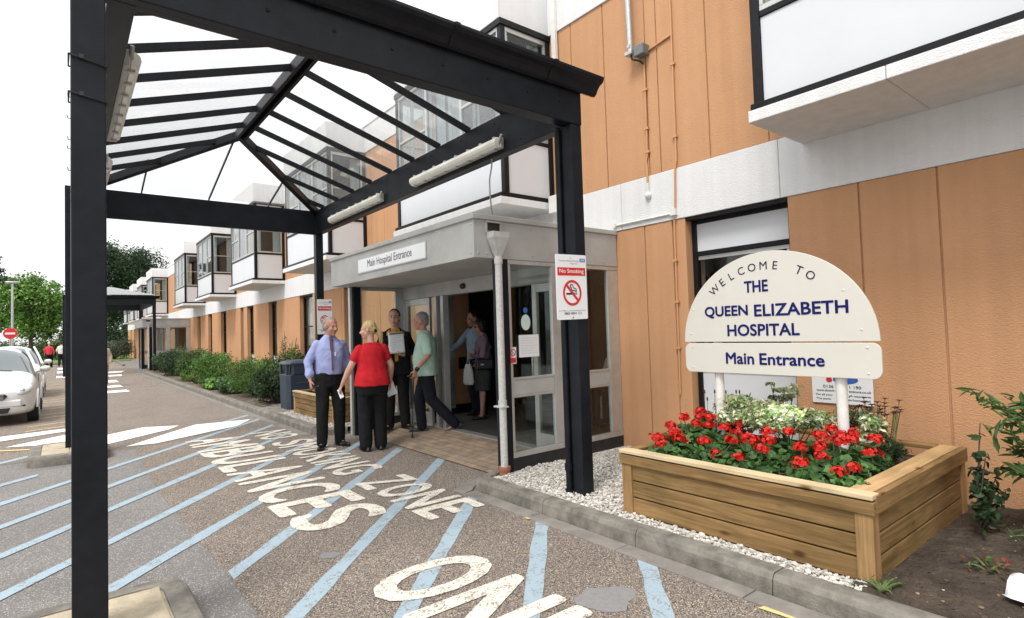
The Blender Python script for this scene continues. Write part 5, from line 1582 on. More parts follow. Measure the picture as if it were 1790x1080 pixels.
# climbing plant against the planter's near side, bush at the right edge, weeds
T = thing('leafy_sapling', (4.42, 1.06, .12), 'upright sapling with dark oval leaves growing against the near side of the planter', 'plant')
b = MB(); tips = [(4.66, 1.02, .80), (4.55, .98, .60), (4.75, 1.05, .55), (4.40, .95, .42), (4.60, .90, .40), (4.80, .98, .45)]
for t in tips: b.tube([(4.50, 1.03, .10), (4.50 + (t[0] - 4.5) * .35, 1.03 + (t[1] - 1.03) * .4, .1 + (t[2] - .1) * .5), t], [.008, .006, .003], 6)
b.build('stem', M['bark'], T)
foliage_obj('foliage', [(4.50 + (t[0] - 4.5) * s, 1.03 + (t[1] - 1.03) * s, .10 + (t[2] - .10) * s, .09 * (1.3 - s), .07 * (1.3 - s), .05) for t in tips for s in (.4, .55, .7, .85, 1.0)], 240, 0.062, DARKG + [(0.05, 0.10, 0.04)], T, 0.62, 0.3, 0.7, zmin=.14)


def arching(T, base, tips, size, pal, per=26, aspect=0.24, rise=0.25):
    b = MB(); PP, NN = [], []
    for t in tips:
        p0, p2 = Vector(base), Vector(t); p1 = p0.lerp(p2, .55) + Vector((0, 0, rise))
        pts = [p0 * (1 - s) ** 2 + p1 * 2 * s * (1 - s) + p2 * s * s for s in [i / 10 for i in range(11)]]
        b.tube(pts, [.009 * (1 - i / 11) + .0015 for i in range(11)], 6)
        for i in range(per):
            s = .25 + .75 * (i + random.random()) / per
            q = p0 * (1 - s) ** 2 + p1 * 2 * s * (1 - s) + p2 * s * s
            PP.append(q + Vector((random.gauss(0, .03), random.gauss(0, .03), random.gauss(0, .02)))); NN.append((0, 0, 1))
    b.build('stem', M['stem'], T)
    n_ = len(PP)
    V, F, C = leaf_cloud(np.array([tuple(p) for p in PP]), np.array(NN, float), size * rng.uniform(.6, 1.3, n_), palette(pal, n_, None, .25), aspect, .3, .55)
    off = ORIGIN[T]
    link(bpy.data.objects.new('foliage', np_mesh('foliage', V - np.array(off), F, M['leaf'], C)), T, off)


T = thing('arching_bush', (4.55, .10, .1), 'bush with narrow pointed leaves on arching stems cut by the right edge of the view', 'plant')
arching(T, (4.62, .30, .1), [(4.30, .95, 1.02), (4.45, .75, .86), (4.35, .62, .62), (4.55, .55, 1.0), (4.7, .5, .8), (4.3, .45, .42), (4.8, .3, 1.1), (4.4, .25, .9), (4.2, .15, .6), (4.9, .1, 1.2), (4.5, -.4, 1.0), (4.2, -.3, .7), (4.62, 1.08, 1.02), (4.60, .98, .80), (4.66, .92, .66), (4.58, .90, .95), (4.72, .96, .50), (4.55, .86, .56), (4.64, .88, .82), (4.70, .90, .98), (4.50, .84, .74), (4.6, .74, .92), (4.62, .68, .74), (4.5, .62, .66), (4.75, .78, .84), (4.55, .58, .5), (4.4, .66, .92), (4.7, .66, 1.02), (4.45, .52, .72)], 0.115, [(0.06, 0.13, 0.035), (0.09, 0.18, 0.05), (0.05, 0.11, 0.03)], 34)
T = thing('low_fern_weed', (4.30, .60, .12), 'small ferny weed on the soil under the arching bush', 'weed')
arching(T, (4.30, .55, .1), [(4.18, .70, .17), (4.35, .78, .2), (4.1, .5, .22), (4.4, .7, .3), (4.2, .8, .25), (4.25, .4, .2)], 0.06, [(0.05, 0.11, 0.035), (0.08, 0.16, 0.05)], 20, .25, .12)
T = thing('red_leaved_weed', (3.93, .86, .1), 'tiny red and green weed on the bare soil', 'weed')
arching(T, (3.93, .86, .1), [(3.86, .95, .14), (4.0, .95, .15), (3.98, .80, .15), (3.86, .80, .14)], 0.04, [(0.05, 0.11, 0.03), (0.2, 0.06, 0.03)], 9, .5, .04)
T = thing('grass_tuft', (3.31, 1.17, .1), 'little tuft of grass at the foot of the planter corner post', 'grass')
arching(T, (3.31, 1.17, .09), [(3.25 + .03 * k, 1.10 + .03 * ((k * 5) % 6), .12 + .012 * (k % 3)) for k in range(7)], 0.03, BRIGHT, 10, .12, .03)


# ================================================================ TREES AND HEDGES
def tree(name, loc, h, crown, n_, size, pal, label, group=None, trunk_r=0.25, aspect=0.6, nb=26, rr=(0.28, 0.42), lean=0.0, flat=False, fork=0.3):
    T = thing(name, loc, label, 'tree', group)
    rd = random.Random(int(abs(loc[0]) * 31 + loc[1] * 7))
    cx, cy, cz, rx, ry, rz = crown
    if flat:
        cl = []
        for i in range(nb):
            t = i / (nb - 1); z = cz - rz + 2 * rz * t
            w = (0.55 + 0.45 * math.sin(math.pi * min(1, t * 1.1 + 0.12))) * (1 - 0.35 * t)
            a = rd.uniform(0, 6.28); k = rd.uniform(.25, .85)
            cl.append((cx + rx * w * k * math.cos(a), cy + ry * w * k * math.sin(a), z, rx * rd.uniform(.3, .5) * w, ry * rd.uniform(.3, .5) * w, rz * rd.uniform(.07, .12)))
    else:
        cl = blobby((cx, cy, cz), (rx, ry, rz), nb, rr, loc[2] + 0.4, rd)
    b = MB()
    top = Vector((cx, cy, cz + rz * .45)); base = Vector(loc)
    tr = [base - Vector((0, 0, .2)), base.lerp(top, .18), base.lerp(top, .45) + Vector((lean, 0, 0)), base.lerp(top, .75), top]
    b.tube(tr, [trunk_r * 1.25, trunk_r, trunk_r * .72, trunk_r * .4, trunk_r * .12], 10)
    b.build('trunk', M['bark'], T)
    l_ = MB()
    for q in cl[::2]:
        s = max(.14, min(.8, (q[2] - base.z) / max(.1, top.z - base.z) - .16)) if not flat else max(.1, min(.92, (q[2] - base.z) / max(.1, top.z - base.z) - .02))
        st = base.lerp(top, s); e = Vector(q[:3]); mid = st.lerp(e, .5) + Vector((0, 0, .12 * (e - st).length))
        l_.tube([st, mid, e], [trunk_r * .3, trunk_r * .18, trunk_r * .05], 7)
    l_.build('limb', M['bark'], T)
    foliage_obj('crown', cl, n_, size, pal, T, aspect, 0.42, .35, jitter=1.0)
    return T


GT = 'trees beyond the car park'
tree('broadleaf_tree', (-1.75, 55, 0), 7, (-1.9, 55, 4.3, 2.5, 2.4, 2.9), 15000, 0.20, [(0.12, 0.24, 0.045), (0.15, 0.28, 0.06), (0.09, 0.19, 0.035)], 'bright green broadleaf tree left of the near post', GT, 0.15, .6, 40, (.22, .36))
tree('cedar_tree', (-6.2, 82, 0), 11, (-6.0, 82, 7.2, 4.6, 4, 4.2), 9000, 0.34, DARKG, 'dark spreading cedar behind the bright green tree', GT, .5, .4, 40, flat=True)
tree('cedar_tree', (6.9, 92, 0), 16, (6.9, 92, 9.2, 5.2, 5, 6.0), 26000, 0.34, DARKG, 'big dark cedar rising above the far end of the hospital', GT, .6, .4, 46, (.24, .40))
tree('broadleaf_tree', (10.5, 98, 0), 13, (10.5, 98, 7.6, 4.5, 4, 5.4), 9000, 0.36, DARKG, 'dark rounded tree behind the hospital roof beside the big cedar', GT, .5, .6, 30)
tree('broadleaf_tree', (1.9, 88, 0), 8, (1.9, 88, 4.0, 2.6, 3, 3.6), 6000, 0.28, DARKG + GREEN, 'dark green tree partly behind the canopy post', GT, .3, .6, 24)
tree('broadleaf_tree', (-9.5, 70, 0), 6, (-9.5, 70, 4.0, 3.4, 3, 3.2), 7000, 0.26, GREEN, 'green tree at the left edge beyond the cars', GT, .25, .6, 24)
tree('broadleaf_tree', (3.9, 104, 0), 9, (3.9, 104, 4.5, 3.4, 3, 4.0), 5000, 0.34, DARKG, 'shaded tree under the big cedar at the end of the road', GT, .3, .6, 20)


def hedge(name, loc, r, n_, size, pal, label, nb=16, grp=None):
    T = thing(name, loc, label, 'hedge', grp)
    rd = random.Random(int(loc[1] + loc[0] * 10))
    cl = [(loc[0] + rd.uniform(-.85, .85) * r[0], loc[1] + rd.uniform(-.6, .6) * r[1], r[2] * rd.uniform(.35, .62), max(.5, r[0] * .22), max(.5, r[1] * .4), r[2] * rd.uniform(.38, .5)) for _ in range(nb)]
    stems(T, (loc[0], loc[1], 0), [q[:3] for q in cl], .04, 'bark')
    foliage_obj('foliage', cl, n_, size, pal, T, .55, .5, .4, zmin=0.03)
    return T


hedge('clipped_hedge', (3.7, 62, 0), (1.7, 1.6, 1.9), 5000, 0.11, [(0.11, 0.13, 0.09), (0.08, 0.10, 0.06)], 'grey green rounded clipped bush on the lawn at the end of the road', 14)
hedge('boundary_hedge', (-5.5, 70, 0), (7, 1.6, 2.2), 9000, 0.2, GREEN + OLIVE, 'long mixed hedge under the trees left of the post', 30)
hedge('boundary_hedge', (6.0, 84, 0), (5, 1.8, 3.6), 7000, 0.24, DARKG, 'dark tall hedge closing the view behind the far canopy', 26)
hedge('boundary_hedge', (0.6, 78, 0), (2.6, 1.4, 2.6), 4000, 0.2, DARKG, 'dark hedge just left of the near post beyond the walkers', 14)

# ================================================================ PEOPLE
def cloth(name, col, var=0.10, rough=0.85):
    return mat(name, col, rough, var=var, vscale=9, bump=0.12, bscale=220, spec=0.2)


M['skin'] = mat('skin', (0.56, 0.33, 0.245), 0.5, var=0.10, vscale=14)
M['skin_red'] = mat('ruddy_skin', (0.47, 0.235, 0.165), 0.5, var=0.12, vscale=14)
M['lip'] = mat('lips', (0.36, 0.13, 0.11), 0.45)
M['eye'] = mat('eyes', (0.03, 0.02, 0.017), 0.25)
M['shoe'] = mat('black_leather', (0.010, 0.010, 0.011), 0.28)


def fuse(mb, name, mats, parent, voxel, smooth=5, wrinkle=0.0, wfreq=13.0, paint=None, zs=0.45):
    """overlapping closed volumes -> one continuous surface"""
    me0 = mb.mesh('fuse', mats if isinstance(mats, (list, tuple)) else [mats])
    o = bpy.data.objects.new('fuse', me0)
    COL.objects.link(o)
    r = o.modifiers.new('r', 'REMESH'); r.mode = 'VOXEL'; r.voxel_size = voxel; r.use_smooth_shade = True
    s = o.modifiers.new('s', 'SMOOTH'); s.iterations = smooth; s.factor = 0.5
    dg = bpy.context.evaluated_depsgraph_get()
    me = bpy.data.meshes.new_from_object(o.evaluated_get(dg))
    bpy.data.objects.remove(o); bpy.data.meshes.remove(me0)
    me.name = name
    me.materials.clear()
    for m in (mats if isinstance(mats, (list, tuple)) else [mats]): me.materials.append(m)
    n_ = len(me.vertices)
    if wrinkle > 0:
        co = np.zeros(n_ * 3, np.float32); me.vertices.foreach_get('co', co); co = co.reshape(-1, 3)
        nr = np.zeros(n_ * 3, np.float32); me.vertex_normals.foreach_get('vector', nr); nr = nr.reshape(-1, 3)
        sd = random.uniform(0, 50)
        d = np.array([noise.noise(Vector((c[0] * wfreq + sd, c[1] * wfreq, c[2] * wfreq * zs))) + 0.6 * noise.noise(Vector((c[0] * wfreq * 1.5 + c[2] * wfreq, c[1] * wfreq * 1.5, c[2] * wfreq * 1.4 + sd))) for c in co])
        co += nr * (d * wrinkle)[:, None].astype(np.float32)
        me.vertices.foreach_set('co', co.ravel())
    mi = np.zeros(len(me.polygons), np.int32)
    if paint:
        ce = np.zeros(len(me.polygons) * 3, np.float32); me.polygons.foreach_get('center', ce); ce = ce.reshape(-1, 3)
        for c, r_, k in paint:
            mi[((((ce - np.array(c)) / np.array(r_)) ** 2).sum(1) < 1)] = k
    me.polygons.foreach_set('material_index', mi)
    me.polygons.foreach_set('use_smooth', np.ones(len(me.polygons), bool))
    me.update()
    return link(bpy.data.objects.new(name, me), parent, Vector((0, 0, 0)))


def add_hand(b, wr, d, nrm, side, curl=0.5, s=1.0):
    """palm with five separate fingers; nrm = direction the palm faces, side = +1 if the thumb points along d x nrm"""
    wr, d, nrm = Vector(wr), Vector(d).normalized(), Vector(nrm).normalized()
    nrm = (nrm - d * nrm.dot(d)).normalized()
    t = d.cross(nrm).normalized() * side
    L = 0.092 * s
    for k, o in enumerate((0.030, 0.010, -0.010, -0.029)):
        b.cap(wr + t * o * .55 * s, wr + d * L + t * o * s, .0135 * s, .0115 * s, 8)
        fl = (0.072, 0.080, 0.075, 0.058)[k] * s
        p0 = wr + d * L + t * o * s
        a = curl * (0.85 + .12 * k)
        d1 = (d * math.cos(a * .6) + nrm * math.sin(a * .6)); p1 = p0 + d1 * fl * .48
        d2 = (d * math.cos(a * 1.5) + nrm * math.sin(a * 1.5)); p2 = p1 + d2 * fl * .32
        d3 = (d * math.cos(a * 2.1) + nrm * math.sin(a * 2.1)); p3 = p2 + d3 * fl * .2
        b.cap(p0, p1, .0098 * s, .0088 * s, 8); b.cap(p1, p2, .0088 * s, .008 * s, 8); b.cap(p2, p3, .008 * s, .0066 * s, 8)
    q0 = wr + d * .022 * s + t * .022 * s
    q1 = q0 + (d * .6 + t * .7 + nrm * .35).normalized() * .042 * s
    q2 = q1 + (d * .9 + t * .25 + nrm * .45).normalized() * .034 * s
    b.cap(q0, q1, .0135 * s, .0105 * s, 8); b.cap(q1, q2, .0105 * s, .008 * s, 8)


def person(name, loc, face, H, label, J, female=False, stout=1.0, skin='skin', voxel=0.008, hair=None, garments=(), eyes=True, group=None, head_rot=(0, 0, 0), hands=None, glasses=False):
    """J: joints in metres for a 1.75 m figure, facing +Y, own right = +X"""
    s = H / 1.75
    T = thing(name, loc, label, 'person', group, rz=math.atan2(-face[0], face[1]))
    g = lambda k: Vector(J[k]) * s
    b = MB()
    # head
    Rm = (Matrix.Rotation(head_rot[0], 3, 'Z') @ Matrix.Rotation(head_rot[1], 3, 'X') @ Matrix.Rotation(head_rot[2], 3, 'Y'))
    hc = g('head'); hs = s * (1.0 if female else 1.06)
    hp = lambda x, y, z: hc + Rm @ (Vector((x, y, z)) * hs)
    e = lambda x, y, z, rx, ry, rz: b.ell(hp(x, y, z), (rx * hs, ry * hs, rz * hs), Rm)
    e(0, -.012, .03, .076, .096, .092); e(0, .022, -.035, .062, .072, .082); e(0, .045, -.088, .038, .040, .032)
    e(.033, .062, -.03, .028, .026, .034); e(-.033, .062, -.03, .028, .026, .034)
    b.cap(hp(-.032, .083, .022), hp(.032, .083, .022), .0105 * hs, .0105 * hs, 8)
    b.cap(hp(0, .088, .012), hp(0, .113, -.030), .0085 * hs, .0125 * hs, 8); e(.012, .098, -.034, .009, .010, .008); e(-.012, .098, -.034, .009, .010, .008)
    e(0, .090, -.061, .023, .012, .007); e(0, .088, -.072, .020, .012, .008); e(0, .075, -.10, .020, .018, .016)
    for sx in (-1, 1):
        b.ell(hp(sx * .077, -.008, -.005), (.011 * hs, .021 * hs, .031 * hs), Rm @ Matrix.Rotation(sx * .25, 3, 'Z'))
    nk = g('neck')
    b.cap(nk - Vector((0, 0, .05 * s)), hc + Rm @ Vector((0, -.018, -.05)) * hs, (.058 if not female else .05) * s, (.055 if not female else .046) * s)
    # torso core
    ch, hpz = g('chest'), g('hipc')
    b.ell(ch + Vector((0, 0, .02)), (.135 * s * stout, .085 * s, .17 * s)); b.cap(ch, hpz, .095 * s, .10 * s)
    for sd in 'RL':
        b.cap(nk - Vector((0, 0, .07 * s)), g('sh' + sd) - Vector((0, 0, .01)), .05 * s, .045 * s)
        fa = stout if female else (0.5 + 0.5 * stout)
        b.cap(g('sh' + sd), g('el' + sd), .044 * s * fa, .037 * s * fa); b.cap(g('el' + sd), g('el' + sd).lerp(g('wr' + sd), .3), .037 * s * fa, .037 * s * fa); b.cap(g('el' + sd).lerp(g('wr' + sd), .3), g('wr' + sd), .037 * s * fa, .025 * s)
        b.cap(g('hip' + sd), g('kn' + sd), .062 * s, .045 * s); b.cap(g('kn' + sd), g('kn' + sd).lerp(g('an' + sd), .3), .045 * s, .047 * s); b.cap(g('kn' + sd).lerp(g('an' + sd), .3), g('an' + sd), .047 * s, .032 * s)
        ft = Vector(J['ft' + sd]).normalized(); an = g('an' + sd)
        b.cap(an + Vector((0, 0, -.03 * s)), an + ft * .10 * s + Vector((0, 0, -.045 * s)), .03 * s, .022 * s)
        hd = (hands or {}).get(sd)
        fo = (g('wr' + sd) - g('el' + sd)).normalized()
        if hd is None: hd = (fo, (1 if sd == 'L' else -1, 0, 0), .55)
        d_, n_, cu = hd
        dv, nv = Vector(d_).normalized(), Vector(n_)
        # thumb forward (+Y) unless told otherwise
        sidev = 1 if dv.cross((nv - dv * nv.dot(dv)).normalized()).dot(Vector((0, 1, .6))) > 0 else -1
        add_hand(b, g('wr' + sd), dv, nv, sidev, cu, s * (0.92 if female else 1.0))
    paint = [(hp(0, .098, -.061), (.020 * hs, .02, .0055 * hs), 1), (hp(0, .098, -.071), (.018 * hs, .02, .0065 * hs), 1)]
    if eyes:
        for sx in (-1, 1):
            paint.append((hp(sx * .031, .082, .002), (.012 * hs, .02 * hs, .0062 * hs), 2))
            paint.append((hp(sx * .031, .088, .024), (.019 * hs, .018 * hs, .0055 * hs), 3))
    hm = garments[0]['hairmat'] if garments and 'hairmat' in garments[0] else M['eye']
    fuse(b, 'body', [M[skin], M['lip'], M['eye'], hm], T, voxel, 3, paint=paint)
    # hair
    if hair:
        h = MB()
        for (x, y, z, rx, ry, rz) in hair['e']:
            h.ell(hp(x, y, z), (rx * hs, ry * hs, rz * hs), Rm)
        for c in hair.get('caps', ()):
            h.cap(hp(*c[0]), hp(*c[1]), c[2] * hs, c[3] * hs)
        fuse(h, 'hair', hm, T, voxel, 2, wrinkle=hair.get('w', .006), wfreq=hair.get('f', 45), zs=.6)
    todo = list(garments)
    for q in todo:
        if 'hairmat' in q: continue
        if q['n'] == 'shoes':
            todo += [dict(q, n='shoe', p=[q['p'][0]]), dict(q, n='shoe', p=[q['p'][1]])]; continue
        b = MB()
        for pr in q['p']:
            k = pr[0]
            sc = lambda v: Vector(v) * s
            if k == 'cap': b.cap(sc(pr[1]), sc(pr[2]), pr[3] * s, pr[4] * s)
            elif k == 'jj':   # between joints, fractions
                a, c = g(pr[1]), g(pr[2]); b.cap(a.lerp(c, pr[3]), a.lerp(c, pr[4]), pr[5] * s, pr[6] * s)
            elif k == 'ell': b.ell(sc(pr[1]), tuple(v * s for v in pr[2]))
            elif k == 'loft': b.loft([tuple(v * s for v in t) for t in pr[1]], 24, pr[2] if len(pr) > 2 else 2.3)
            elif k == 'bar': b.bar(sc(pr[1]), sc(pr[2]), pr[3] * s, pr[4] * s, pr[5] if len(pr) > 5 else (0, 0, 1))
            elif k == 'shoe':
                an = g('an' + pr[1]); ft = Vector(J['ft' + pr[1]]).normalized(); dn = Vector((0, 0, -1)); sdv = ft.cross(dn).normalized(); dn = ft.cross(sdv) if ft.cross(sdv).z < 0 else -ft.cross(sdv)
                heel, toe = an - ft * .065 * s + dn * .052 * s, an + ft * .175 * s + dn * .056 * s
                b.cap(heel, an + ft * .05 * s + dn * .052 * s, .029 * s, .034 * s); b.cap(an + ft * .05 * s + dn * .052 * s, toe, .036 * s, .026 * s); b.cap(an + ft * .07 * s + dn * .052 * s + sdv * .012, toe - ft * .02 * s + sdv * .008, .03 * s, .024 * s)
                if not (len(pr) > 2 and pr[2] == 'low'): b.cap(an + dn * .0, an + ft * .03 * s + dn * .04 * s, .038 * s, .036 * s)
                # flat sole
                z = [tuple(v) for v in (heel - ft * .03 * s - sdv * .028 * s, heel - ft * .03 * s + sdv * .028 * s, an + ft * .09 * s + dn * .052 * s + sdv * .042 * s, toe + ft * .012 * s + sdv * .022 * s, toe + ft * .012 * s - sdv * .022 * s, an + ft * .09 * s + dn * .052 * s - sdv * .040 * s)]
                b.prism([Vector(v) + dn * .028 * s for v in z], -dn * .022 * s)
        if q.get('raw'):
            o = b.build(q['n'], q['m'], T, bevel=q.get('bevel', 0))
        else:
            fuse(b, q['n'], q['m'], T, q.get('vox', voxel * 1.25), q.get('sm', 6), q.get('w', .005), q.get('f', 13), zs=q.get('zs', .45))
    return T


def joints(**kw):
    J = dict(hipc=(0, 0, .95), chest=(0, 0, 1.27), neck=(0, 0, 1.475), head=(0, .03, 1.635), shR=(.165, 0, 1.372), shL=(-.165, 0, 1.372), elR=(.25, -.03, 1.13), elL=(-.25, -.03, 1.13), wrR=(.25, .07, .89), wrL=(-.25, .07, .89),
             hipR=(.09, 0, .92), hipL=(-.09, 0, .92), knR=(.10, .02, .50), knL=(-.10, .02, .50), anR=(.11, 0, .085), anL=(-.11, 0, .085), ftR=(.25, 1, 0), ftL=(-.25, 1, 0))
    J.update(kw); return J


def torso(hem=.93, belly=0.0, w=1.0, dy=0.0, open_hem=1.0):
    return ('loft', [(0, dy, hem, .165 * w * open_hem, .118 + belly * .8), (0, dy, hem + .06, .170 * w * open_hem, .122 + belly), (0, belly * .35 + dy, 1.08, .168 * w, .122 + belly), (0, belly * .2 + dy, 1.20, .178 * w, .128 + belly * .5), (0, dy, 1.32, .184 * w, .126), (0, 0, 1.375, .172 * w, .104), (0, 0, 1.42, .130, .086), (0, 0, 1.468, .078, .070)])


def legs(r=1.0, bottom=0.06):
    L = [('loft', [(0, 0, .80, .165 * r, .118), (0, 0, .90, .178 * r, .128), (0, 0, 1.0, .168 * r, .122), (0, 0, 1.035, .162 * r, .118)])]
    for sd in 'RL':
        L += [('jj', 'hip' + sd, 'kn' + sd, 0, 1, .104 * r, .084 * r), ('jj', 'kn' + sd, 'an' + sd, 0, .9, .084 * r, .073 * r), ('jj', 'kn' + sd, 'an' + sd, .85, 1.02, .073 * r, .071 * r)]
    return L


def collar(z=1.475, r=.066):
    return [('cap', (-.035, .055, z - .022), (-.01, .075, z - .045), .016, .010), ('cap', (.035, .055, z - .022), (.01, .075, z - .045), .016, .010), ('loft', [(0, 0, z - .03, r + .012, r + .008), (0, 0, z + .016, r, r - .004)])]


HG = mat('grey_hair', (0.24, 0.23, 0.22), 0.8, var=0.3, vscale=60)
HB = mat('dark_hair', (0.013, 0.010, 0.008), 0.55, var=0.3, vscale=60)
HY = mat('blonde_hair', (0.50, 0.36, 0.17), 0.6, var=0.25, vscale=50)
HW = mat('white_hair', (0.55, 0.53, 0.50), 0.8)
C_BLUE = cloth('pale_blue_shirt', (0.34, 0.39, 0.66)); C_BLUE2 = cloth('light_blue_shirt', (0.30, 0.38, 0.50))
C_BLACK = cloth('black_trousers', (0.010, 0.010, 0.011)); C_NAVY = cloth('dark_navy_trousers', (0.010, 0.012, 0.019))
C_RED = cloth('red_tshirt', (0.50, 0.016, 0.025)); C_SUIT = cloth('black_suit', (0.011, 0.010, 0.011)); C_GOLD = cloth('gold_shirt', (0.52, 0.31, 0.07))
C_MINT = cloth('mint_green_shirt', (0.43, 0.62, 0.52)); C_MAUVE = cloth('mauve_cardigan', (0.21, 0.15, 0.19)); C_SKIRT = cloth('grey_green_skirt', (0.045, 0.055, 0.048))
C_TIE = cloth('dull_purple_tie', (0.13, 0.07, 0.095)); C_WHITE = cloth('white_top', (0.68, 0.68, 0.68)); C_BEIGE = cloth('beige_jacket', (0.40, 0.34, 0.27)); C_CORAL = cloth('coral_top', (0.58, 0.05, 0.07))
PAPER = mat('paper', (0.75, 0.77, 0.82), 0.6)
SHOES = lambda m=None, low=None: dict(n='shoes', m=m or M['shoe'], p=[('shoe', 'R', low), ('shoe', 'L', low)], w=0, sm=2, vox=.007)
SHORT_M = dict(e=[(0, -.026, .040, .083, .094, .092), (0, -.06, -.01, .072, .055, .075)], w=.005, f=60)


def sleeve(sd, frac, r0=.056, r1=.056, r2=.05):
    p = [('jj', 'sh' + sd, 'el' + sd, 0, 1, r0, r1)]
    if frac > 0: p.append(('jj', 'el' + sd, 'wr' + sd, 0, frac, r1, r2))
    return p


# 1 man in the blue shirt
J = joints(elR=(.275, -.02, 1.14), wrR=(.265, .06, .90), elL=(-.26, -.10, 1.16), wrL=(-.215, -.06, .92), anR=(.13, .06, .085), anL=(-.12, -.02, .085), knR=(.115, .05, .5), knL=(-.11, .02, .5), ftR=(.45, 1, 0), ftL=(-.5, 1, 0), head=(-.012, .045, 1.605))
person('person', (2.86, 7.62, 0.0), (-.15, -1.0), 1.775, 'older man in pale blue shirt, dull tie and black trousers standing at the kerb', J, skin='skin_red', voxel=.0075, head_rot=(rad(27), rad(-8), 0),
       hair=dict(e=[(0, -.040, .035, .081, .082, .084), (.055, -.01, .0, .028, .045, .05), (-.055, -.01, .0, .028, .045, .05), (0, -.065, -.01, .066, .045, .07), (0, .0, .075, .06, .06, .045)], w=.004, f=60),
       garments=[dict(hairmat=HG), dict(n='shirt', m=C_BLUE, p=[torso(.965, .02, 1.04)] + sleeve('R', .62, .058, .058, .054) + sleeve('L', .62, .058, .058, .054) + [('jj', 'el' + q, 'wr' + q, .52, .66, .060, .062) for q in 'RL'] + collar(), w=.008),
                 dict(n='trousers', m=C_BLACK, p=legs(1.0), w=.006), SHOES(),
                 dict(n='tie', m=C_TIE, p=[('bar', (0, .085, 1.465), (0, .108, 1.415), .036, .026), ('bar', (0, .104, 1.43), (0, .152, 1.28), .046, .012), ('bar', (0, .152, 1.285), (0, .166, 1.12), .062, .012), ('bar', (0, .166, 1.125), (.0, .160, 1.02), .068, .012)], vox=.006, sm=2, w=.002),
                 dict(n='badge', m=PAPER, p=[('bar', (-.03, .178, 1.26), (-.03, .182, 1.21), .085, .004)], raw=True),
                 dict(n='belt', m=M['shoe'], p=[('loft', [(0, .004, .968, .176, .130), (0, .004, 1.0, .174, .128)])], w=0, sm=2)])
# 2 woman in red, back to the camera
J = joints(hipc=(0, 0, .95), elL=(-.285, .02, 1.13), wrL=(-.375, .12, .90), elR=(.27, .0, 1.13), wrR=(.285, .11, .89), shR=(.165, 0, 1.375), shL=(-.165, 0, 1.375), head=(-.03, .03, 1.63), anR=(.10, 0, .085), anL=(-.10, .0, .085), ftR=(.2, 1, 0), ftL=(-.2, 1, 0))
person('person', (3.17, 6.96, 0.0), (.16, 1.0), 1.675, 'blonde woman with ponytail in a red t-shirt and black trousers seen from behind', J, female=True, stout=1.2, voxel=.0075, head_rot=(rad(62), rad(-6), 0),
       hair=dict(e=[(0, -.022, .038, .086, .098, .092), (0, -.07, .0, .072, .055, .07), (0, -.10, -.01, .03, .03, .03)], caps=[((0, -.105, -.01), (.02, -.15, -.08), .030, .038), ((.02, -.15, -.08), (.05, -.145, -.19), .038, .026), ((.05, -.145, -.19), (.055, -.13, -.26), .026, .010)], w=.005, f=60),
       garments=[dict(hairmat=HY), dict(n='t_shirt', m=C_RED, p=[('loft', [(0, -.015, .875, .244, .188), (0, -.012, .97, .236, .182), (0, 0, 1.08, .206, .160), (0, .01, 1.20, .195, .152), (0, .01, 1.31, .196, .140), (0, 0, 1.375, .180, .112), (0, 0, 1.42, .135, .088), (0, -.005, 1.46, .085, .07)])] + [('jj', 'sh' + q, 'el' + q, 0, .52, .062, .066) for q in 'RL'], w=.008, f=11),
                 dict(n='trousers', m=C_BLACK, p=[('loft', [(0, -.01, .76, .205, .150), (0, -.015, .86, .222, .168), (0, -.01, .96, .212, .158), (0, 0, 1.04, .19, .14)])] + [x for q in 'RL' for x in (('jj', 'hip' + q, 'kn' + q, 0, 1, .122, .098), ('jj', 'kn' + q, 'an' + q, 0, .75, .098, .092), ('jj', 'kn' + q, 'an' + q, .7, 1.02, .092, .088))], w=.006),
                 SHOES(), dict(n='hair_band', m=C_BLACK, p=[('ell', (.045, -.055, 1.618), (.026, .026, .026))], w=0, sm=2)])
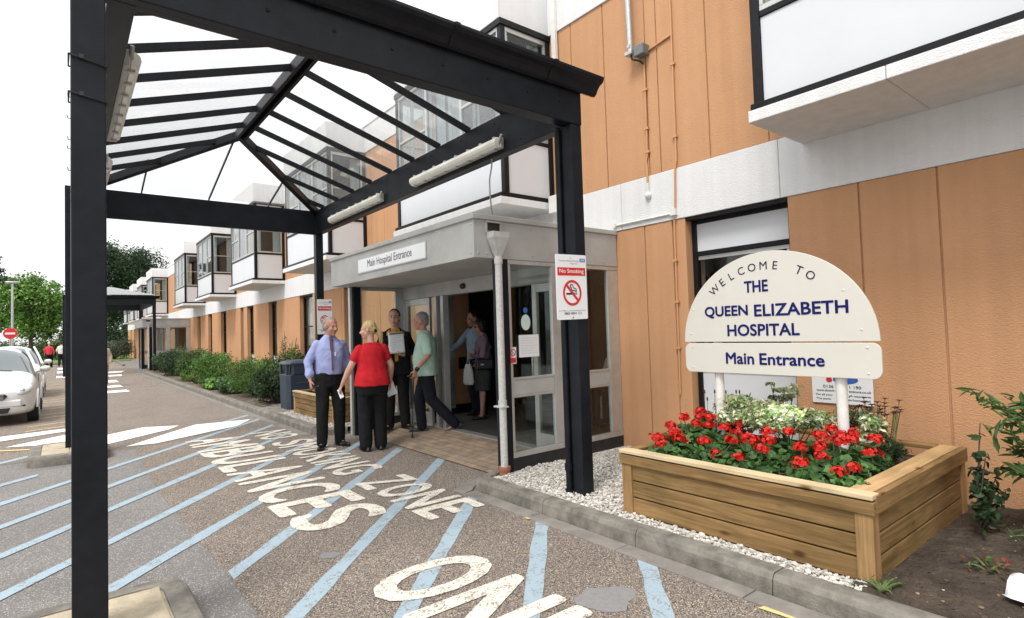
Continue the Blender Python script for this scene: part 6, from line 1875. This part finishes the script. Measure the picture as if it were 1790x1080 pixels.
# 3 man in the dark suit
J = joints(elR=(.265, .0, 1.16), wrR=(.115, .26, 1.185), elL=(-.265, .0, 1.15), wrL=(-.10, .24, 1.08), head=(.01, .03, 1.635), anR=(.11, .0, .085), anL=(-.12, .03, .085), ftR=(.5, 1, 0), ftL=(-.5, 1, 0))
person('person', (3.93, 7.78, 0.075), (-.36, -.93), 1.78, 'dark haired man in a black suit reading sheets of paper by the door', J, voxel=.0075, head_rot=(rad(-14), 0, 0), hair=SHORT_M,
       hands=dict(R=((-.55, .45, .5), (0, -.8, .3), 1.0), L=((.75, .5, .25), (0, -.2, 1), .5)),
       garments=[dict(hairmat=HB), dict(n='shirt', m=C_GOLD, p=[torso(.96, .0, .90)] + collar(1.468, .058), w=.003), dict(n='tie', m=cloth('gold_tie', (0.42, 0.20, 0.04)), p=[('bar', (0, .092, 1.452), (0, .10, 1.41), .035, .022), ('bar', (0, .115, 1.42), (0, .136, 1.08), .06, .008)], vox=.006, sm=2, w=0),
                 dict(n='jacket', m=C_SUIT, p=[('loft', [(-.108, 0, .80, .098, .142), (-.108, 0, 1.08, .092, .146), (-.116, 0, 1.30, .084, .142), (-.118, -.01, 1.375, .072, .112)], 5), ('loft', [(.108, 0, .80, .098, .142), (.108, 0, 1.08, .092, .146), (.116, 0, 1.30, .084, .142), (.118, -.01, 1.375, .072, .112)], 5),
                                                  ('loft', [(0, -.06, .80, .19, .085), (0, -.055, 1.08, .178, .085), (0, -.05, 1.30, .195, .088), (0, -.035, 1.41, .185, .078), (0, -.03, 1.455, .12, .055), (0, -.035, 1.485, .075, .045)]), ('cap', (-.055, .105, 1.22), (-.07, .045, 1.45), .02, .02), ('cap', (.055, .105, 1.22), (.07, .045, 1.45), .02, .02)] + sleeve('R', .92, .064, .060, .05) + sleeve('L', .92, .064, .060, .05), w=.006),
                 dict(n='trousers', m=C_SUIT, p=legs(1.02), w=.006), SHOES()])
# 4 man in the mint shirt, walking with a stick
J = joints(chest=(0, .0, 1.27), neck=(0, .03, 1.475), head=(0, .075, 1.625), elL=(-.245, -.05, 1.14), wrL=(-.255, .13, .93), elR=(.245, -.03, 1.14), wrR=(.25, .12, .93), hipR=(.085, 0, .92), hipL=(-.085, 0, .92), knR=(.09, .13, .51), anR=(.09, .10, .085), knL=(-.09, -.05, .50), anL=(-.09, -.38, .135), ftR=(.15, 1, 0), ftL=(-.1, .88, -.42))
person('person', (4.10, 7.15, 0.075), (-.80, .55), 1.72, 'grey haired man in a mint green shirt walking past the door with a stick', J, skin='skin_red', voxel=.0075, head_rot=(rad(2), rad(-4), 0), hair=dict(e=[(0, -.026, .040, .083, .094, .090), (0, -.06, -.01, .072, .055, .075)], w=.004, f=60),
       hands=dict(L=((0, .25, -1), (.7, .5, 0), 1.0)),
       garments=[dict(hairmat=HG), dict(n='shirt', m=C_MINT, p=[('loft', [(0, .0, .83, .208, .168), (0, .02, .92, .205, .174), (0, .03, 1.06, .190, .174), (0, .02, 1.20, .188, .158), (0, .0, 1.32, .192, .138), (0, .01, 1.40, .182, .112), (0, .02, 1.45, .125, .09), (0, .03, 1.485, .075, .07)])] + [('jj', 'sh' + q, 'el' + q, 0, .80, .074, .070) for q in 'RL'], w=.008, f=11),
                 dict(n='trousers', m=C_NAVY, p=legs(1.04), w=.006), SHOES(mat('brown_grey_shoe', (0.035, 0.026, 0.024), 0.5)), dict(n='watch', m=M['shoe'], p=[('jj', 'el' + 'L', 'wrL', .90, .97, .034, .034)], w=0, sm=1)])
# 5 man leaning in the lobby
J = joints(shR=(.175, 0, 1.42), elR=(.36, .12, 1.20), wrR=(.50, .26, 1.04), elL=(-.25, -.06, 1.14), wrL=(-.18, .08, .93), knR=(.08, .04, .5), anR=(-.02, .05, .085), knL=(-.07, .0, .5), anL=(-.10, -.05, .085), ftR=(.3, 1, 0), ftL=(-.4, 1, 0), head=(.01, .05, 1.63))
person('person', (5.42, 7.80, 0.12), (-.97, -.05), 1.70, 'man in a light blue shirt leaning on the glazing bar inside the doorway', J, skin='skin_red', voxel=.009, head_rot=(rad(-10), rad(-6), 0), hair=SHORT_M, hands=dict(R=((.5, .6, -.5), (.3, -.3, -1), .3)),
       garments=[dict(hairmat=HB), dict(n='shirt', m=C_BLUE2, p=[torso(.95, .015, 1.03)] + sleeve('R', .55, .066, .058, .052) + sleeve('L', .6, .066, .058, .052) + collar(), w=.008), dict(n='trousers', m=C_NAVY, p=legs(1.0), w=.006), SHOES()])
# 6 woman with crossed arms in the doorway
J = joints(shR=(.165, 0, 1.40), shL=(-.165, 0, 1.40), elR=(.23, .05, 1.13), wrR=(-.06, .20, 1.17), elL=(-.23, .05, 1.12), wrL=(.07, .22, 1.12), knR=(.07, .02, .48), knL=(-.07, .02, .48), anR=(.07, .0, .085), anL=(-.08, .06, .085), head=(0, .04, 1.62), ftR=(.1, 1, 0), ftL=(-.1, 1, 0))
person('person', (5.22, 7.34, 0.12), (-.85, .38), 1.56, 'woman with dark curly hair, mauve cardigan and knee length skirt, arms crossed in the doorway', J, female=True, skin='skin_red', voxel=.009, head_rot=(rad(8), rad(-8), 0),
       hair=dict(e=[(0, -.035, .045, .105, .115, .105), (0, -.06, -.03, .10, .08, .09), (.07, -.02, -.02, .04, .06, .07), (-.07, -.02, -.02, .04, .06, .07)], w=.014, f=38), hands=dict(R=((-1, .1, .1), (0, -1, 0), .5), L=((1, .1, .1), (0, -1, 0), .5)),
       garments=[dict(hairmat=HB), dict(n='cardigan', m=C_MAUVE, p=[torso(.90, .01, 1.0)] + sleeve('R', .85, .064, .058, .046) + sleeve('L', .85, .064, .058, .046), w=.007),
                 dict(n='skirt', m=C_SKIRT, p=[('loft', [(0, .01, .50, .175, .135), (0, .01, .62, .185, .140), (0, 0, .80, .195, .145), (0, 0, .92, .185, .135), (0, 0, 1.0, .16, .118)])], w=.009, f=16, zs=.15), SHOES(None, 'low'),
                 dict(n='sunglasses', m=M['shoe'], p=[('cap', (-.03, .128, 1.625), (-.006, .131, 1.627), .017, .014), ('cap', (.03, .128, 1.625), (.006, .131, 1.627), .017, .014)], w=0, sm=1, vox=.006)])
# 7, 8 walkers at the end of the road
for x, y, c, m, hm, lab in ((-.65, 48.4, C_CORAL, C_BLACK, HW, 'distant white haired walker in a coral red top at the end of the car park'), (-.02, 49.6, C_WHITE, C_BLACK, HB, 'distant walker in a white top and black trousers beside the post')):
    J = joints(knR=(.1, .14, .5), anR=(.1, .12, .085), knL=(-.1, -.02, .5), anL=(-.1, -.22, .11), ftL=(-.1, .9, -.3))
    person('person', (x, y, 0), (.1, 1), 1.68, lab, J, female=True, voxel=.016, hair=SHORT_M, eyes=False, garments=[dict(hairmat=hm), dict(n='top', m=c, p=[torso(.86, .02, 1.1)] + sleeve('R', .2) + sleeve('L', .2), w=.006), dict(n='trousers', m=m, p=legs(1.1), w=.005), SHOES()])
# 9 walker mostly hidden by the near post
J = joints(elR=(.26, .02, 1.14), wrR=(.24, .16, .95), knR=(.1, .12, .5), anR=(.1, .12, .085), knL=(-.1, -.02, .5), anL=(-.1, -.2, .11), ftL=(-.1, .9, -.3), head=(0, .06, 1.61))
person('person', (1.10, 24.2, 0), (-.1, -1), 1.60, 'person in a beige jacket on the road, nearly hidden behind the near canopy post', J, voxel=.014, hair=SHORT_M, garments=[dict(hairmat=HW), dict(n='jacket', m=C_BEIGE, p=[torso(.80, .03, 1.12)] + sleeve('R', .9, .075, .066, .055) + sleeve('L', .9, .075, .066, .055), w=.008), dict(n='trousers', m=cloth('grey_trousers', (0.16, 0.15, 0.14)), p=legs(1.05), w=.005), SHOES()])
# 10 seated visitor behind the glass, on a bench in the hall
T = thing('hall_bench', (6.25, 5.45, 0.12), 'dark bench inside the entrance hall behind the right glass pane', 'bench')
boxes('seat', M['plinth'], [(6.0, 6.45, 4.9, 6.0, 0.52, 0.57)], T, .01)
boxes('backrest', M['plinth'], [(6.42, 6.46, 4.9, 6.0, .72, 1.0)], T, .01)
for x in (6.03, 6.38):
    for y in (4.95, 5.91): boxes('leg', M['galv'], [(x, x + .04, y, y + .04, .119, .519)], T)
J = joints(hipc=(0, -.02, .52), chest=(0, 0, .84), neck=(0, .02, 1.045), head=(0, .05, 1.20), shR=(.165, 0, .975), shL=(-.165, 0, .975), elR=(.22, .05, .74), elL=(-.22, .05, .74), wrR=(.08, .25, .64), wrL=(-.08, .25, .64), hipR=(.09, .0, .52), hipL=(-.09, 0, .52), knR=(.10, .42, .52), knL=(-.10, .42, .52), anR=(.10, .42, .10), anL=(-.10, .42, .10), ftR=(.1, 1, 0), ftL=(-.1, 1, 0))
person('person', (6.24, 5.45, 0.12), (-1, -.05), 1.62, 'seated person in a pale pink top faintly visible behind the right porch glass', J, female=True, voxel=.012, hair=SHORT_M,
       garments=[dict(hairmat=HG), dict(n='top', m=cloth('pale_pink_top', (0.55, 0.36, 0.36)), p=[('loft', [(0, 0, .50, .18, .13), (0, .01, .66, .18, .14), (0, 0, .88, .185, .13), (0, 0, .96, .17, .105), (0, .01, 1.01, .12, .085), (0, .02, 1.04, .07, .07)])] + sleeve('R', .5) + sleeve('L', .5), w=.006),
                 dict(n='trousers', m=C_NAVY, p=[('ell', (0, .0, .53), (.18, .16, .11))] + [x for q in 'RL' for x in (('jj', 'hip' + q, 'kn' + q, 0, 1, .09, .075), ('jj', 'kn' + q, 'an' + q, 0, 1, .07, .058))], w=.005), SHOES()])


# ---------------------------------------------------------------- things people hold
def wpos(loc, face, H, p):
    s = H / 1.75; f = Vector((face[0], face[1], 0)).normalized(); r = Vector((f.y, -f.x, 0))
    return Vector(loc) + (r * p[0] + f * p[1] + Vector((0, 0, p[2]))) * s


def sheet_of(name, c, r, u, w, h, label, cat, bend=.012, lines=0):
    c, r, u = Vector(c), Vector(r).normalized(), Vector(u).normalized(); u = (u - r * u.dot(r)).normalized(); nn = r.cross(u)
    T = thing(name, c, label, cat)
    b = MB(); n_ = 8
    vs = [c + r * w * (i / n_ - .5) + u * h * (j / n_ - .5) + nn * (bend * math.sin(math.pi * i / n_) + bend * .6 * (j / n_ - .5) ** 2 * 4) for j in range(n_ + 1) for i in range(n_ + 1)]
    b.add(vs, [(j * 9 + i, j * 9 + i + 1, (j + 1) * 9 + i + 1, (j + 1) * 9 + i) for j in range(n_) for i in range(n_)], 0, True)
    o = b.build('sheet', PAPER, T); q = o.modifiers.new('t', 'SOLIDIFY'); q.thickness = .002
    return T


c = wpos((3.93, 7.78, .075), (-.36, -.93), 1.78, (.015, .315, 1.27))
T = sheet_of('paper_sheaf', c, (.93, -.36, .06), (.02, .02, 1), .225, .30, 'sheaf of white sheets with a black top edge held by the man in the suit', 'papers')
f_ = Vector((-.36, -.93, 0)).normalized(); r_ = Vector((.93, -.36, .06)).normalized()
b = MB(); b.bar(c + f_ * .018 + Vector((0, 0, .135)) - r_ * .10, c + f_ * .018 + Vector((0, 0, .135)) + r_ * .10, .004, .018, (0, 0, 1)); b.build('black_band', M['black'], T)
b = MB()
for k in range(9): b.bar(c + f_ * .020 + Vector((0, 0, .10 - .024 * k)) - r_ * .085, c + f_ * .020 + Vector((0, 0, .10 - .024 * k)) + r_ * (.08 - .04 * (k % 3)), .001, .004)
b.build('print', mat('faint_print_grey', (0.45, 0.47, 0.52), 0.6), T)
c = wpos((3.17, 6.96, 0), (.16, 1), 1.675, (.30, .15, .80))
sheet_of('folded_paper', c, (.75, -.5, .35), (.25, 0, 1), .13, .20, 'folded white paper in the right hand of the woman in red', 'paper', .006)
c = wpos((3.17, 6.96, 0), (.16, 1), 1.675, (-.385, .17, .78))
sheet_of('small_card', c, (.6, -.5, .4), (.3, .1, .9), .055, .13, 'small pale card in the left hand of the woman in red', 'card', .003)
c = wpos((2.86, 7.62, 0), (-.15, -1), 1.775, (.245, .11, .80))
T = thing('pen', c, 'dark pen held low in the right hand of the man in the blue shirt', 'pen')
b = MB(); b.tube([c + Vector((-.05, -.02, -.02)), c + Vector((.055, -.03, .025))], .006, 8); b.build('barrel', M['shoe'], T)
b = MB(); b.tube([c + Vector((.055, -.03, .025)), c + Vector((.068, -.031, .031))], [.005, .002], 8); b.build('tip', M['galv'], T)
c = wpos((4.10, 7.15, .075), (-.80, .55), 1.72, (-.255, .17, .84))
T = thing('walking_stick', (c.x, c.y, .06), 'thin black walking stick held by the man in the mint shirt', 'walking stick')
b = MB(); b.tube([(c.x - .03, c.y + .02, .07), (c.x, c.y, c.z)], [.007, .009], 10); b.build('shaft', M['black'], T)
b = MB(); b.tube([c, c + Vector((-.03, .02, .012)), c + Vector((-.07, .05, .0))], [.013, .014, .012], 10); b.build('handle', M['black'], T)
b = MB(); b.tube([(c.x - .03, c.y + .02, .058), (c.x - .0285, c.y + .019, .085)], .014, 10); b.build('ferrule', M['shoe'], T)
c = wpos((5.22, 7.34, .12), (-.85, .38), 1.56, (-.25, .02, .97))
T = thing('handbag', c, 'black handbag with a metal clasp at the hip of the curly haired woman', 'handbag')
f_ = Vector((-.85, .38, 0)).normalized(); r_ = Vector((f_.y, -f_.x, 0))
b = MB(); b.bar(c - f_ * .14, c + f_ * .14, .09, .17); b.build('bag_body', M['shoe'], T, bevel=.03, seg=3)
b = MB(); b.tube([c + f_ * .12 + Vector((0, 0, .08)), c + f_ * .06 + r_ * .03 + Vector((0, 0, .25)), c + r_ * .08 + Vector((0, 0, .40)), c - f_ * .06 + r_ * .03 + Vector((0, 0, .25)), c - f_ * .12 + Vector((0, 0, .08))], .007, 8); b.build('strap', M['shoe'], T)
b = MB(); b.bar(c + f_ * .02 - r_ * .048, c + f_ * .07 - r_ * .048, .006, .02); b.build('clasp', M['galv'], T)
c = wpos((5.22, 7.34, .12), (-.85, .38), 1.56, (-.03, .27, .86))
T = thing('carrier_bag', c, 'limp white carrier bag hanging in front of the curly haired woman', 'bag')
b = MB(); b.loft([(c.x, c.y, c.z - .22, .05, .10), (c.x, c.y, c.z - .18, .06, .12), (c.x, c.y, c.z, .05, .10), (c.x, c.y, c.z + .10, .025, .06)], 16); b.build('bag_body', C_WHITE, T)
b = MB(); b.tube([(c.x, c.y - .04, c.z + .09), (c.x, c.y, c.z + .26), (c.x, c.y + .04, c.z + .09)], .006, 6); b.build('handles', C_WHITE, T)


# ================================================================ CARS
M['car_silver'] = mat('silver_car_paint', (0.66, 0.66, 0.65), 0.28, metal=0.25, var=0.02)
M['car_white'] = mat('white_car_paint', (0.72, 0.72, 0.71), 0.25)
M['car_glass'] = mat('car_glass', (0.10, 0.125, 0.13), 0.06, spec=0.8)
M['tyre'] = mat('tyre_rubber', (0.012, 0.012, 0.012), 0.8)
M['lens'] = mat('headlamp_lens', (0.52, 0.55, 0.57), 0.12, spec=0.7)
M['plastic'] = mat('black_plastic', (0.014, 0.014, 0.015), 0.5)


def car(loc, label, paint, plate=None):
    T = thing('parked_car', loc, label, 'car', 'cars parked beside the hospital road')
    X0, Y0, Z0 = loc
    # stations from the nose (local y) : (y, z bottom, half width, z widest, z shoulder, half width shoulder, z top edge, half width top, z top centre)
    ST = [(-1.80, .26, .52, .42, .56, .50, .62, .42, .63), (-1.74, .20, .70, .45, .62, .66, .70, .56, .72), (-1.55, .18, .79, .50, .70, .76, .80, .66, .82), (-1.25, .18, .825, .55, .78, .79, .88, .68, .90), (-.95, .18, .83, .55, .84, .80, .96, .68, .985),
          (-.42, .18, .83, .55, .90, .80, 1.26, .62, 1.30), (-.10, .18, .83, .55, .92, .80, 1.43, .57, 1.475), (.45, .18, .83, .55, .93, .80, 1.47, .56, 1.51), (1.05, .18, .83, .56, .94, .79, 1.44, .55, 1.48), (1.45, .20, .82, .56, .95, .77, 1.30, .55, 1.34), (1.70, .24, .80, .56, .94, .72, 1.02, .60, 1.04), (1.80, .30, .72, .56, .80, .66, .86, .56, .87)]
    n_ = 12; vs, fs, ms = [], [], []
    for y, zb, w, zw, zs, ws_, zt, wt, zc in ST:
        h = [(0, zb), (w * .86, zb), (w * .98, zb + .06), (w, zw), (ws_, zs), (wt, zt), (0, zc)]
        ring = h + [(-x, z) for x, z in h[1:-1]][::-1]
        vs += [(X0 + x, Y0 + y, Z0 + z) for x, z in ring]
    for i in range(len(ST) - 1):
        for k in range(n_):
            k2 = (k + 1) % n_
            fs.append((i * n_ + k, i * n_ + k2, (i + 1) * n_ + k2, (i + 1) * n_ + k))
            g = 0
            if k in (5, 6) and i in (4, 5): g = 1          # windscreen
            if k in (4, 7) and 4 <= i <= 8: g = 1          # side windows
            if k in (5, 6) and i in (9,): g = 1            # rear window
            ms.append(g)
    b = MB()
    for f, m_ in zip(fs, ms): b.f.append(f); b.m.append(m_); b.sm.append(True)
    b.v = vs; b.f.append(tuple(range(n_))[::-1]); b.m.append(0); b.sm.append(True); b.f.append(tuple(range((len(ST) - 1) * n_, len(ST) * n_))); b.m.append(0); b.sm.append(True)
    o = b.build('body', [paint, M['car_glass']], T, fix=True)
    s = o.modifiers.new('sub', 'SUBSURF'); s.levels = 2; s.render_levels = 2
    for sx in (-1, 1):
        for wy in (-1.12, 1.20):
            w = MB(); x = X0 + sx * .74
            w.tube([(x - sx * .09, Y0 + wy, Z0 + .285), (x - sx * .08, Y0 + wy, Z0 + .285), (x + sx * .08, Y0 + wy, Z0 + .285), (x + sx * .092, Y0 + wy, Z0 + .285)], [.25, .285, .285, .262], 28)
            wh = w.build('wheel', M['tyre'], T)
            r = MB(); r.tube([(x + sx * .088, Y0 + wy, Z0 + .285), (x + sx * .096, Y0 + wy, Z0 + .285)], [.20, .19], 24)
            for q in range(7):
                a = q * .8976; r.bar((x + sx * .10, Y0 + wy, Z0 + .285), (x + sx * .10, Y0 + wy + .18 * math.cos(a), Z0 + .285 + .18 * math.sin(a)), .035, .012, (1, 0, 0))
            r.build('rim', M['alu'], wh)
            a_ = MB(); a_.tube([(X0 + sx * .815, Y0 + wy + .325 * math.cos(t), Z0 + .29 + .325 * math.sin(t)) for t in [math.pi * i / 14 for i in range(15)]], .022, 8); a_.build('wheel_arch', paint, T)
        h = MB()
        h.ell((X0 + sx * .60, Y0 - 1.60, Z0 + .655), (.155, .20, .085), Matrix.Rotation(rad(-26) * sx, 3, 'Z') @ Matrix.Rotation(rad(22), 3, 'X'), 18, 10)
        hl = h.build('headlight', M['lens'], T)
        h = MB(); h.ell((X0 + sx * .60, Y0 - 1.735, Z0 + .65), (.05, .04, .045), None, 12, 8); h.build('lamp_reflector', M['galv'], hl)
        f = MB(); f.ell((X0 + sx * .56, Y0 - 1.70, Z0 + .365), (.105, .05, .035), Matrix.Rotation(rad(-24) * sx, 3, 'Z')); fl_ = f.build('fog_light', M['plastic'], T)
        f = MB(); f.ell((X0 + sx * .56, Y0 - 1.745, Z0 + .365), (.04, .02, .028)); f.build('lamp_lens', M['lens'], fl_)
        m_ = MB(); m_.ell((X0 + sx * .92, Y0 - .52, Z0 + 1.0), (.095, .06, .065)); m_.cap((X0 + sx * .80, Y0 - .50, Z0 + .955), (X0 + sx * .90, Y0 - .52, Z0 + .97), .022, .022); m_.build('door_mirror', paint, T)
        d = MB(); d.tube([(X0 + sx * .822, Y0 - .42, Z0 + .25), (X0 + sx * .826, Y0 - .46, Z0 + .55), (X0 + sx * .80, Y0 - .40, Z0 + .90)], .006, 6); d.build('door_seam', M['plastic'], T)
        p = MB(); p.tube([(X0 + sx * .797, Y0 - .98, Z0 + .955), (X0 + sx * .70, Y0 - .50, Z0 + 1.20), (X0 + sx * .585, Y0 - .08, Z0 + 1.445)], [.03, .028, .026], 8); p.build('windscreen_pillar', paint, T)
    boxes('bonnet_badge', M['galv'], [(X0 - .05, X0 + .05, Y0 - 1.795, Y0 - 1.775, Z0 + .61, Z0 + .65)], T, .01)
    g = MB(); g.prism([(X0 + x, Y0 - 1.79, Z0 + z) for x, z in ((-.36, .60), (.36, .60), (.40, .56), (.34, .49), (-.34, .49), (-.40, .56))], (0, -.035, 0)); gr = g.build('grille', M['plastic'], T, bevel=.01)
    s_ = MB()
    for k in range(4): s_.box(X0 - .34, X0 + .34, Y0 - 1.832, Y0 - 1.826, Z0 + .505 + .024 * k, Z0 + .512 + .024 * k)
    s_.build('grille_bar', M['galv'], gr)
    g = MB(); g.prism([(X0 + x, Y0 - 1.74, Z0 + z) for x, z in ((-.44, .34), (.44, .34), (.40, .24), (-.40, .24))], (0, -.06, 0)); g.build('lower_intake', M['plastic'], T, bevel=.012)
    boxes('bumper', paint, [(X0 - .60, X0 + .60, Y0 - 1.80, Y0 - 1.70, Z0 + .345, Z0 + .485)], T, .03)
    boxes('number_plate', M['sign_white'], [(X0 - .26, X0 + .26, Y0 - 1.815, Y0 - 1.803, Z0 + .365, Z0 + .475)], T, .003)
    if plate:
        t_ = MB(); put_text(t_, plate, (X0 + .135, Y0 - 1.8165, Z0 + .42), (1, 0, 0), (0, 0, 1), .19, .075, .02); t_.build('plate_lettering', M['black'], T)
    w = MB()
    for xa in (-.10, .42): w.tube([(X0 + xa, Y0 - .96, Z0 + 1.0), (X0 + xa - .28, Y0 - .90, Z0 + 1.035), (X0 + xa - .50, Y0 - .88, Z0 + 1.04)], .010, 6)
    w.build('wiper', M['plastic'], T)
    return T


car((-1.19, 16.0, 0), 'silver hatchback parked nose first at the left edge, nearest the camera', M['car_silver'], 'TUV')
car((-1.24, 22.6, 0), 'white hatchback parked directly behind the silver one', M['car_white'])
